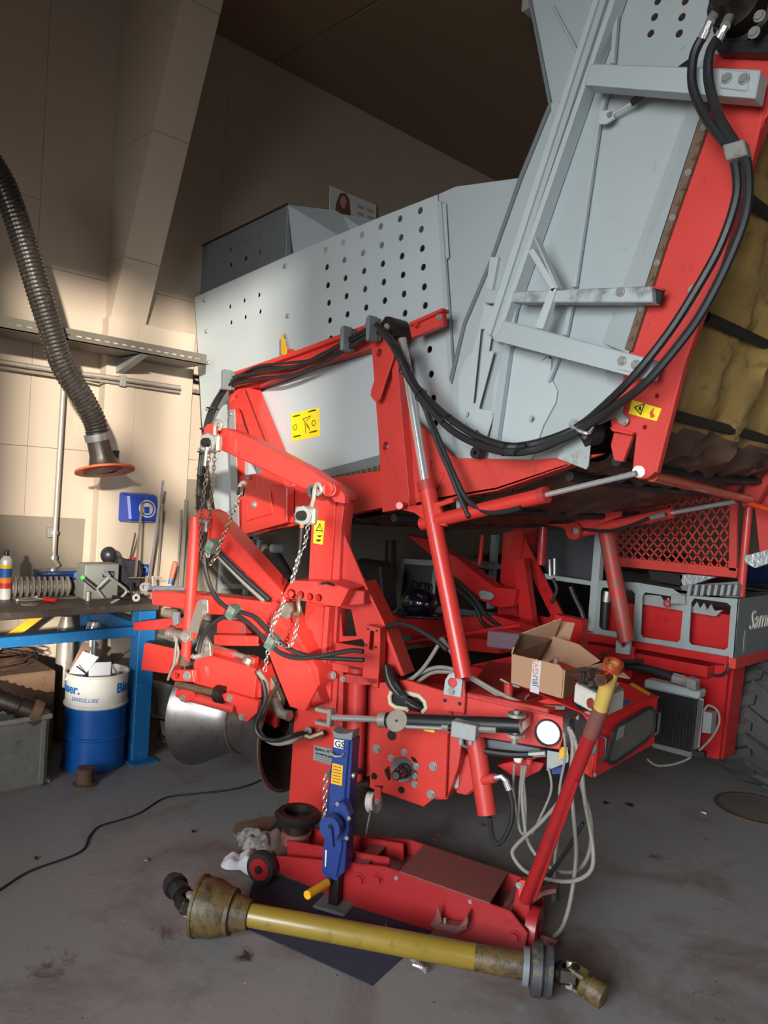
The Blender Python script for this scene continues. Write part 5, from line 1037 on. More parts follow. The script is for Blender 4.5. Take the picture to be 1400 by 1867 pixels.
# lower box
fp('guard_plate', [(263, 1174), (269, 1172), (330, 1186), (330, 1228), (300, 1228), (257, 1221)], .008, REDC, off=.0)
fp('crossmember', [(358, 1194), (372, 1192), (468, 1220), (463, 1275), (446, 1272), (352, 1246), (352, 1210)], .16, REDC, off=.16, bev=.004)
fp('crossmember_end', [(466, 1222), (476, 1232), (476, 1272), (462, 1275)], .12, REDC, off=.13)
fp('clevis_plate', [(312, 1228), (318, 1221), (350, 1222), (354, 1244), (316, 1241), (310, 1235)], .03, REDC, off=.22, holes=[(322, 1232, .016)])
bolt(F, 342, 1232, .017, H, .222)
fp('upper_bar', [(390, 1158), (470, 1160), (470, 1178), (389, 1177)], .05, REDC, off=.05); fp('inner_box', [(395, 1128), (448, 1134), (446, 1162), (395, 1160)], .1, REDW, off=-.06)
fp('spindle_bracket', [(363, 1160), (372, 1158), (382, 1172), (384, 1196), (366, 1200), (355, 1185)], .02, LK, off=.2)
MB().tube([F.at(366, 1196, .2), F.at(354, 1198, .21), F.at(350, 1196, .22)], .012, 8).build('fitting', ZINC, H, smooth=True)
for q in ((377, 1170), (377, 1183)): bolt(F, q[0], q[1], .009, H, .202)
fp('roller_arm', [(383, 1180), (422, 1188), (427, 1198), (420, 1206), (383, 1196)], .05, REDC, off=.1, bev=.006); MB().tube([F.at(385, 1178, .08), F.at(452, 1200, .08)], .014, 10).build('roller_shaft', LK, H, smooth=True)
MB().lathe(F.at(452, 1208, .1), (FU*.4+V((0, 0, .8))), [(-.03, .03), (.01, .03), (.03, .022)], 16).build('roller_cap', LK, H, smooth=True); fp('roller_fork', [(444, 1206), (452, 1196), (464, 1200), (462, 1214), (446, 1212)], .04, REDC, off=.1)
MB().tube([F.at(322, 1247, .18), F.at(404, 1266, .18)], .018, 14).build('dirty_rod', RUST, H, smooth=True); MB().ring(F.at(402, 1266, .18), FU, [(-.02, .018), (-.02, .042), (.02, .042), (.02, .018)], 18).build('rod_collar', GREASE, H, smooth=True)
MB().tube([F.at(326, 1264, .12), F.at(430, 1292, .12)], .026, 16).build('lower_tube', RED, H, smooth=True)
fp('tube_bracket', [(330, 1255), (345, 1252), (358, 1272), (338, 1282), (324, 1272)], .02, REDC, off=.15); bolt(F, 334, 1273, .014, H, .152)
fp('bearing_arm', [(405, 1266), (414, 1262), (470, 1278), (468, 1300), (450, 1316), (436, 1312), (428, 1286), (408, 1278)], .03, REDC, off=.19); bolt(F, 419, 1273, .013, H, .192); bolt(F, 441, 1307, .012, H, .192)
fp('motor_clamp', [(476, 1230), (490, 1228), (512, 1275), (505, 1300), (488, 1292), (478, 1268)], .05, LK, off=.05)
fp('inner_red_plate', [(478, 1285), (506, 1303), (502, 1328), (474, 1312)], .03, REDC, off=.03)
MB().tube([F.at(500, 1275, .05), F.at(512, 1300, .06), F.at(528, 1305, .07)], .026, 12).build('cast_lever', LK, H, smooth=True)
# hoses to the couplings
hose('hydraulic_hose', [(468, 1225, .2), (480, 1245), (484, 1275), (474, 1300), (466, 1325), (478, 1345), (505, 1350), (530, 1342), (552, 1336, .12)], F, .011, RUB, H, off=.2)
hose('hydraulic_hose', [(470, 1224, .22), (486, 1250), (480, 1290), (470, 1315), (476, 1340), (500, 1355), (530, 1352), (550, 1341, .12)], F, .011, CABLE, H, off=.18)
# ---- spool shaped coulter roller
DX = FU*-1
DCM = mat('worn_disc_steel', (122, 118, 116), .36, metal=.85, wear=.45, wc=(96, 72, 50), scale=5, var=.25)
d0 = F.at(535, 1345, -.12); d1 = F.at(372, 1292, -.12)
d0 = V((d0.x, d0.y, .42)); d1 = V((d1.x, d1.y, .42)); ax = (d1-d0).normalized(); Ld = (d1-d0).length
print('disc', d0, d1, Ld, flush=True)
pr = [(0, .30), (0, .305), (.05, .27), (.12, .215), (Ld*.42, .175), (Ld*.52, .175), (Ld*.62, .19), (Ld-.10, .25), (Ld-.03, .29), (Ld, .30)]
inn = [(h, r_-.008) for h, r_ in reversed(pr)]
DC = emp('roller_disc', d0, parent=H)
MB().ring(d0, ax, pr+inn, 48).build('drum_shell', DCM, DC, smooth=True); MB().ring(d0, ax, [(-.004, .292), (-.004, .31), (.006, .31), (.006, .292)], 48).build('rim_edge', RUST, DC, smooth=True)
MB().ring(d0, ax, [(Ld*.45, .001), (Ld*.45, .165), (Ld*.46, .165), (Ld*.46, .001)], 32).build('hub_disc', GREASE, DC, smooth=True)
MB().ring(d0, ax, [(Ld*.5, .176), (Ld*.5, .182), (Ld*.5+.01, .182), (Ld*.5+.01, .176)], 40).build('seam_band', RUST, DC, smooth=True)
MB().tube([d0+ax*.05, d0+ax*Ld], .03, 12).build('axle', GREASE, DC, smooth=True)
# ---- rear twin mast & underside frame seen through
PM = PY(4.6)
def rp(name, pts, y, thk, m=REDJ, **k): return plate(name, pts, PY(y), thk, m, H, **k)
rp('rear_mast', [(917, 972), (938, 965), (952, 958), (954, 975), (945, 1040), (940, 1140), (905, 1140), (912, 1050)], 4.3, .16)
rp('rear_gusset', [(952, 962), (958, 985), (1030, 1130), (1028, 1150), (935, 1150), (935, 1045), (945, 1020)], 4.32, .02, holes=[[(965, 1053), (970, 1054), (1004, 1122), (1000, 1126), (974, 1122)]])
rp('rear_brace', [(935, 1020), (955, 1018), (972, 1140), (950, 1150), (940, 1060)], 4.15, .06)
rp('rear_arm', [(815, 1008), (830, 1015), (900, 1070), (940, 1075), (935, 1105), (910, 1108), (870, 1092), (795, 1020), (740, 975), (790, 985)], 4.1, .1)
plate('rear_link', [(872, 1080), (878, 1076), (895, 1080), (899, 1088), (894, 1094), (876, 1092)], PY(4.1), .02, GALV, H, off=.03)
rp('lower_girder', [(700, 1120), (790, 1128), (900, 1122), (1000, 1150), (1000, 1175), (860, 1165), (780, 1160), (698, 1152)], 4.0, .14, REDJ)
rp('lower_girder', [(845, 1162), (910, 1170), (912, 1192), (848, 1186)], 3.8, .12, REDJ)
MB().tube([PY(3.7).at(705, 1178), PY(3.7).at(950, 1140)], .016, 10).build('tie_rod', REDJ, H, smooth=True)
rp('side_girder', [(860, 1212), (935, 1196), (1010, 1240), (1040, 1268), (880, 1240)], 3.3, .1, REDJ); rp('side_girder', [(735, 1235), (860, 1215), (990, 1250), (985, 1300), (850, 1262), (735, 1250)], 3.1, .1, REDJ)
# deck that carries the carton: red sloping sheets
d_ = [F.at(850, 1262, -.02), F.at(1034, 1312, -.02), V((-1.35, 3.2, .93)), V((-2.45, 3.2, .90))]
MB().prism([PZ(.80).at(*q) for q in ((850, 1262), (1000, 1292), (1120, 1262), (1110, 1232), (890, 1205))], (0, 0, -.02)).build('deck_plate', REDW, H, .003)
rp('clear_box', [(888, 1150), (945, 1156), (940, 1186), (886, 1180)], 3.5, .12, mat('smoky_plastic', (120, 100, 112), .3, coat=.4), bev=.006)
for y_ in (3.2, 4.0): rp('inner_column', [(1010, 1120), (1060, 1130), (1060, 1215), (1010, 1200)], y_+.2, .06)
rp('grey_upright', [(1085, 960), (1098, 962), (1084, 1152), (1070, 1150)], 4.3, .05, GREY); rp('grey_cross', [(985, 1045), (1080, 1060), (1079, 1068), (985, 1054)], 4.35, .04, GREY)
rp('dark_sheet', [(990, 965), (1088, 962), (1078, 1060), (985, 1050)], 4.5, .02, mat('dark_grey_sheet', (66, 68, 72), .6))
rp('grey_upright', [(895, 975), (904, 975), (895, 1110), (886, 1110)], 5.2, .05, GREY)
MB().tube([PY(4.1).at(991, 955), PY(4.1).at(986, 1030)], .028, 12).build('short_tube', REDJ, H, smooth=True)
MB().tube([PY(4.2).at(880, 975), PY(4.2).at(874, 1030)], .018, 12).build('short_tube', REDJ, H, smooth=True)
for i, pts in enumerate((((1002, 1020), (1003, 1050)), ((1011, 1018), (1011, 1048)))): MB().tube([PY(4.2).at(*p_) for p_ in pts], .011, 8).build('injector', ZINC, H, smooth=True)
hose('hydraulic_hose', [(1040, 1070), (1048, 1090), (1060, 1115), (1065, 1135)], PY(4.2), .016, RUB, H); hose('hydraulic_hose', [(1008, 1055), (1015, 1075), (1005, 1100)], PY(4.2), .012, RUB, H)
hose('hydraulic_hose', [(820, 1050), (860, 1085), (885, 1120), (915, 1145)], PY(4.0), .016, RUB, H); hose('hydraulic_hose', [(830, 1070), (866, 1105), (880, 1135), (905, 1150)], PY(4.0), .016, RUB, H)
# far grey cover with cut lettering seen from the inside
fc = rp('far_cover', [(728, 1018), (796, 1022), (790, 1110), (722, 1100)], 4.6, .01, GREY, holes=[[(737, 1028), (790, 1032), (782, 1098), (730, 1092)]])
rp('far_cover_sheet', [(735, 1026), (792, 1030), (784, 1100), (728, 1094)], 4.64, .01, mat('dim_sheet', (84, 82, 80), .7))
text('cut_lettering', 'orm', .15, PY(4.6).at(748, 1072), (1, 0, 0), (0, 0, 1), INK, H, ext=.002)
rp('far_frame', [(800, 1022), (880, 1040), (878, 1058), (868, 1058), (866, 1046), (800, 1036)], 4.62, .03, GREY); rp('far_frame', [(840, 1020), (890, 1030), (890, 1038), (840, 1030)], 4.9, .2, GREY)
rp('far_frame', [(790, 1105), (905, 1118), (900, 1128), (790, 1116)], 4.6, .03, GREYD)
MB().box((-3.3, 4.9, .42), (1.3, 0, 0), (0, .03, 0), (0, 0, .10)).build('axle_beam', REDJ, H, .01)
MB().box((-3.0, 3.75, .42), (.03, 0, 0), (0, 1.3, 0), (0, 0, .08)).build('chassis_beam', REDJ, H, .01)
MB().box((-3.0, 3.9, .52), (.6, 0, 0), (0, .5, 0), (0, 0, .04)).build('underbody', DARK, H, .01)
# inner machinery silhouettes
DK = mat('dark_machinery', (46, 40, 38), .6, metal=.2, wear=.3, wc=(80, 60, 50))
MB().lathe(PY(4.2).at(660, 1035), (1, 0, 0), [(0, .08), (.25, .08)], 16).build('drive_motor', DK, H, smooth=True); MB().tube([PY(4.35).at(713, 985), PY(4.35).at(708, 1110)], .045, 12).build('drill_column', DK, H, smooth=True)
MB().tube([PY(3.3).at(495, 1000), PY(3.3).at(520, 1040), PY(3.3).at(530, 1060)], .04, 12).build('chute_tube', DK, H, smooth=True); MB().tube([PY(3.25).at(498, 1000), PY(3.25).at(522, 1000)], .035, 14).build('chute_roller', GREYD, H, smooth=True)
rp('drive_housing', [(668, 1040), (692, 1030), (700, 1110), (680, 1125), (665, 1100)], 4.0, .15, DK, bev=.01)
# ================================================================= CHAIN HOISTS
CHN = mat('chain_steel', (140, 122, 104), .4, metal=.7, wear=.35, wc=(90, 62, 44), scale=40)
CHZ = mat('bright_chain', (180, 180, 176), .3, metal=.8, scale=20)
def hoist(px, py, s, off, lab, handle_to, m_handle, chains):
    e = emp('lever_hoist', F.at(px, py, off), lab, 'chain hoist', 'lever hoists hanging from the red arms')
    c = F.at(px, py, off)
    MB().ring(c, FN, [(-.03, .001), (-.03, .045*s), (.03, .045*s), (.03, .001)], 8).build('gear_case', GALV, e, .004); MB().ring(c-FN*.035, FN, [(-.02, .001), (-.02, .02), (.01, .024), (.01, .001)], 16).build('hand_wheel', GREASE, e, smooth=True)
    MB().box(c, FU*.055*s, FN*.018, V((0, 0, .04*s))).build('side_plate', STEEL, e, .008)
    return e
def hook(e, pts, off, r_=.009, m=STEEL): return MB().tube(smoothpath([F.at(x, y, off) for x, y in pts], 5), r_, 8).build('hook', m, e, smooth=True)
h1 = hoist(385, 808, 1, .22, 'lever chain hoist hanging from the left end of the upper red arm', None, None, None)
hook(h1, ((391, 796), (392, 778), (398, 768), (404, 774), (400, 784)), .22)
MB().tube([F.at(377, 812, .25), F.at(373, 850, .26)], .009, 8).build('lever', CHZ, h1, smooth=True)
for i, pts in enumerate((((392, 815), (388, 880), (382, 940), (380, 960)), ((384, 815), (376, 870), (368, 930), (366, 1000), (372, 1030)), ((440, 900), (425, 935), (412, 965), (402, 990), (395, 1012), (382, 1030)))):
    chain('chain', [F.at(x, y, .24+.01*i) for x, y in pts], .0085, CHN, h1)
hook(h1, ((437, 905), (436, 890), (442, 880), (448, 882)), .2, .01)
MB().tube([F.at(438, 903, .2), F.at(440, 888, .2)], .018, 8).build('hook_block', GREASE, h1, smooth=True)
MB().tube(smoothpath([F.at(*q) for q in ((378, 1000, .24), (376, 1010, .24), (380, 1016, .24), (383, 1006, .24), (381, 998, .24))], 4), .005, 6).build('safety_hook', STEEL, h1, smooth=True)
h2 = hoist(558, 940, .95, .26, 'lever chain hoist with dark grip hanging from the mast top eye', None, None, None)
hook(h2, ((568, 924), (572, 908), (574, 890), (580, 882), (586, 894), (578, 902)), .22, .01)
MB().ring(F.at(573, 895, .19), FN, [(-.02, .016), (-.012, .032), (.012, .032), (.02, .016)], 22).build('eye_pulley', mat('pulley_grey', (96, 100, 104), .5, metal=.4), h2, smooth=True)
MB().tube([F.at(551, 945, .28), F.at(550, 962, .28)], .010, 8).build('lever_neck', ORANGE, h2, smooth=True); MB().tube([F.at(550, 962, .28), F.at(547, 1002, .28)], .012, 10).build('lever_grip', GREASE, h2, smooth=True)
chain('chain', [F.at(x, y, .27) for x, y in ((562, 955), (556, 990), (546, 1010), (536, 1045), (531, 1062))], .0085, CHZ, h2); chain('chain', [F.at(x, y, .26) for x, y in ((550, 1002), (542, 1030), (533, 1060))], .0085, CHZ, h2)
chain('chain', [F.at(x, y, .26) for x, y in ((518, 1096), (508, 1120), (497, 1145), (490, 1180), (484, 1215), (482, 1228))], .0085, CHZ, h2)
chain('chain', [F.at(x, y, .27) for x, y in ((542, 1132), (540, 1150), (532, 1172), (522, 1180), (508, 1172), (498, 1160), (496, 1140), (505, 1118))], .0085, CHZ, h2)
hook(h2, ((548, 1085), (544, 1098), (545, 1115), (541, 1122)), .26, .009, CHN); MB().tube([F.at(536, 1120, .26), F.at(548, 1120, .26)], .012, 8).build('shackle', CHN, h2, smooth=True)
MB().ring(F.at(527, 1112, .17), FN, [(-.03, .001), (-.03, .036), (.05, .036), (.05, .001)], 14).build('winch_drum', LK, H, smooth=True)
# ================================================================= BLUE RACK JACK
JY = 1.99; PJ = PY(JY)
b0 = PJ.at(609, 1662); b0.z = 0; jx = b0.x
jk = emp('rack_jack', b0, 'tall blue steel jack with crank gearbox and yellow grip standing on the mat', 'jack')
ja = math.radians(24); ju = V((math.cos(ja), math.sin(ja), 0)); jn = V((-math.sin(ja), math.cos(ja), 0))
JF = PL(b0-jn*.03, jn)
def jp(name, pts, thk, m=JBLUE, off=0, par=jk, **k): return plate(name, pts, JF, thk, m, par, off=off, **k)
jp('lower_column', [(597, 1540), (622, 1545), (615, 1608), (590, 1600)], .07, bev=.004)
jp('column', [(609, 1342), (635, 1345), (637, 1352), (630, 1430), (623, 1548), (613, 1600), (586, 1592), (592, 1500), (600, 1420)], .06, off=.01, bev=.004)
jp('jack_side', [(634, 1347), (643, 1350), (636, 1470), (628, 1590), (614, 1602), (622, 1540), (630, 1430)], .07, mat('dark_jack_blue', (22, 42, 104), .42, wear=.3), off=-.0)
MB().box(V((b0.x, b0.y, .07)), ju*.02, jn*.02, V((0, 0, .08))).build('rack', GREASE, jk, .002)
MB().box(b0+V((0, 0, .008)), ju*.07, jn*.06, V((0, 0, .008))).build('foot_plate', GREYD, jk, .01)
jp('claw_head', [(605, 1330), (612, 1336), (620, 1338), (632, 1338), (643, 1334), (641, 1350), (609, 1346)], .07, GREYD, off=.012)
jp('gear_housing', [(600, 1478), (612, 1466), (622, 1462), (630, 1470), (637, 1490), (633, 1530), (622, 1537), (602, 1528), (596, 1500)], .05, off=.05, bev=.005)
MB().ring(JF.at(603, 1508, .1), jn, [(-.012, .001), (-.012, .042), (.02, .044), (.02, .001)], 28).build('gear_cover', JBLUE, jk, smooth=True)
for q in ((615, 1466), (636, 1492), (632, 1528), (603, 1528)): bolt(JF, q[0], q[1], .006, jk, .051)
bolt(JF, 603, 1508, .009, jk, .112, m=BLACK)
MB().beam(JF.at(603, 1508, .12), JF.at(607, 1545, .12), .02, .012).build('crank_arm', JBLUE, jk, .003)
MB().tube([JF.at(596, 1610, .03), JF.at(560, 1632, .16)], .016, 14).build('yellow_grip', YELB, jk, smooth=True)
jp('gs_sign', [(609, 1347.5), (627, 1350), (626, 1366), (608, 1362)], .001, WHITE, off=.0115, bev=0); pl_text('sign_text', 'GS', JF, 609.5, 1361, .036, INK, jk, .0135, d=(10, 2))
jp('yellow_label', [(606, 1391), (625, 1396), (623, 1433), (603, 1428)], .001, YELB, off=.0115, bev=0)
for k in range(6): jp('label_line', [(607.5-k*.4, 1396+k*5.4), (622-k*.4, 1400+k*5.4), (622-k*.4, 1401+k*5.4), (607.5-k*.4, 1397.2+k*5.4)], .0006, INK, off=.0125, bev=0)
MB().tube([JF.at(602, 1372, .03), JF.at(610, 1379, .04), JF.at(622, 1379, .03), JF.at(627, 1374, .015)], .004, 6).build('handle_wire', GALV, jk, smooth=True)
jp('chain_lug', [(594, 1408), (601, 1404), (601, 1409), (596, 1418), (592, 1416)], .01, GREYD, off=.01)
chain('chain', [JF.at(594, 1414, .03), JF.at(593, 1440, .03), JF.at(592, 1480, .03), JF.at(590, 1525, .04)], .008, CHZ, jk)
jp('scratch', [(593, 1550), (596, 1550), (594, 1580), (592, 1581)], .001, WHITE, off=.011, bev=0)
MB().tube([JF.at(636, 1410, -.02), JF.at(647, 1415, -.02)], .011, 10).build('locking_bolt', ZINC, jk, smooth=True)
# ================================================================= TROLLEY JACK
TA = PZ(0).at(490, 1606); TB = PZ(0).at(952, 1752); TA.z = TB.z = 0
tu = (TB-TA).normalized(); tn = V((-tu.y, tu.x, 0)); TP = PL(TA, tn)
tj = emp('trolley_jack', (TA+TB)/2, 'long low red hydraulic trolley jack on wheels under the harvester front', 'trolley jack')
def tp(name, pts, thk, m=JRED, off=0, **k): return plate(name, pts, TP, thk, m, tj, off=off, **k)
TS = [(497, 1562), (520, 1562), (700, 1580), (930, 1662), (962, 1702), (955, 1740), (936, 1741), (800, 1702), (640, 1652), (510, 1592)]
tp('side_frame', TS, .012, JRED, bev=.002)
TPf = PL(TA+tn*.24, tn)
wdt = .26
MB().prism([TP.at(x, y)+tn*wdt for x, y in TS], tn*.012).build('side_frame', JRED, tj, .002)
def ttop(name, x0, y0, x1, y1, m, dz=0, w0=0, w1=wdt, thk=.006):
    a_, b_ = TP.at(x0, y0), TP.at(x1, y1); MB().prism([a_+tn*w0, b_+tn*w0, b_+tn*w1, a_+tn*w1], (0, 0, -thk)).build(name, m, tj, .001)
ttop('top_plate', 728, 1588, 893, 1646, JTOP); ttop('cross_bar', 912, 1660, 922, 1664, JTOP, w0=.02); ttop('top_plate', 640, 1575, 668, 1578, JTOP)
MB().prism([TP.at(680, 1600)+tn*.012, TP.at(935, 1700)+tn*.012, TP.at(935, 1700)+tn*wdt, TP.at(680, 1600)+tn*wdt], (0, 0, -.01)).build('inner_floor', mat('oily_red', (96, 22, 18), .25, wear=.5, wc=(30, 18, 16), coat=.4), tj)
# lifting arm
la0 = TP.at(700, 1592)+tn*.13; la1 = PL(TA+tn*.13, tn).at(540, 1535)
for s_ in (-.07, .07): MB().beam(la0+tn*s_, la1+tn*s_+V((0, 0, .0)), .012, .07).build('lift_arm', JRED, tj, .002)
sd = TP.at(560, 1510)+tn*.15; sd = V((sd.x, sd.y, sd.z))
MB().lathe(la1, (0, 0, 1), [(0, .06), (.03, .05), (.035, .062), (.05, .062)], 24).build('saddle', JTOP, tj, smooth=True)
# wheels
for off_, s_ in ((-.03, 1), (wdt+.045, 1)):
    c_ = TP.at(485, 1583)+tn*off_; c_.z = .066
    MB().ring(c_, tn, [(-.022, .02), (-.022, .062), (-.014, .066), (.014, .066), (.022, .062), (.022, .02)], 28).build('front_wheel', RUB, tj, smooth=True); MB().ring(c_, tn, [(-.026, .001), (-.026, .045), (.0, .045), (.0, .001)], 24).build('wheel_hub', JRED, tj, smooth=True)
    MB().tube([c_-tn*.032, c_+tn*.0], .016, 14).build('axle_end', GREASE, tj, smooth=True)
for q in ((656, 1602), (688, 1602), (938, 1707)): bolt(TP, q[0], q[1], .017, tj, .001, m=JRED)
for q in ((722, 1601), (857, 1644)): bolt(TP, q[0], q[1], .006, tj, .001)
# side fork holder
tp('fork_bracket', [(783, 1686), (792, 1691), (830, 1698), (845, 1690), (852, 1667), (854, 1668), (850, 1694), (832, 1704), (800, 1700)], .05, JTOP, off=.05)
tp('fork_prong', [(798, 1648), (806, 1682), (792, 1694), (783, 1687), (794, 1672)], .008, JTOP, off=.05); tp('fork_prong', [(852, 1667), (853, 1685), (832, 1700), (822, 1700), (840, 1686)], .008, JTOP, off=.06)
tp('fork_base', [(790, 1684), (845, 1690), (828, 1703), (802, 1700)], .04, JTOP, off=.05)
MB().tube([TP.at(811, 1674, .04), TP.at(811, 1692, .04)], .006, 8).build('bolt_stud', ZINC, tj)
# rear: handle socket, pedal, castors
tp('handle_socket', [(943, 1612), (966, 1618), (965, 1665), (948, 1700), (932, 1665)], .07, JRED, off=-.07)
pc = TP.at(972, 1700, -.1); MB().ring(V((pc.x, pc.y, .075)), tu, [(-.02, .03), (-.02, .075), (.02, .075), (.02, .03)], 26).build('rear_castor', JRED, tj, smooth=True)
tp('pedal', [(962, 1634), (990, 1624), (1013, 1620), (1014, 1628), (990, 1634), (968, 1650), (962, 1680), (958, 1650)], .05, JTOP, off=-.12)
tp('release_lug', [(943, 1613), (948, 1605), (958, 1606), (958, 1640), (946, 1640)], .01, RED, off=-.05); bolt(TP, 946, 1614, .009, tj, -.049)
tp('base_wedge', [(985, 1705), (1018, 1716), (998, 1742), (975, 1735)], .01, JTOP, off=-.1)
HP = PY(2.28)
HP2 = PL(HP.at(958, 1640), V((.10, 1, .26)))
HP = HP2
ha, hb, hc = HP.at(958, 1640), HP.at(1092, 1300), HP.at(1118, 1212)
MB().tube([ha, hb], .022, 18).build('handle', JRED, tj, smooth=True); MB().tube([hb-(hb-ha).normalized()*.0, hc], .022, 18).build('taped_handle', mat('yellow_tape', (172, 144, 72), .45, wear=.35, wc=(140, 70, 50), scale=12), tj, smooth=True)
MB().tube([hb-(hb-ha).normalized()*.09, hb+(hb-ha).normalized()*.02], .0235, 16).build('worn_band', JTOP, tj, smooth=True)
MB().tube([HP.at(1105, 1212, .0)-V((0, 0, .0)), HP.at(1133, 1214)], .001, 4) 
MB().ring(hc, hc-hb, [(-.02, .018), (-.014, .029), (.008, .029), (.012, .018)], 14).build('valve_knob', mat('red_gold_knob', (170, 70, 44), .3, metal=.5, wear=.4, wc=(220, 190, 110)), tj, smooth=True)
MB().tube([HP.at(1095, 1240, .07), HP.at(1112, 1228), HP.at(1130, 1216, -.05)], .017, 14).build('cross_tube', mat('copper_tube', (130, 60, 40), .3, metal=.7), tj, smooth=True)
MB().ring(HP.at(1095, 1240, .072), HP.at(1095, 1240, .07)-HP.at(1112, 1228), [(0, .001), (0, .012), (.001, .012), (.001, .001)], 14).build('tube_end', DARK, tj)
MB().tube([HP.at(975, 1640, .03), HP.at(1030, 1490, .03), HP.at(1052, 1425, .02)], .006, 8).build('release_rod', JRED, tj, smooth=True)
# stand ring under the pivot box
st_ = emp('support_stand', la1+V((0, 0, .1)), 'black grease covered support ring between jack saddle and pivot box', 'stand')
k0 = F.at(566, 1498, -.12); k0 = V((k0.x, k0.y, k0.z))
MB().ring(V((la1.x, la1.y, la1.z+.10)), (0, 0, 1), [(0, .06), (0, .095), (.02, .10), (.035, .085), (.035, .06)], 28).build('ring', GREASE, st_, smooth=True)
MB().tube([V((la1.x, la1.y, la1.z+.053)), V((la1.x, la1.y, la1.z+.105))], .055, 18).build('post', GREASE, st_, smooth=True)
# ================================================================= PTO SHAFT
pa = PZ(.13).at(372, 1640); pb_ = PZ(.085).at(975, 1765)
pa.z = .105; pb_.z = .085
pu = (pb_-pa).normalized(); Lp = (pb_-pa).length
pt = emp('drive_shaft', (pa+pb_)/2-V((0, 0, .1)), 'long yellow guarded PTO drive shaft lying across the mat in the foreground', 'drive shaft')
MB().lathe(pa, pu, [(-.035, .045), (-.02, .100), (-.01, .102), (.05, .098), (.09, .080), (.105, .074), (.11, .064), (.145, .058), (.16, .052), (.165, .042)], 32).build('cone_guard', PTOD, pt, smooth=True)
MB().ring(pa+pu*.10, pu, [(0, .06), (0, .080), (.014, .078), (.014, .06)], 28).build('cone_collar', PTOD, pt, smooth=True); MB().ring(pa+pu*.15, pu, [(0, .04), (0, .056), (.025, .050), (.025, .04)], 28).build('lock_ring', PTOD, pt, smooth=True)
MB().ring(pa+pu*-.02, pu, [(0, .092), (0, .106), (.012, .106), (.012, .092)], 30).build('cone_rim', PTOD, pt, smooth=True)
MB().lathe(pa, pu, [(.16, .040), (Lp-.19, .042), (Lp-.185, .038)], 26).build('guard_tube', PTOY, pt, smooth=True); MB().lathe(pa, pu, [(Lp-.20, .0425), (Lp-.03, .0425)], 26).build('guard_sleeve', PTOD, pt, smooth=True)
MB().ring(pa, pu, [(Lp-.04, .03), (Lp-.04, .06), (Lp-.02, .06), (Lp-.02, .03)], 24).build('bearing_ring', GREYD, pt, smooth=True)
MB().ring(pa, pu, [(Lp-.02, .04), (Lp-.01, .084), (Lp+.02, .085), (Lp+.03, .07), (Lp+.04, .083), (Lp+.055, .082), (Lp+.06, .05)], 30).build('end_flange', mat('dark_flange', (52, 54, 60), .5, wear=.45, wc=(120, 96, 40), scale=9), pt, smooth=True)
# yokes
def yoke(c, d, up, m, nm):
    d = d.normalized(); s_ = d.cross(V(up)).normalized(); t_ = s_.cross(d)
    MB().lathe(c, d, [(0, .028), (.03, .030), (.045, .04)], 14).build(nm, m, pt, smooth=True)
    for k in (-1, 1): MB().box(c+d*.065+s_*.034*k, d*.03, s_*.009, t_*.024).build('yoke_ear', m, pt, .006)
    MB().tube([c+d*.075-s_*.045, c+d*.075+s_*.045], .014, 12).build('cross_pin', GREASE, pt, smooth=True); MB().tube([c+d*.075-t_*.04, c+d*.075+t_*.04], .014, 12).build('cross_pin', STEEL, pt, smooth=True)
yoke(pa+pu*.02, -pu, (0, 0, 1), GREASE, 'yoke')
c_ = pa+pu*-.055; d2 = (PZ(.13).at(345, 1612)-pa); d2.z = .01; d2.normalize()
yoke(c_+d2*.07, -d2, (0, .3, 1), GREASE, 'yoke')
MB().ring(c_+d2*.06, d2, [(0, .02), (0, .036), (.05, .036), (.05, .045), (.075, .045), (.075, .034), (.10, .034), (.10, .02)], 12).build('splined_collar', BLACK, pt)
yoke(pb_+pu*.04, pu, (0, .4, 1), GREASE, 'yoke'); d3 = V((.75, .1, -.12)).normalized(); c3 = pb_+pu*.115
yoke(c3+d3*.09, -d3, (0, 1, .2), PTOD, 'yoke'); MB().lathe(c3+d3*.07, d3, [(0, .04), (.05, .04), (.055, .03)], 16).build('end_collar', PTOD, pt, smooth=True)
# ================================================================= FLOOR THINGS
mt = MB().prism([PZ(.005).at(*q) for q in ((440, 1688), (460, 1612), (482, 1590), (520, 1600), (790, 1695), (745, 1735), (678, 1796))], (0, 0, -.004)).build('floor_mat', mat('dark_mat', (44, 46, 62), .85, wear=.12, wc=(30, 30, 36), scale=5), None)
tag(mt, 'thin dark blue-black mat lying on the floor under the drive shaft', 'mat')
cd_ = MB().prism([PZ(.012).at(*q) for q in ((430, 1500), (480, 1490), (520, 1488), (500, 1520), (470, 1524), (436, 1526), (424, 1518))], (0, 0, -.006)).build('cardboard_scrap', CARDD, None)
tag(cd_, 'dirty torn cardboard piece on the floor behind the rags', 'cardboard')
m2_ = MB().prism([PZ(.016).at(*q) for q in ((490, 1512), (515, 1484), (545, 1480), (560, 1520), (520, 1540))], (0, 0, -.006)).build('dark_sheet', MATS['dark_mat'], None); tag(m2_, 'small dark rubber sheet beneath the support stand', 'sheet')
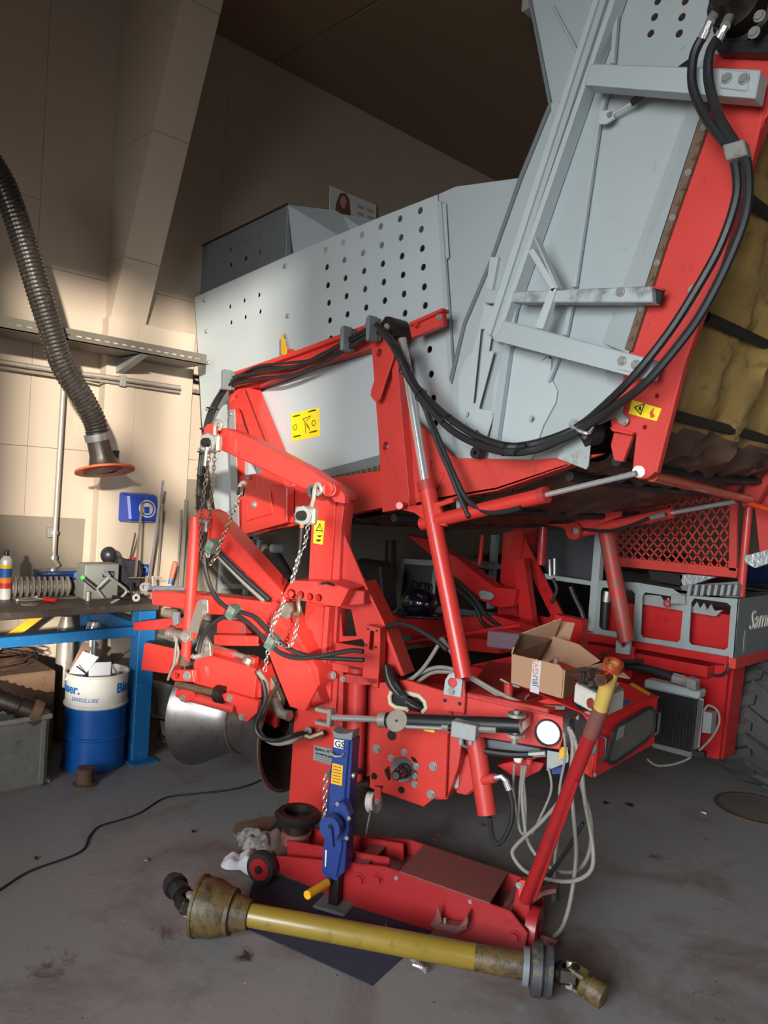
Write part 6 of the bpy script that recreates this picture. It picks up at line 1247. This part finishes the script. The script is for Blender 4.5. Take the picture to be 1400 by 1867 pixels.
def rag(name, cx, cy, rx, ry, h, m, lab, seed):
    random.seed(seed); c0 = PZ(0).at(cx, cy); n = 26; vs_ = []; fs = []; ph = [random.uniform(0, 6.28) for _ in range(8)]
    for i in range(n):
        for j in range(n):
            u = i/(n-1)*2-1; v = j/(n-1)*2-1; rr = math.hypot(u, v); an = math.atan2(v, u)
            f = 1+.18*math.sin(3*an+ph[0])+.12*math.sin(5*an+ph[1])
            k = max(abs(u), abs(v))/(rr+1e-6) if rr > 0 else 1
            x = u*k*rx*f; y_ = v*k*ry*f; m_ = max(abs(u), abs(v))
            z = h*(1-m_**2)*(.5+.22*math.sin(x*42+ph[2])*math.cos(y_*36+ph[3])+.34*abs(math.sin(x*24+y_*30+ph[4]))+.08*math.sin(x*80+ph[5]+y_*50))+.006
            vs_.append(c0+V((x, y_, max(.004, z))))
    for i in range(n-1):
        for j in range(n-1): fs.append((i*n+j, (i+1)*n+j, (i+1)*n+j+1, i*n+j+1))
    o = MB().add(vs_, fs).build(name, m, None, smooth=True); sm = o.modifiers.new('solid', 'SOLIDIFY'); sm.thickness = .004; return tag(o, lab, 'rag', 'rags heaped beside the trolley jack')
RAG = mat('dirty_rag', (150, 146, 142), .9, wear=.8, wc=(56, 48, 46), scale=8, var=.2); RAGW = mat('white_rag', (205, 206, 210), .9, wear=.15, wc=(120, 110, 110), scale=8)
rag('cleaning_rag', 444, 1576, .10, .08, .055, RAGW, 'white crumpled rag nearest the camera beside the trolley jack wheel', 3); rag('cleaning_rag', 478, 1545, .15, .10, .085, RAG, 'grey oily patterned rag heaped behind the white rag', 5)
rag('cleaning_rag', 512, 1550, .08, .09, .12, mat('brown_rag', (92, 74, 66), .9, wear=.5, wc=(44, 36, 34), scale=8), 'brown soiled rag pushed against the jack arm', 9)
cbl = MB().tube(smoothpath([PZ(.005).at(*q) for q in ((-60, 1660), (0, 1622), (55, 1588), (145, 1554), (163, 1525), (180, 1507), (215, 1496), (255, 1482), (300, 1455), (350, 1448), (420, 1440), (470, 1425), (560, 1380))], 8), .0045, 8).build('power_cable', RUB, None, smooth=True)
tag(cbl, 'long thin black cable snaking over the floor from the left edge', 'cable')
for i, (x, y_, s_, lab) in enumerate(((265, 1568, .018, 'small metal shaving on the floor left of the rags'), (352, 1517, .02, 'dark bent scrap on the floor by the cable'), (66, 1564, .012, 'tiny dark crumb on floor under the cable bend'), (792, 1530, .016, 'small orange scrap on the floor behind the trolley jack'), (1283, 1482, .014, 'small pale chip on the floor near the round cover'))):
    random.seed(i+20); c0 = PZ(.006).at(x, y_); o = MB().prism([c0+V((math.cos(a_)*s_*random.uniform(.4, 1.3), math.sin(a_)*s_*random.uniform(.3, .9), random.uniform(0, .006))) for a_ in (0, 1.2, 2.4, 3.6, 5.0)], (0, 0, -.004)).build('floor_scrap', [GALV, GREASE, GREASE, ORANGE, PAPER][i], None); tag(o, lab, 'scrap', 'small scraps lying on the floor')
q = PZ(.001).at(1380, 1474); fcv = emp('floor_cover', (q.x, q.y, 0), 'round brown steel cover set in the floor before the tyre', 'floor cover')
MB().ring((q.x, q.y, 0), (0, 0, 1), [(0, .20), (0, .225), (.005, .225), (.005, .20)], 40).build('ring', RUST, fcv); MB().ring((q.x, q.y, 0), (0, 0, 1), [(0, .001), (0, .2), (.003, .2), (.003, .001)], 40).build('lid', mat('lid_grey', (98, 90, 82), .7, wear=.3), fcv)
# ================================================================= CONTROL CABINET + BOXES ON IT
QA = PY(2.55).at(1084, 1420); QT = PY(2.55).at(1093, 1312)
ck_ = math.radians(5); cu = V((-math.sin(ck_)*-1, math.cos(ck_), 0)); cu = V((.087, .996, 0)); cn = V((-.996, .087, 0)); CPn = PL(QA, cn)
cbx = emp('control_cabinet', QA, parent=H)
A = CPn.at(1083, 1420); B = CPn.at(1193, 1357); Cc = CPn.at(1200, 1272); D = CPn.at(1092, 1313)
top = (D.z+Cc.z)/2
wv = cn*.16
wx = V((-.22, -.0, 0))
MB().prism([A, B, Cc, D], V((-.010, 0, 0))).build('door_panel', REDJ, cbx, .004)
MB().prism([A+V((-.01, 0, 0)), A+V((-.06, 0, .01)), D+V((-.09, 0, .0)), D+V((-.01, 0, 0))], V((0, .012, 0))).build('end_panel', REDC, cbx, .002)
back = [p_+V((-.62, 0, .0)) for p_ in (A, B, Cc, D)]
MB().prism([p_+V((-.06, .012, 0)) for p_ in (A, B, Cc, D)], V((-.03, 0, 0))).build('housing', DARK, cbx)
MB().prism([D+V((.004, -.01, .004)), Cc+V((.004, .01, .004)), Cc+V((-.50, .01, .06)), D+V((-.36, -.01, .05))], (0, 0, -.006)).build('lid', REDJ, cbx, .003)
wpts = [(1117, 1335), (1124, 1325), (1175, 1294), (1186, 1290), (1192, 1296), (1192, 1325), (1186, 1340), (1175, 1352), (1122, 1390), (1112, 1392), (1107, 1384)]
plate('window_glass', wpts, CPn, .004, mat('dusty_glass', (78, 76, 70), .25, coat=.5, var=.15), cbx, .008)
MB().tube([CPn.at(x, y, .010) for x, y in wpts+wpts[:1]], .007, 6).build('window_seal', RUB, cbx, smooth=True)
plate('inside_panel', [(1128, 1325), (1140, 1318), (1137, 1342), (1123, 1350)], CPn, .001, mat('panel_grey', (110, 108, 102), .6), cbx, .013, bev=0)
MB().tube([CPn.at(1095, 1342, .008), CPn.at(1105, 1346, .03), CPn.at(1103, 1380, .03), CPn.at(1091, 1391, .008)], .006, 8).build('door_handle', RUB, cbx, smooth=True)
MB().tube([CPn.at(1196, 1298, .008), CPn.at(1203, 1300, .02), CPn.at(1200, 1335, .02), CPn.at(1193, 1340, .008)], .006, 8).build('door_handle', RUB, cbx, smooth=True)
bolt(CPn, 1095, 1323, .007, cbx, .001); bolt(CPn, 1084, 1412, .007, cbx, .001)
MB().ring(PY(2.55).at(1075, 1364, .01), (0, 1, 0), [(0, .001), (-.012, .016), (0, .026), (.01, .026), (.01, .001)], 18).build('knob', GREYD, cbx, smooth=True)
LD = PL((D+Cc)/2+V((-.2, 0, .03)), V((.12, .0, -1)))
plate('yellow_strip', [(1147, 1247), (1154, 1245), (1187, 1264), (1183, 1268)], LD, .001, YELB, cbx, .008, bev=0); plate('blue_label', [(1127, 1282), (1140, 1273), (1152, 1280), (1136, 1289)], LD, .001, mat('label_blue', (60, 120, 180), .5), cbx, .008, bev=0)
# fan housing left of cabinet
MB().ring(PY(2.6).at(1052, 1325, 0), (.6, .8, 0), [(-.02, .03), (-.02, .10), (.05, .10), (.05, .03)], 24).build('fan_housing', RUB, H, smooth=True)
plate('red_hood', [(965, 1283), (1015, 1268), (1072, 1300), (1073, 1312), (1030, 1285)], PY(2.72), .3, REDC, H)
for i, pts in enumerate((((1040, 1330), (1048, 1350), (1060, 1400), (1066, 1460), (1080, 1540), (1078, 1585), (1050, 1605), (1010, 1605), (960, 1590), (935, 1560), (942, 1540), (985, 1500), (1020, 1460), (1045, 1420)),
                         ((1036, 1325), (1044, 1360), (1040, 1420), (1045, 1480), (1050, 1560), (1040, 1640), (1025, 1690), (1005, 1712)),
                         ((1028, 1335), (1030, 1380), (1020, 1440), (1022, 1500), (1012, 1560), (1010, 1610)),
                         ((1052, 1310), (1070, 1300), (1078, 1310), (1060, 1340), (1048, 1380), (1062, 1440), (1078, 1500), (1072, 1560), (1045, 1590), (1000, 1580), (965, 1540), (955, 1490), (952, 1440), (958, 1395)),
                         ((1000, 1400), (1005, 1440), (985, 1490), (970, 1520)))):
    hose('grey_cable', [(x, y) for x, y in pts], PY(2.45+.035*i), .0075 if i in (0, 1, 3) else .005, CABLE, H, label='looped grey electric cable')
hose('black_cable', [(1063, 1500), (1040, 1540), (1005, 1590), (985, 1610)], PY(2.5), .008, RUB, H)
MB().tube([PY(2.5).at(1011, 1605), PY(2.5).at(1010, 1640)], .018, 12).build('cable_plug', RUB, H, smooth=True)
# grey cables over the deck
for i, pts in enumerate((((1080, 1290, -.1), (1000, 1290), (960, 1285), (900, 1258), (850, 1225), (820, 1185), (806, 1165), (800, 1175), (770, 1220), (735, 1250)), ((700, 1282, -.0), (715, 1262), (745, 1240), (790, 1218), (830, 1222), (880, 1250), (930, 1280), (960, 1290)), ((735, 1268), (780, 1230), (815, 1225), (850, 1232), (900, 1262), (940, 1285)))): hose('grey_cable', pts, F, .009, CABLE, H, off=.0-.02*i)
hose('black_cable', [(700, 1146), (720, 1138), (750, 1142), (790, 1165), (815, 1185)], PY(2.45), .011, RUB, H)
# ratchet post on drawbar
MB().tube([F.at(927, 1246, -.02), F.at(927, 1275, -.02)], .020, 12).build('spring_post', REDW, H, smooth=True); MB().tube([F.at(912, 1238, -.02), F.at(930, 1248, -.02), F.at(947, 1253, -.02)], .005, 6).build('pin', STEEL, H, smooth=True)
MB().ring(F.at(927, 1277, -.02), (0, 0, 1), [(0, .01), (0, .034), (.008, .034), (.008, .01)], 18).build('washer', STEEL, H, smooth=True)
hose('bent_rod', [(990, 1271), (965, 1245), (940, 1243), (994, 1242)][:0] or [(992, 1273), (996, 1246), (1005, 1243), (1048, 1246)], F, .006, RUST, H, off=-.1); hose('bent_rod', [(955, 1284), (960, 1270), (966, 1266)], F, .006, RUST, H, off=-.03)
# control box
PT_ = PL((0, 2.50, 0), V((-.35, .94, 0)))
cq = emp('control_box', PT_.at(1060, 1280), 'white metal remote control box with black joystick levers on the red cabinet', 'control box')
zt_ = PT_.at(1096, 1275).z; c4_ = [PZ(zt_).at(*q) for q in ((1047, 1246), (1101, 1273), (1139, 1258))]; hgt = V((0, 0, .062)); a_ = c4_[0]-hgt; dirx = c4_[1]-c4_[0]; bk = c4_[2]-c4_[1]
MB().prism([a_, a_+dirx, a_+dirx+bk, a_+bk], hgt).build('case', mat('control_white', (190, 188, 180), .5, wear=.2, wc=(120, 110, 100), scale=20), cq, .006)
MB().prism([a_+hgt+dirx*.02+bk*.03, a_+hgt+dirx*.98+bk*.03, a_+hgt+dirx*.98+bk*.97, a_+hgt+dirx*.02+bk*.97], (0, 0, .004)).build('top_panel', mat('control_top', (126, 118, 104), .6, wear=.3), cq, .001)
for i in range(2):
    for j in range(2):
        p_ = a_+hgt+dirx*(.2+.35*j)+bk*(.15+.4*i); tl = V((random.uniform(-.01, .01), random.uniform(-.01, .01), 0))
        MB().lathe(p_, (0, 0, 1), [(0, .016), (.006, .014), (.012, .006)], 12).build('boot', RUB, cq, smooth=True); MB().lathe(p_+V((0, 0, .008)), V((0, 0, 1))+tl*8, [(0, .003), (.012, .004), (.022, .008), (.032, .009), (.036, .002)], 10).build('joystick', BLACK, cq, smooth=True)
for i in range(6): p_ = a_+hgt+dirx*.85+bk*(.3+.1*i); MB().tube([p_, p_+V((.004, 0, .022))], .004, 6).build('toggle', ZINC, cq, smooth=True)
fn_ = V((dirx.y, -dirx.x, 0)).normalized(); MB().ring(a_+dirx*.62+hgt*.45, fn_, [(0, .001), (0, .017), (.008, .015), (.008, .001)], 18).build('red_button', mat('red_button', (120, 50, 44), .4), cq, smooth=True)
MB().box(a_+dirx*.87+hgt*.42+fn_*.001, dirx*.07, fn_*.001, hgt*.35).build('yellow_mark', YELB, cq)
# carton on the machine
Z1 = PL((0, 2.62, 0), V((-.12, .99, 0)))
ct2 = emp('cardboard_carton', Z1.at(985, 1270), 'open brown cardboard carton with white address tape standing on the red deck', 'carton')
def c3(x, y, d=0): return Z1.at(x, y, -d)
# front wall, right wall, back walls, flaps
p1, p2, p3_, p4 = c3(934, 1190), c3(933, 1243), c3(1024, 1272), c3(1028, 1228)
def sheet(name, pts, m=CARD, t=.005): 
    n = (pts[1]-pts[0]).cross(pts[2]-pts[0]).normalized(); return MB().prism(pts, n*t).build(name, m, ct2)
sheet('front_wall', [c3(934, 1192), c3(933, 1245), c3(1024, 1273), c3(1028, 1222), c3(1020, 1212), c3(960, 1198)])
sheet('right_wall', [c3(1028, 1222), c3(1024, 1273), PY(2.95).at(1062, 1262), PY(2.95).at(1065, 1222)])
sheet('left_back_flap', [c3(934, 1192), c3(938, 1180), PY(2.85).at(952, 1155), PY(2.95).at(1024, 1128), PY(3.0).at(1010, 1165), PY(3.0).at(988, 1205)], CARD)
sheet('back_wall', [PY(2.98).at(935, 1194), PY(2.98).at(1010, 1160), PY(2.98).at(1010, 1240), PY(2.98).at(935, 1245)], CARD)
sheet('inner_flap', [PY(2.92).at(990, 1218), PY(2.92).at(1010, 1160), PY(2.92).at(1055, 1175), PY(2.92).at(1094, 1205), PY(2.92).at(1060, 1220), PY(2.92).at(1000, 1235)])
sheet('back_flap', [PY(3.02).at(1008, 1130), PY(3.02).at(1048, 1136), PY(3.02).at(1038, 1168), PY(3.02).at(1010, 1160)])
sheet('outer_flap', [c3(1028, 1224), PY(2.9).at(1065, 1215), PY(3.0).at(1110, 1206), PY(3.0).at(1118, 1222), PY(2.9).at(1080, 1240), PY(2.8).at(1060, 1245)])
sheet('bottom', [c3(933, 1245), c3(1024, 1273), PY(2.98).at(1030, 1245), PY(2.98).at(940, 1232)], CARDD)
sheet('side_flap', [PY(2.9).at(1085, 1215), PY(2.95).at(1112, 1204), PY(2.85).at(1148, 1236), PY(2.85).at(1125, 1232)])
plate('address_tape', [(971, 1202), (987, 1205), (982, 1266), (966, 1261)], Z1, .001, mat('tape_white', (178, 176, 178), .35, wear=.1), ct2, .0065, bev=0)
def vtext(s, x, y, size, m):
    a_ = Z1.at(x, y, .009); b_ = Z1.at(x+.3, y-10, .009); xd = (b_-a_).normalized(); yd = V(-Z1.n).cross(xd); text('tape_text', s, size, a_, xd, yd, m, ct2, ext=.0004)
vtext('JEU', 979, 1252, .028, mat('blue_grey_ink', (60, 64, 84), .6)); vtext('GVS', 980.5, 1231, .034, mat('orange_ink', (206, 110, 40), .6))
o = MB().tube([PY(2.8).at(1013, 1212), PY(2.8).at(1014, 1199)], .012, 12).build('steel_pin', STEEL, None, smooth=True); tag(o, 'short steel pin sticking up inside the open carton', 'pin')
# welding helmet
hq = PY(3.4).at(762, 1108); hm = emp('welding_helmet', hq, 'glossy dark blue welding helmet resting on the red girder behind the mast', 'helmet')
HB = mat('helmet_black', (20, 22, 38), .15, coat=.8, var=.05)
MB().ball(PY(3.6).at(764, 1099), .125, 22, (1.05, .9, .78)).build('shell', HB, hm, smooth=True); MB().beam(PY(3.55).at(735, 1124), PY(3.55).at(800, 1126), .08, .02).build('chin_rim', HB, hm, .006); MB().ring(PY(3.5).at(731, 1118), (1, -.3, 0), [(-.01, .01), (-.01, .03), (.01, .03), (.01, .01)], 16).build('adjust_knob', RUB, hm, smooth=True)
MB().tube([PY(3.45).at(765, 1085, 0), PY(3.45).at(775, 1090, .01)], .02, 12).build('pivot_cap', HB, hm, smooth=True)
# galvanised sheet scraps on the machine
tag(plate('bent_sheet', [(1237, 1048), (1252, 1047), (1305, 1052), (1246, 1072)], PY(4.35), .03, mat('crushed_sheet', (170, 174, 176), .35, metal=.5, wear=.3, bump=.6), None), 'bent bright sheet metal strip under the mesh guard', 'sheet strip')
tag(plate('bent_sheet', [(1354, 1014), (1385, 1006), (1420, 996), (1422, 1020), (1376, 1036), (1358, 1026)], PY(4.2), .03, MATS['crushed_sheet'], None), 'crumpled bright sheet metal piece tied at the right corner post', 'sheet strip')
# workshop background behind the machine
bgz = emp('shelf_frame', PX(-4.7).at(450, 1085), 'grey metal shelf frame standing behind the diagonal red boom', 'shelf')
for pts in ([(455, 978), (462, 978), (452, 1085), (445, 1085)], [(472, 980), (478, 980), (470, 1085), (464, 1085)], [(404, 1000), (410, 1000), (404, 1082), (398, 1082)], [(405, 1064), (465, 1066), (465, 1074), (405, 1074)], [(392, 975), (478, 978), (478, 984), (392, 981)]): plate('frame_bar', pts, PX(-4.7), .03, GALV, bgz)
tag(plate('yellow_board', [(330, 1078), (410, 1086), (400, 1090), (330, 1083)], PY(2.55), .1, YELB, None), 'yellow strip of board lying behind the red front tube', 'board')
tag(sbox('storage_rack', -4.85, -4.3, 6.0, 7.4, 0, 1.05, DK, .01), 'dark cupboard against the left wall far behind the machine', 'cupboard')
for o_ in [o for o in col.objects if o.name.startswith('storage_rack')]: del o_['kind']
hg = emp('hanging_cables', (-4.8, 7.2, 1.6), 'loops of red and black cable hanging on the wall behind the machine', 'cables')
for i in range(5): c0 = V((-4.84, 5.9+i*.12, 1.55)); MB().tube([c0+V((.02, math.sin(t_)*.16, -abs(math.cos(t_/2))*.0+math.cos(t_)*.22)) for t_ in [2*math.pi*k/20 for k in range(21)]], .008, 6).build('cable_loop', REDJ if i % 2 else RUB, hg, smooth=True)
bn = emp('rear_bench', (-4.3, 8.2, 0), 'dim workbench with hand tools along the far end of the hall', 'workbench')
bx('bench_top', -4.8, -1.0, 7.9, 8.7, .86, .9, GREYD, bn); 
for x_ in (-4.7, -3, -1.1): bx('leg', x_-.04, x_+.04, 7.95, 8.03, 0, .86, GREYD, bn)
random.seed(3)
for k in range(7): x_ = -4.3+k*.45; tag(MB().box((x_, 8.2, 1.0+random.uniform(0, .06)), (.10, 0, 0), (0, .12, 0), (0, 0, .1)).build('storage_bin', [GREYD, DK, REDJ, JBLUE, WHITE, DK, GREYD][k], None, .01), ['grey', 'black', 'red', 'blue', 'white', 'dark brown', 'pale grey'][k]+' storage bin on the dim rear workbench', 'bin', 'storage bins on the rear workbench')
# fluorescent tube fitting near the elevator top
fl = emp('light_fitting', PX(-2.6).at(962, 8), 'white light fitting end on the ceiling behind the elevator top', 'ceiling light')
fa = PZ(ZC-.10).at(964, 12)
MB().box(fa+V((.0, .7, .03)), (.06, 0, 0), (0, .7, 0), (0, 0, .035)).build('housing', WHITE, fl, .006); MB().box(fa+V((.0, .7, .085)), (.02, 0, 0), (0, .5, 0), (0, 0, .025)).build('mount', WHITE, fl)
# windows with steel frames in the openings behind the camera
wn = emp('window_1', (5.3, -3.3, 2.8)); wn['kind'] = 'structure'
FR_ = mat('frame_grey', (90, 90, 90), .5)
for y_ in (-4.38, -3.5, -2.30): sbox('frame_bar', 5.26, 5.34, y_-.05, y_+.05, 2.05, 4.66, FR_, 0, wn)
for z_ in (2.08, 4.63): sbox('frame_bar', 5.26, 5.34, -4.38, -2.3, z_-.05, z_+.05, FR_, 0, wn)
for i in range(2): MB().beam((5.3, -4.4+i*.6, 3.0+i*.6), (5.3, -3.2+i*.6, 2.1+i*.6), .06, .20).build('shade_bar', FR_, wn)  # unseen slanted bars added to cast diagonal bands on the left wall
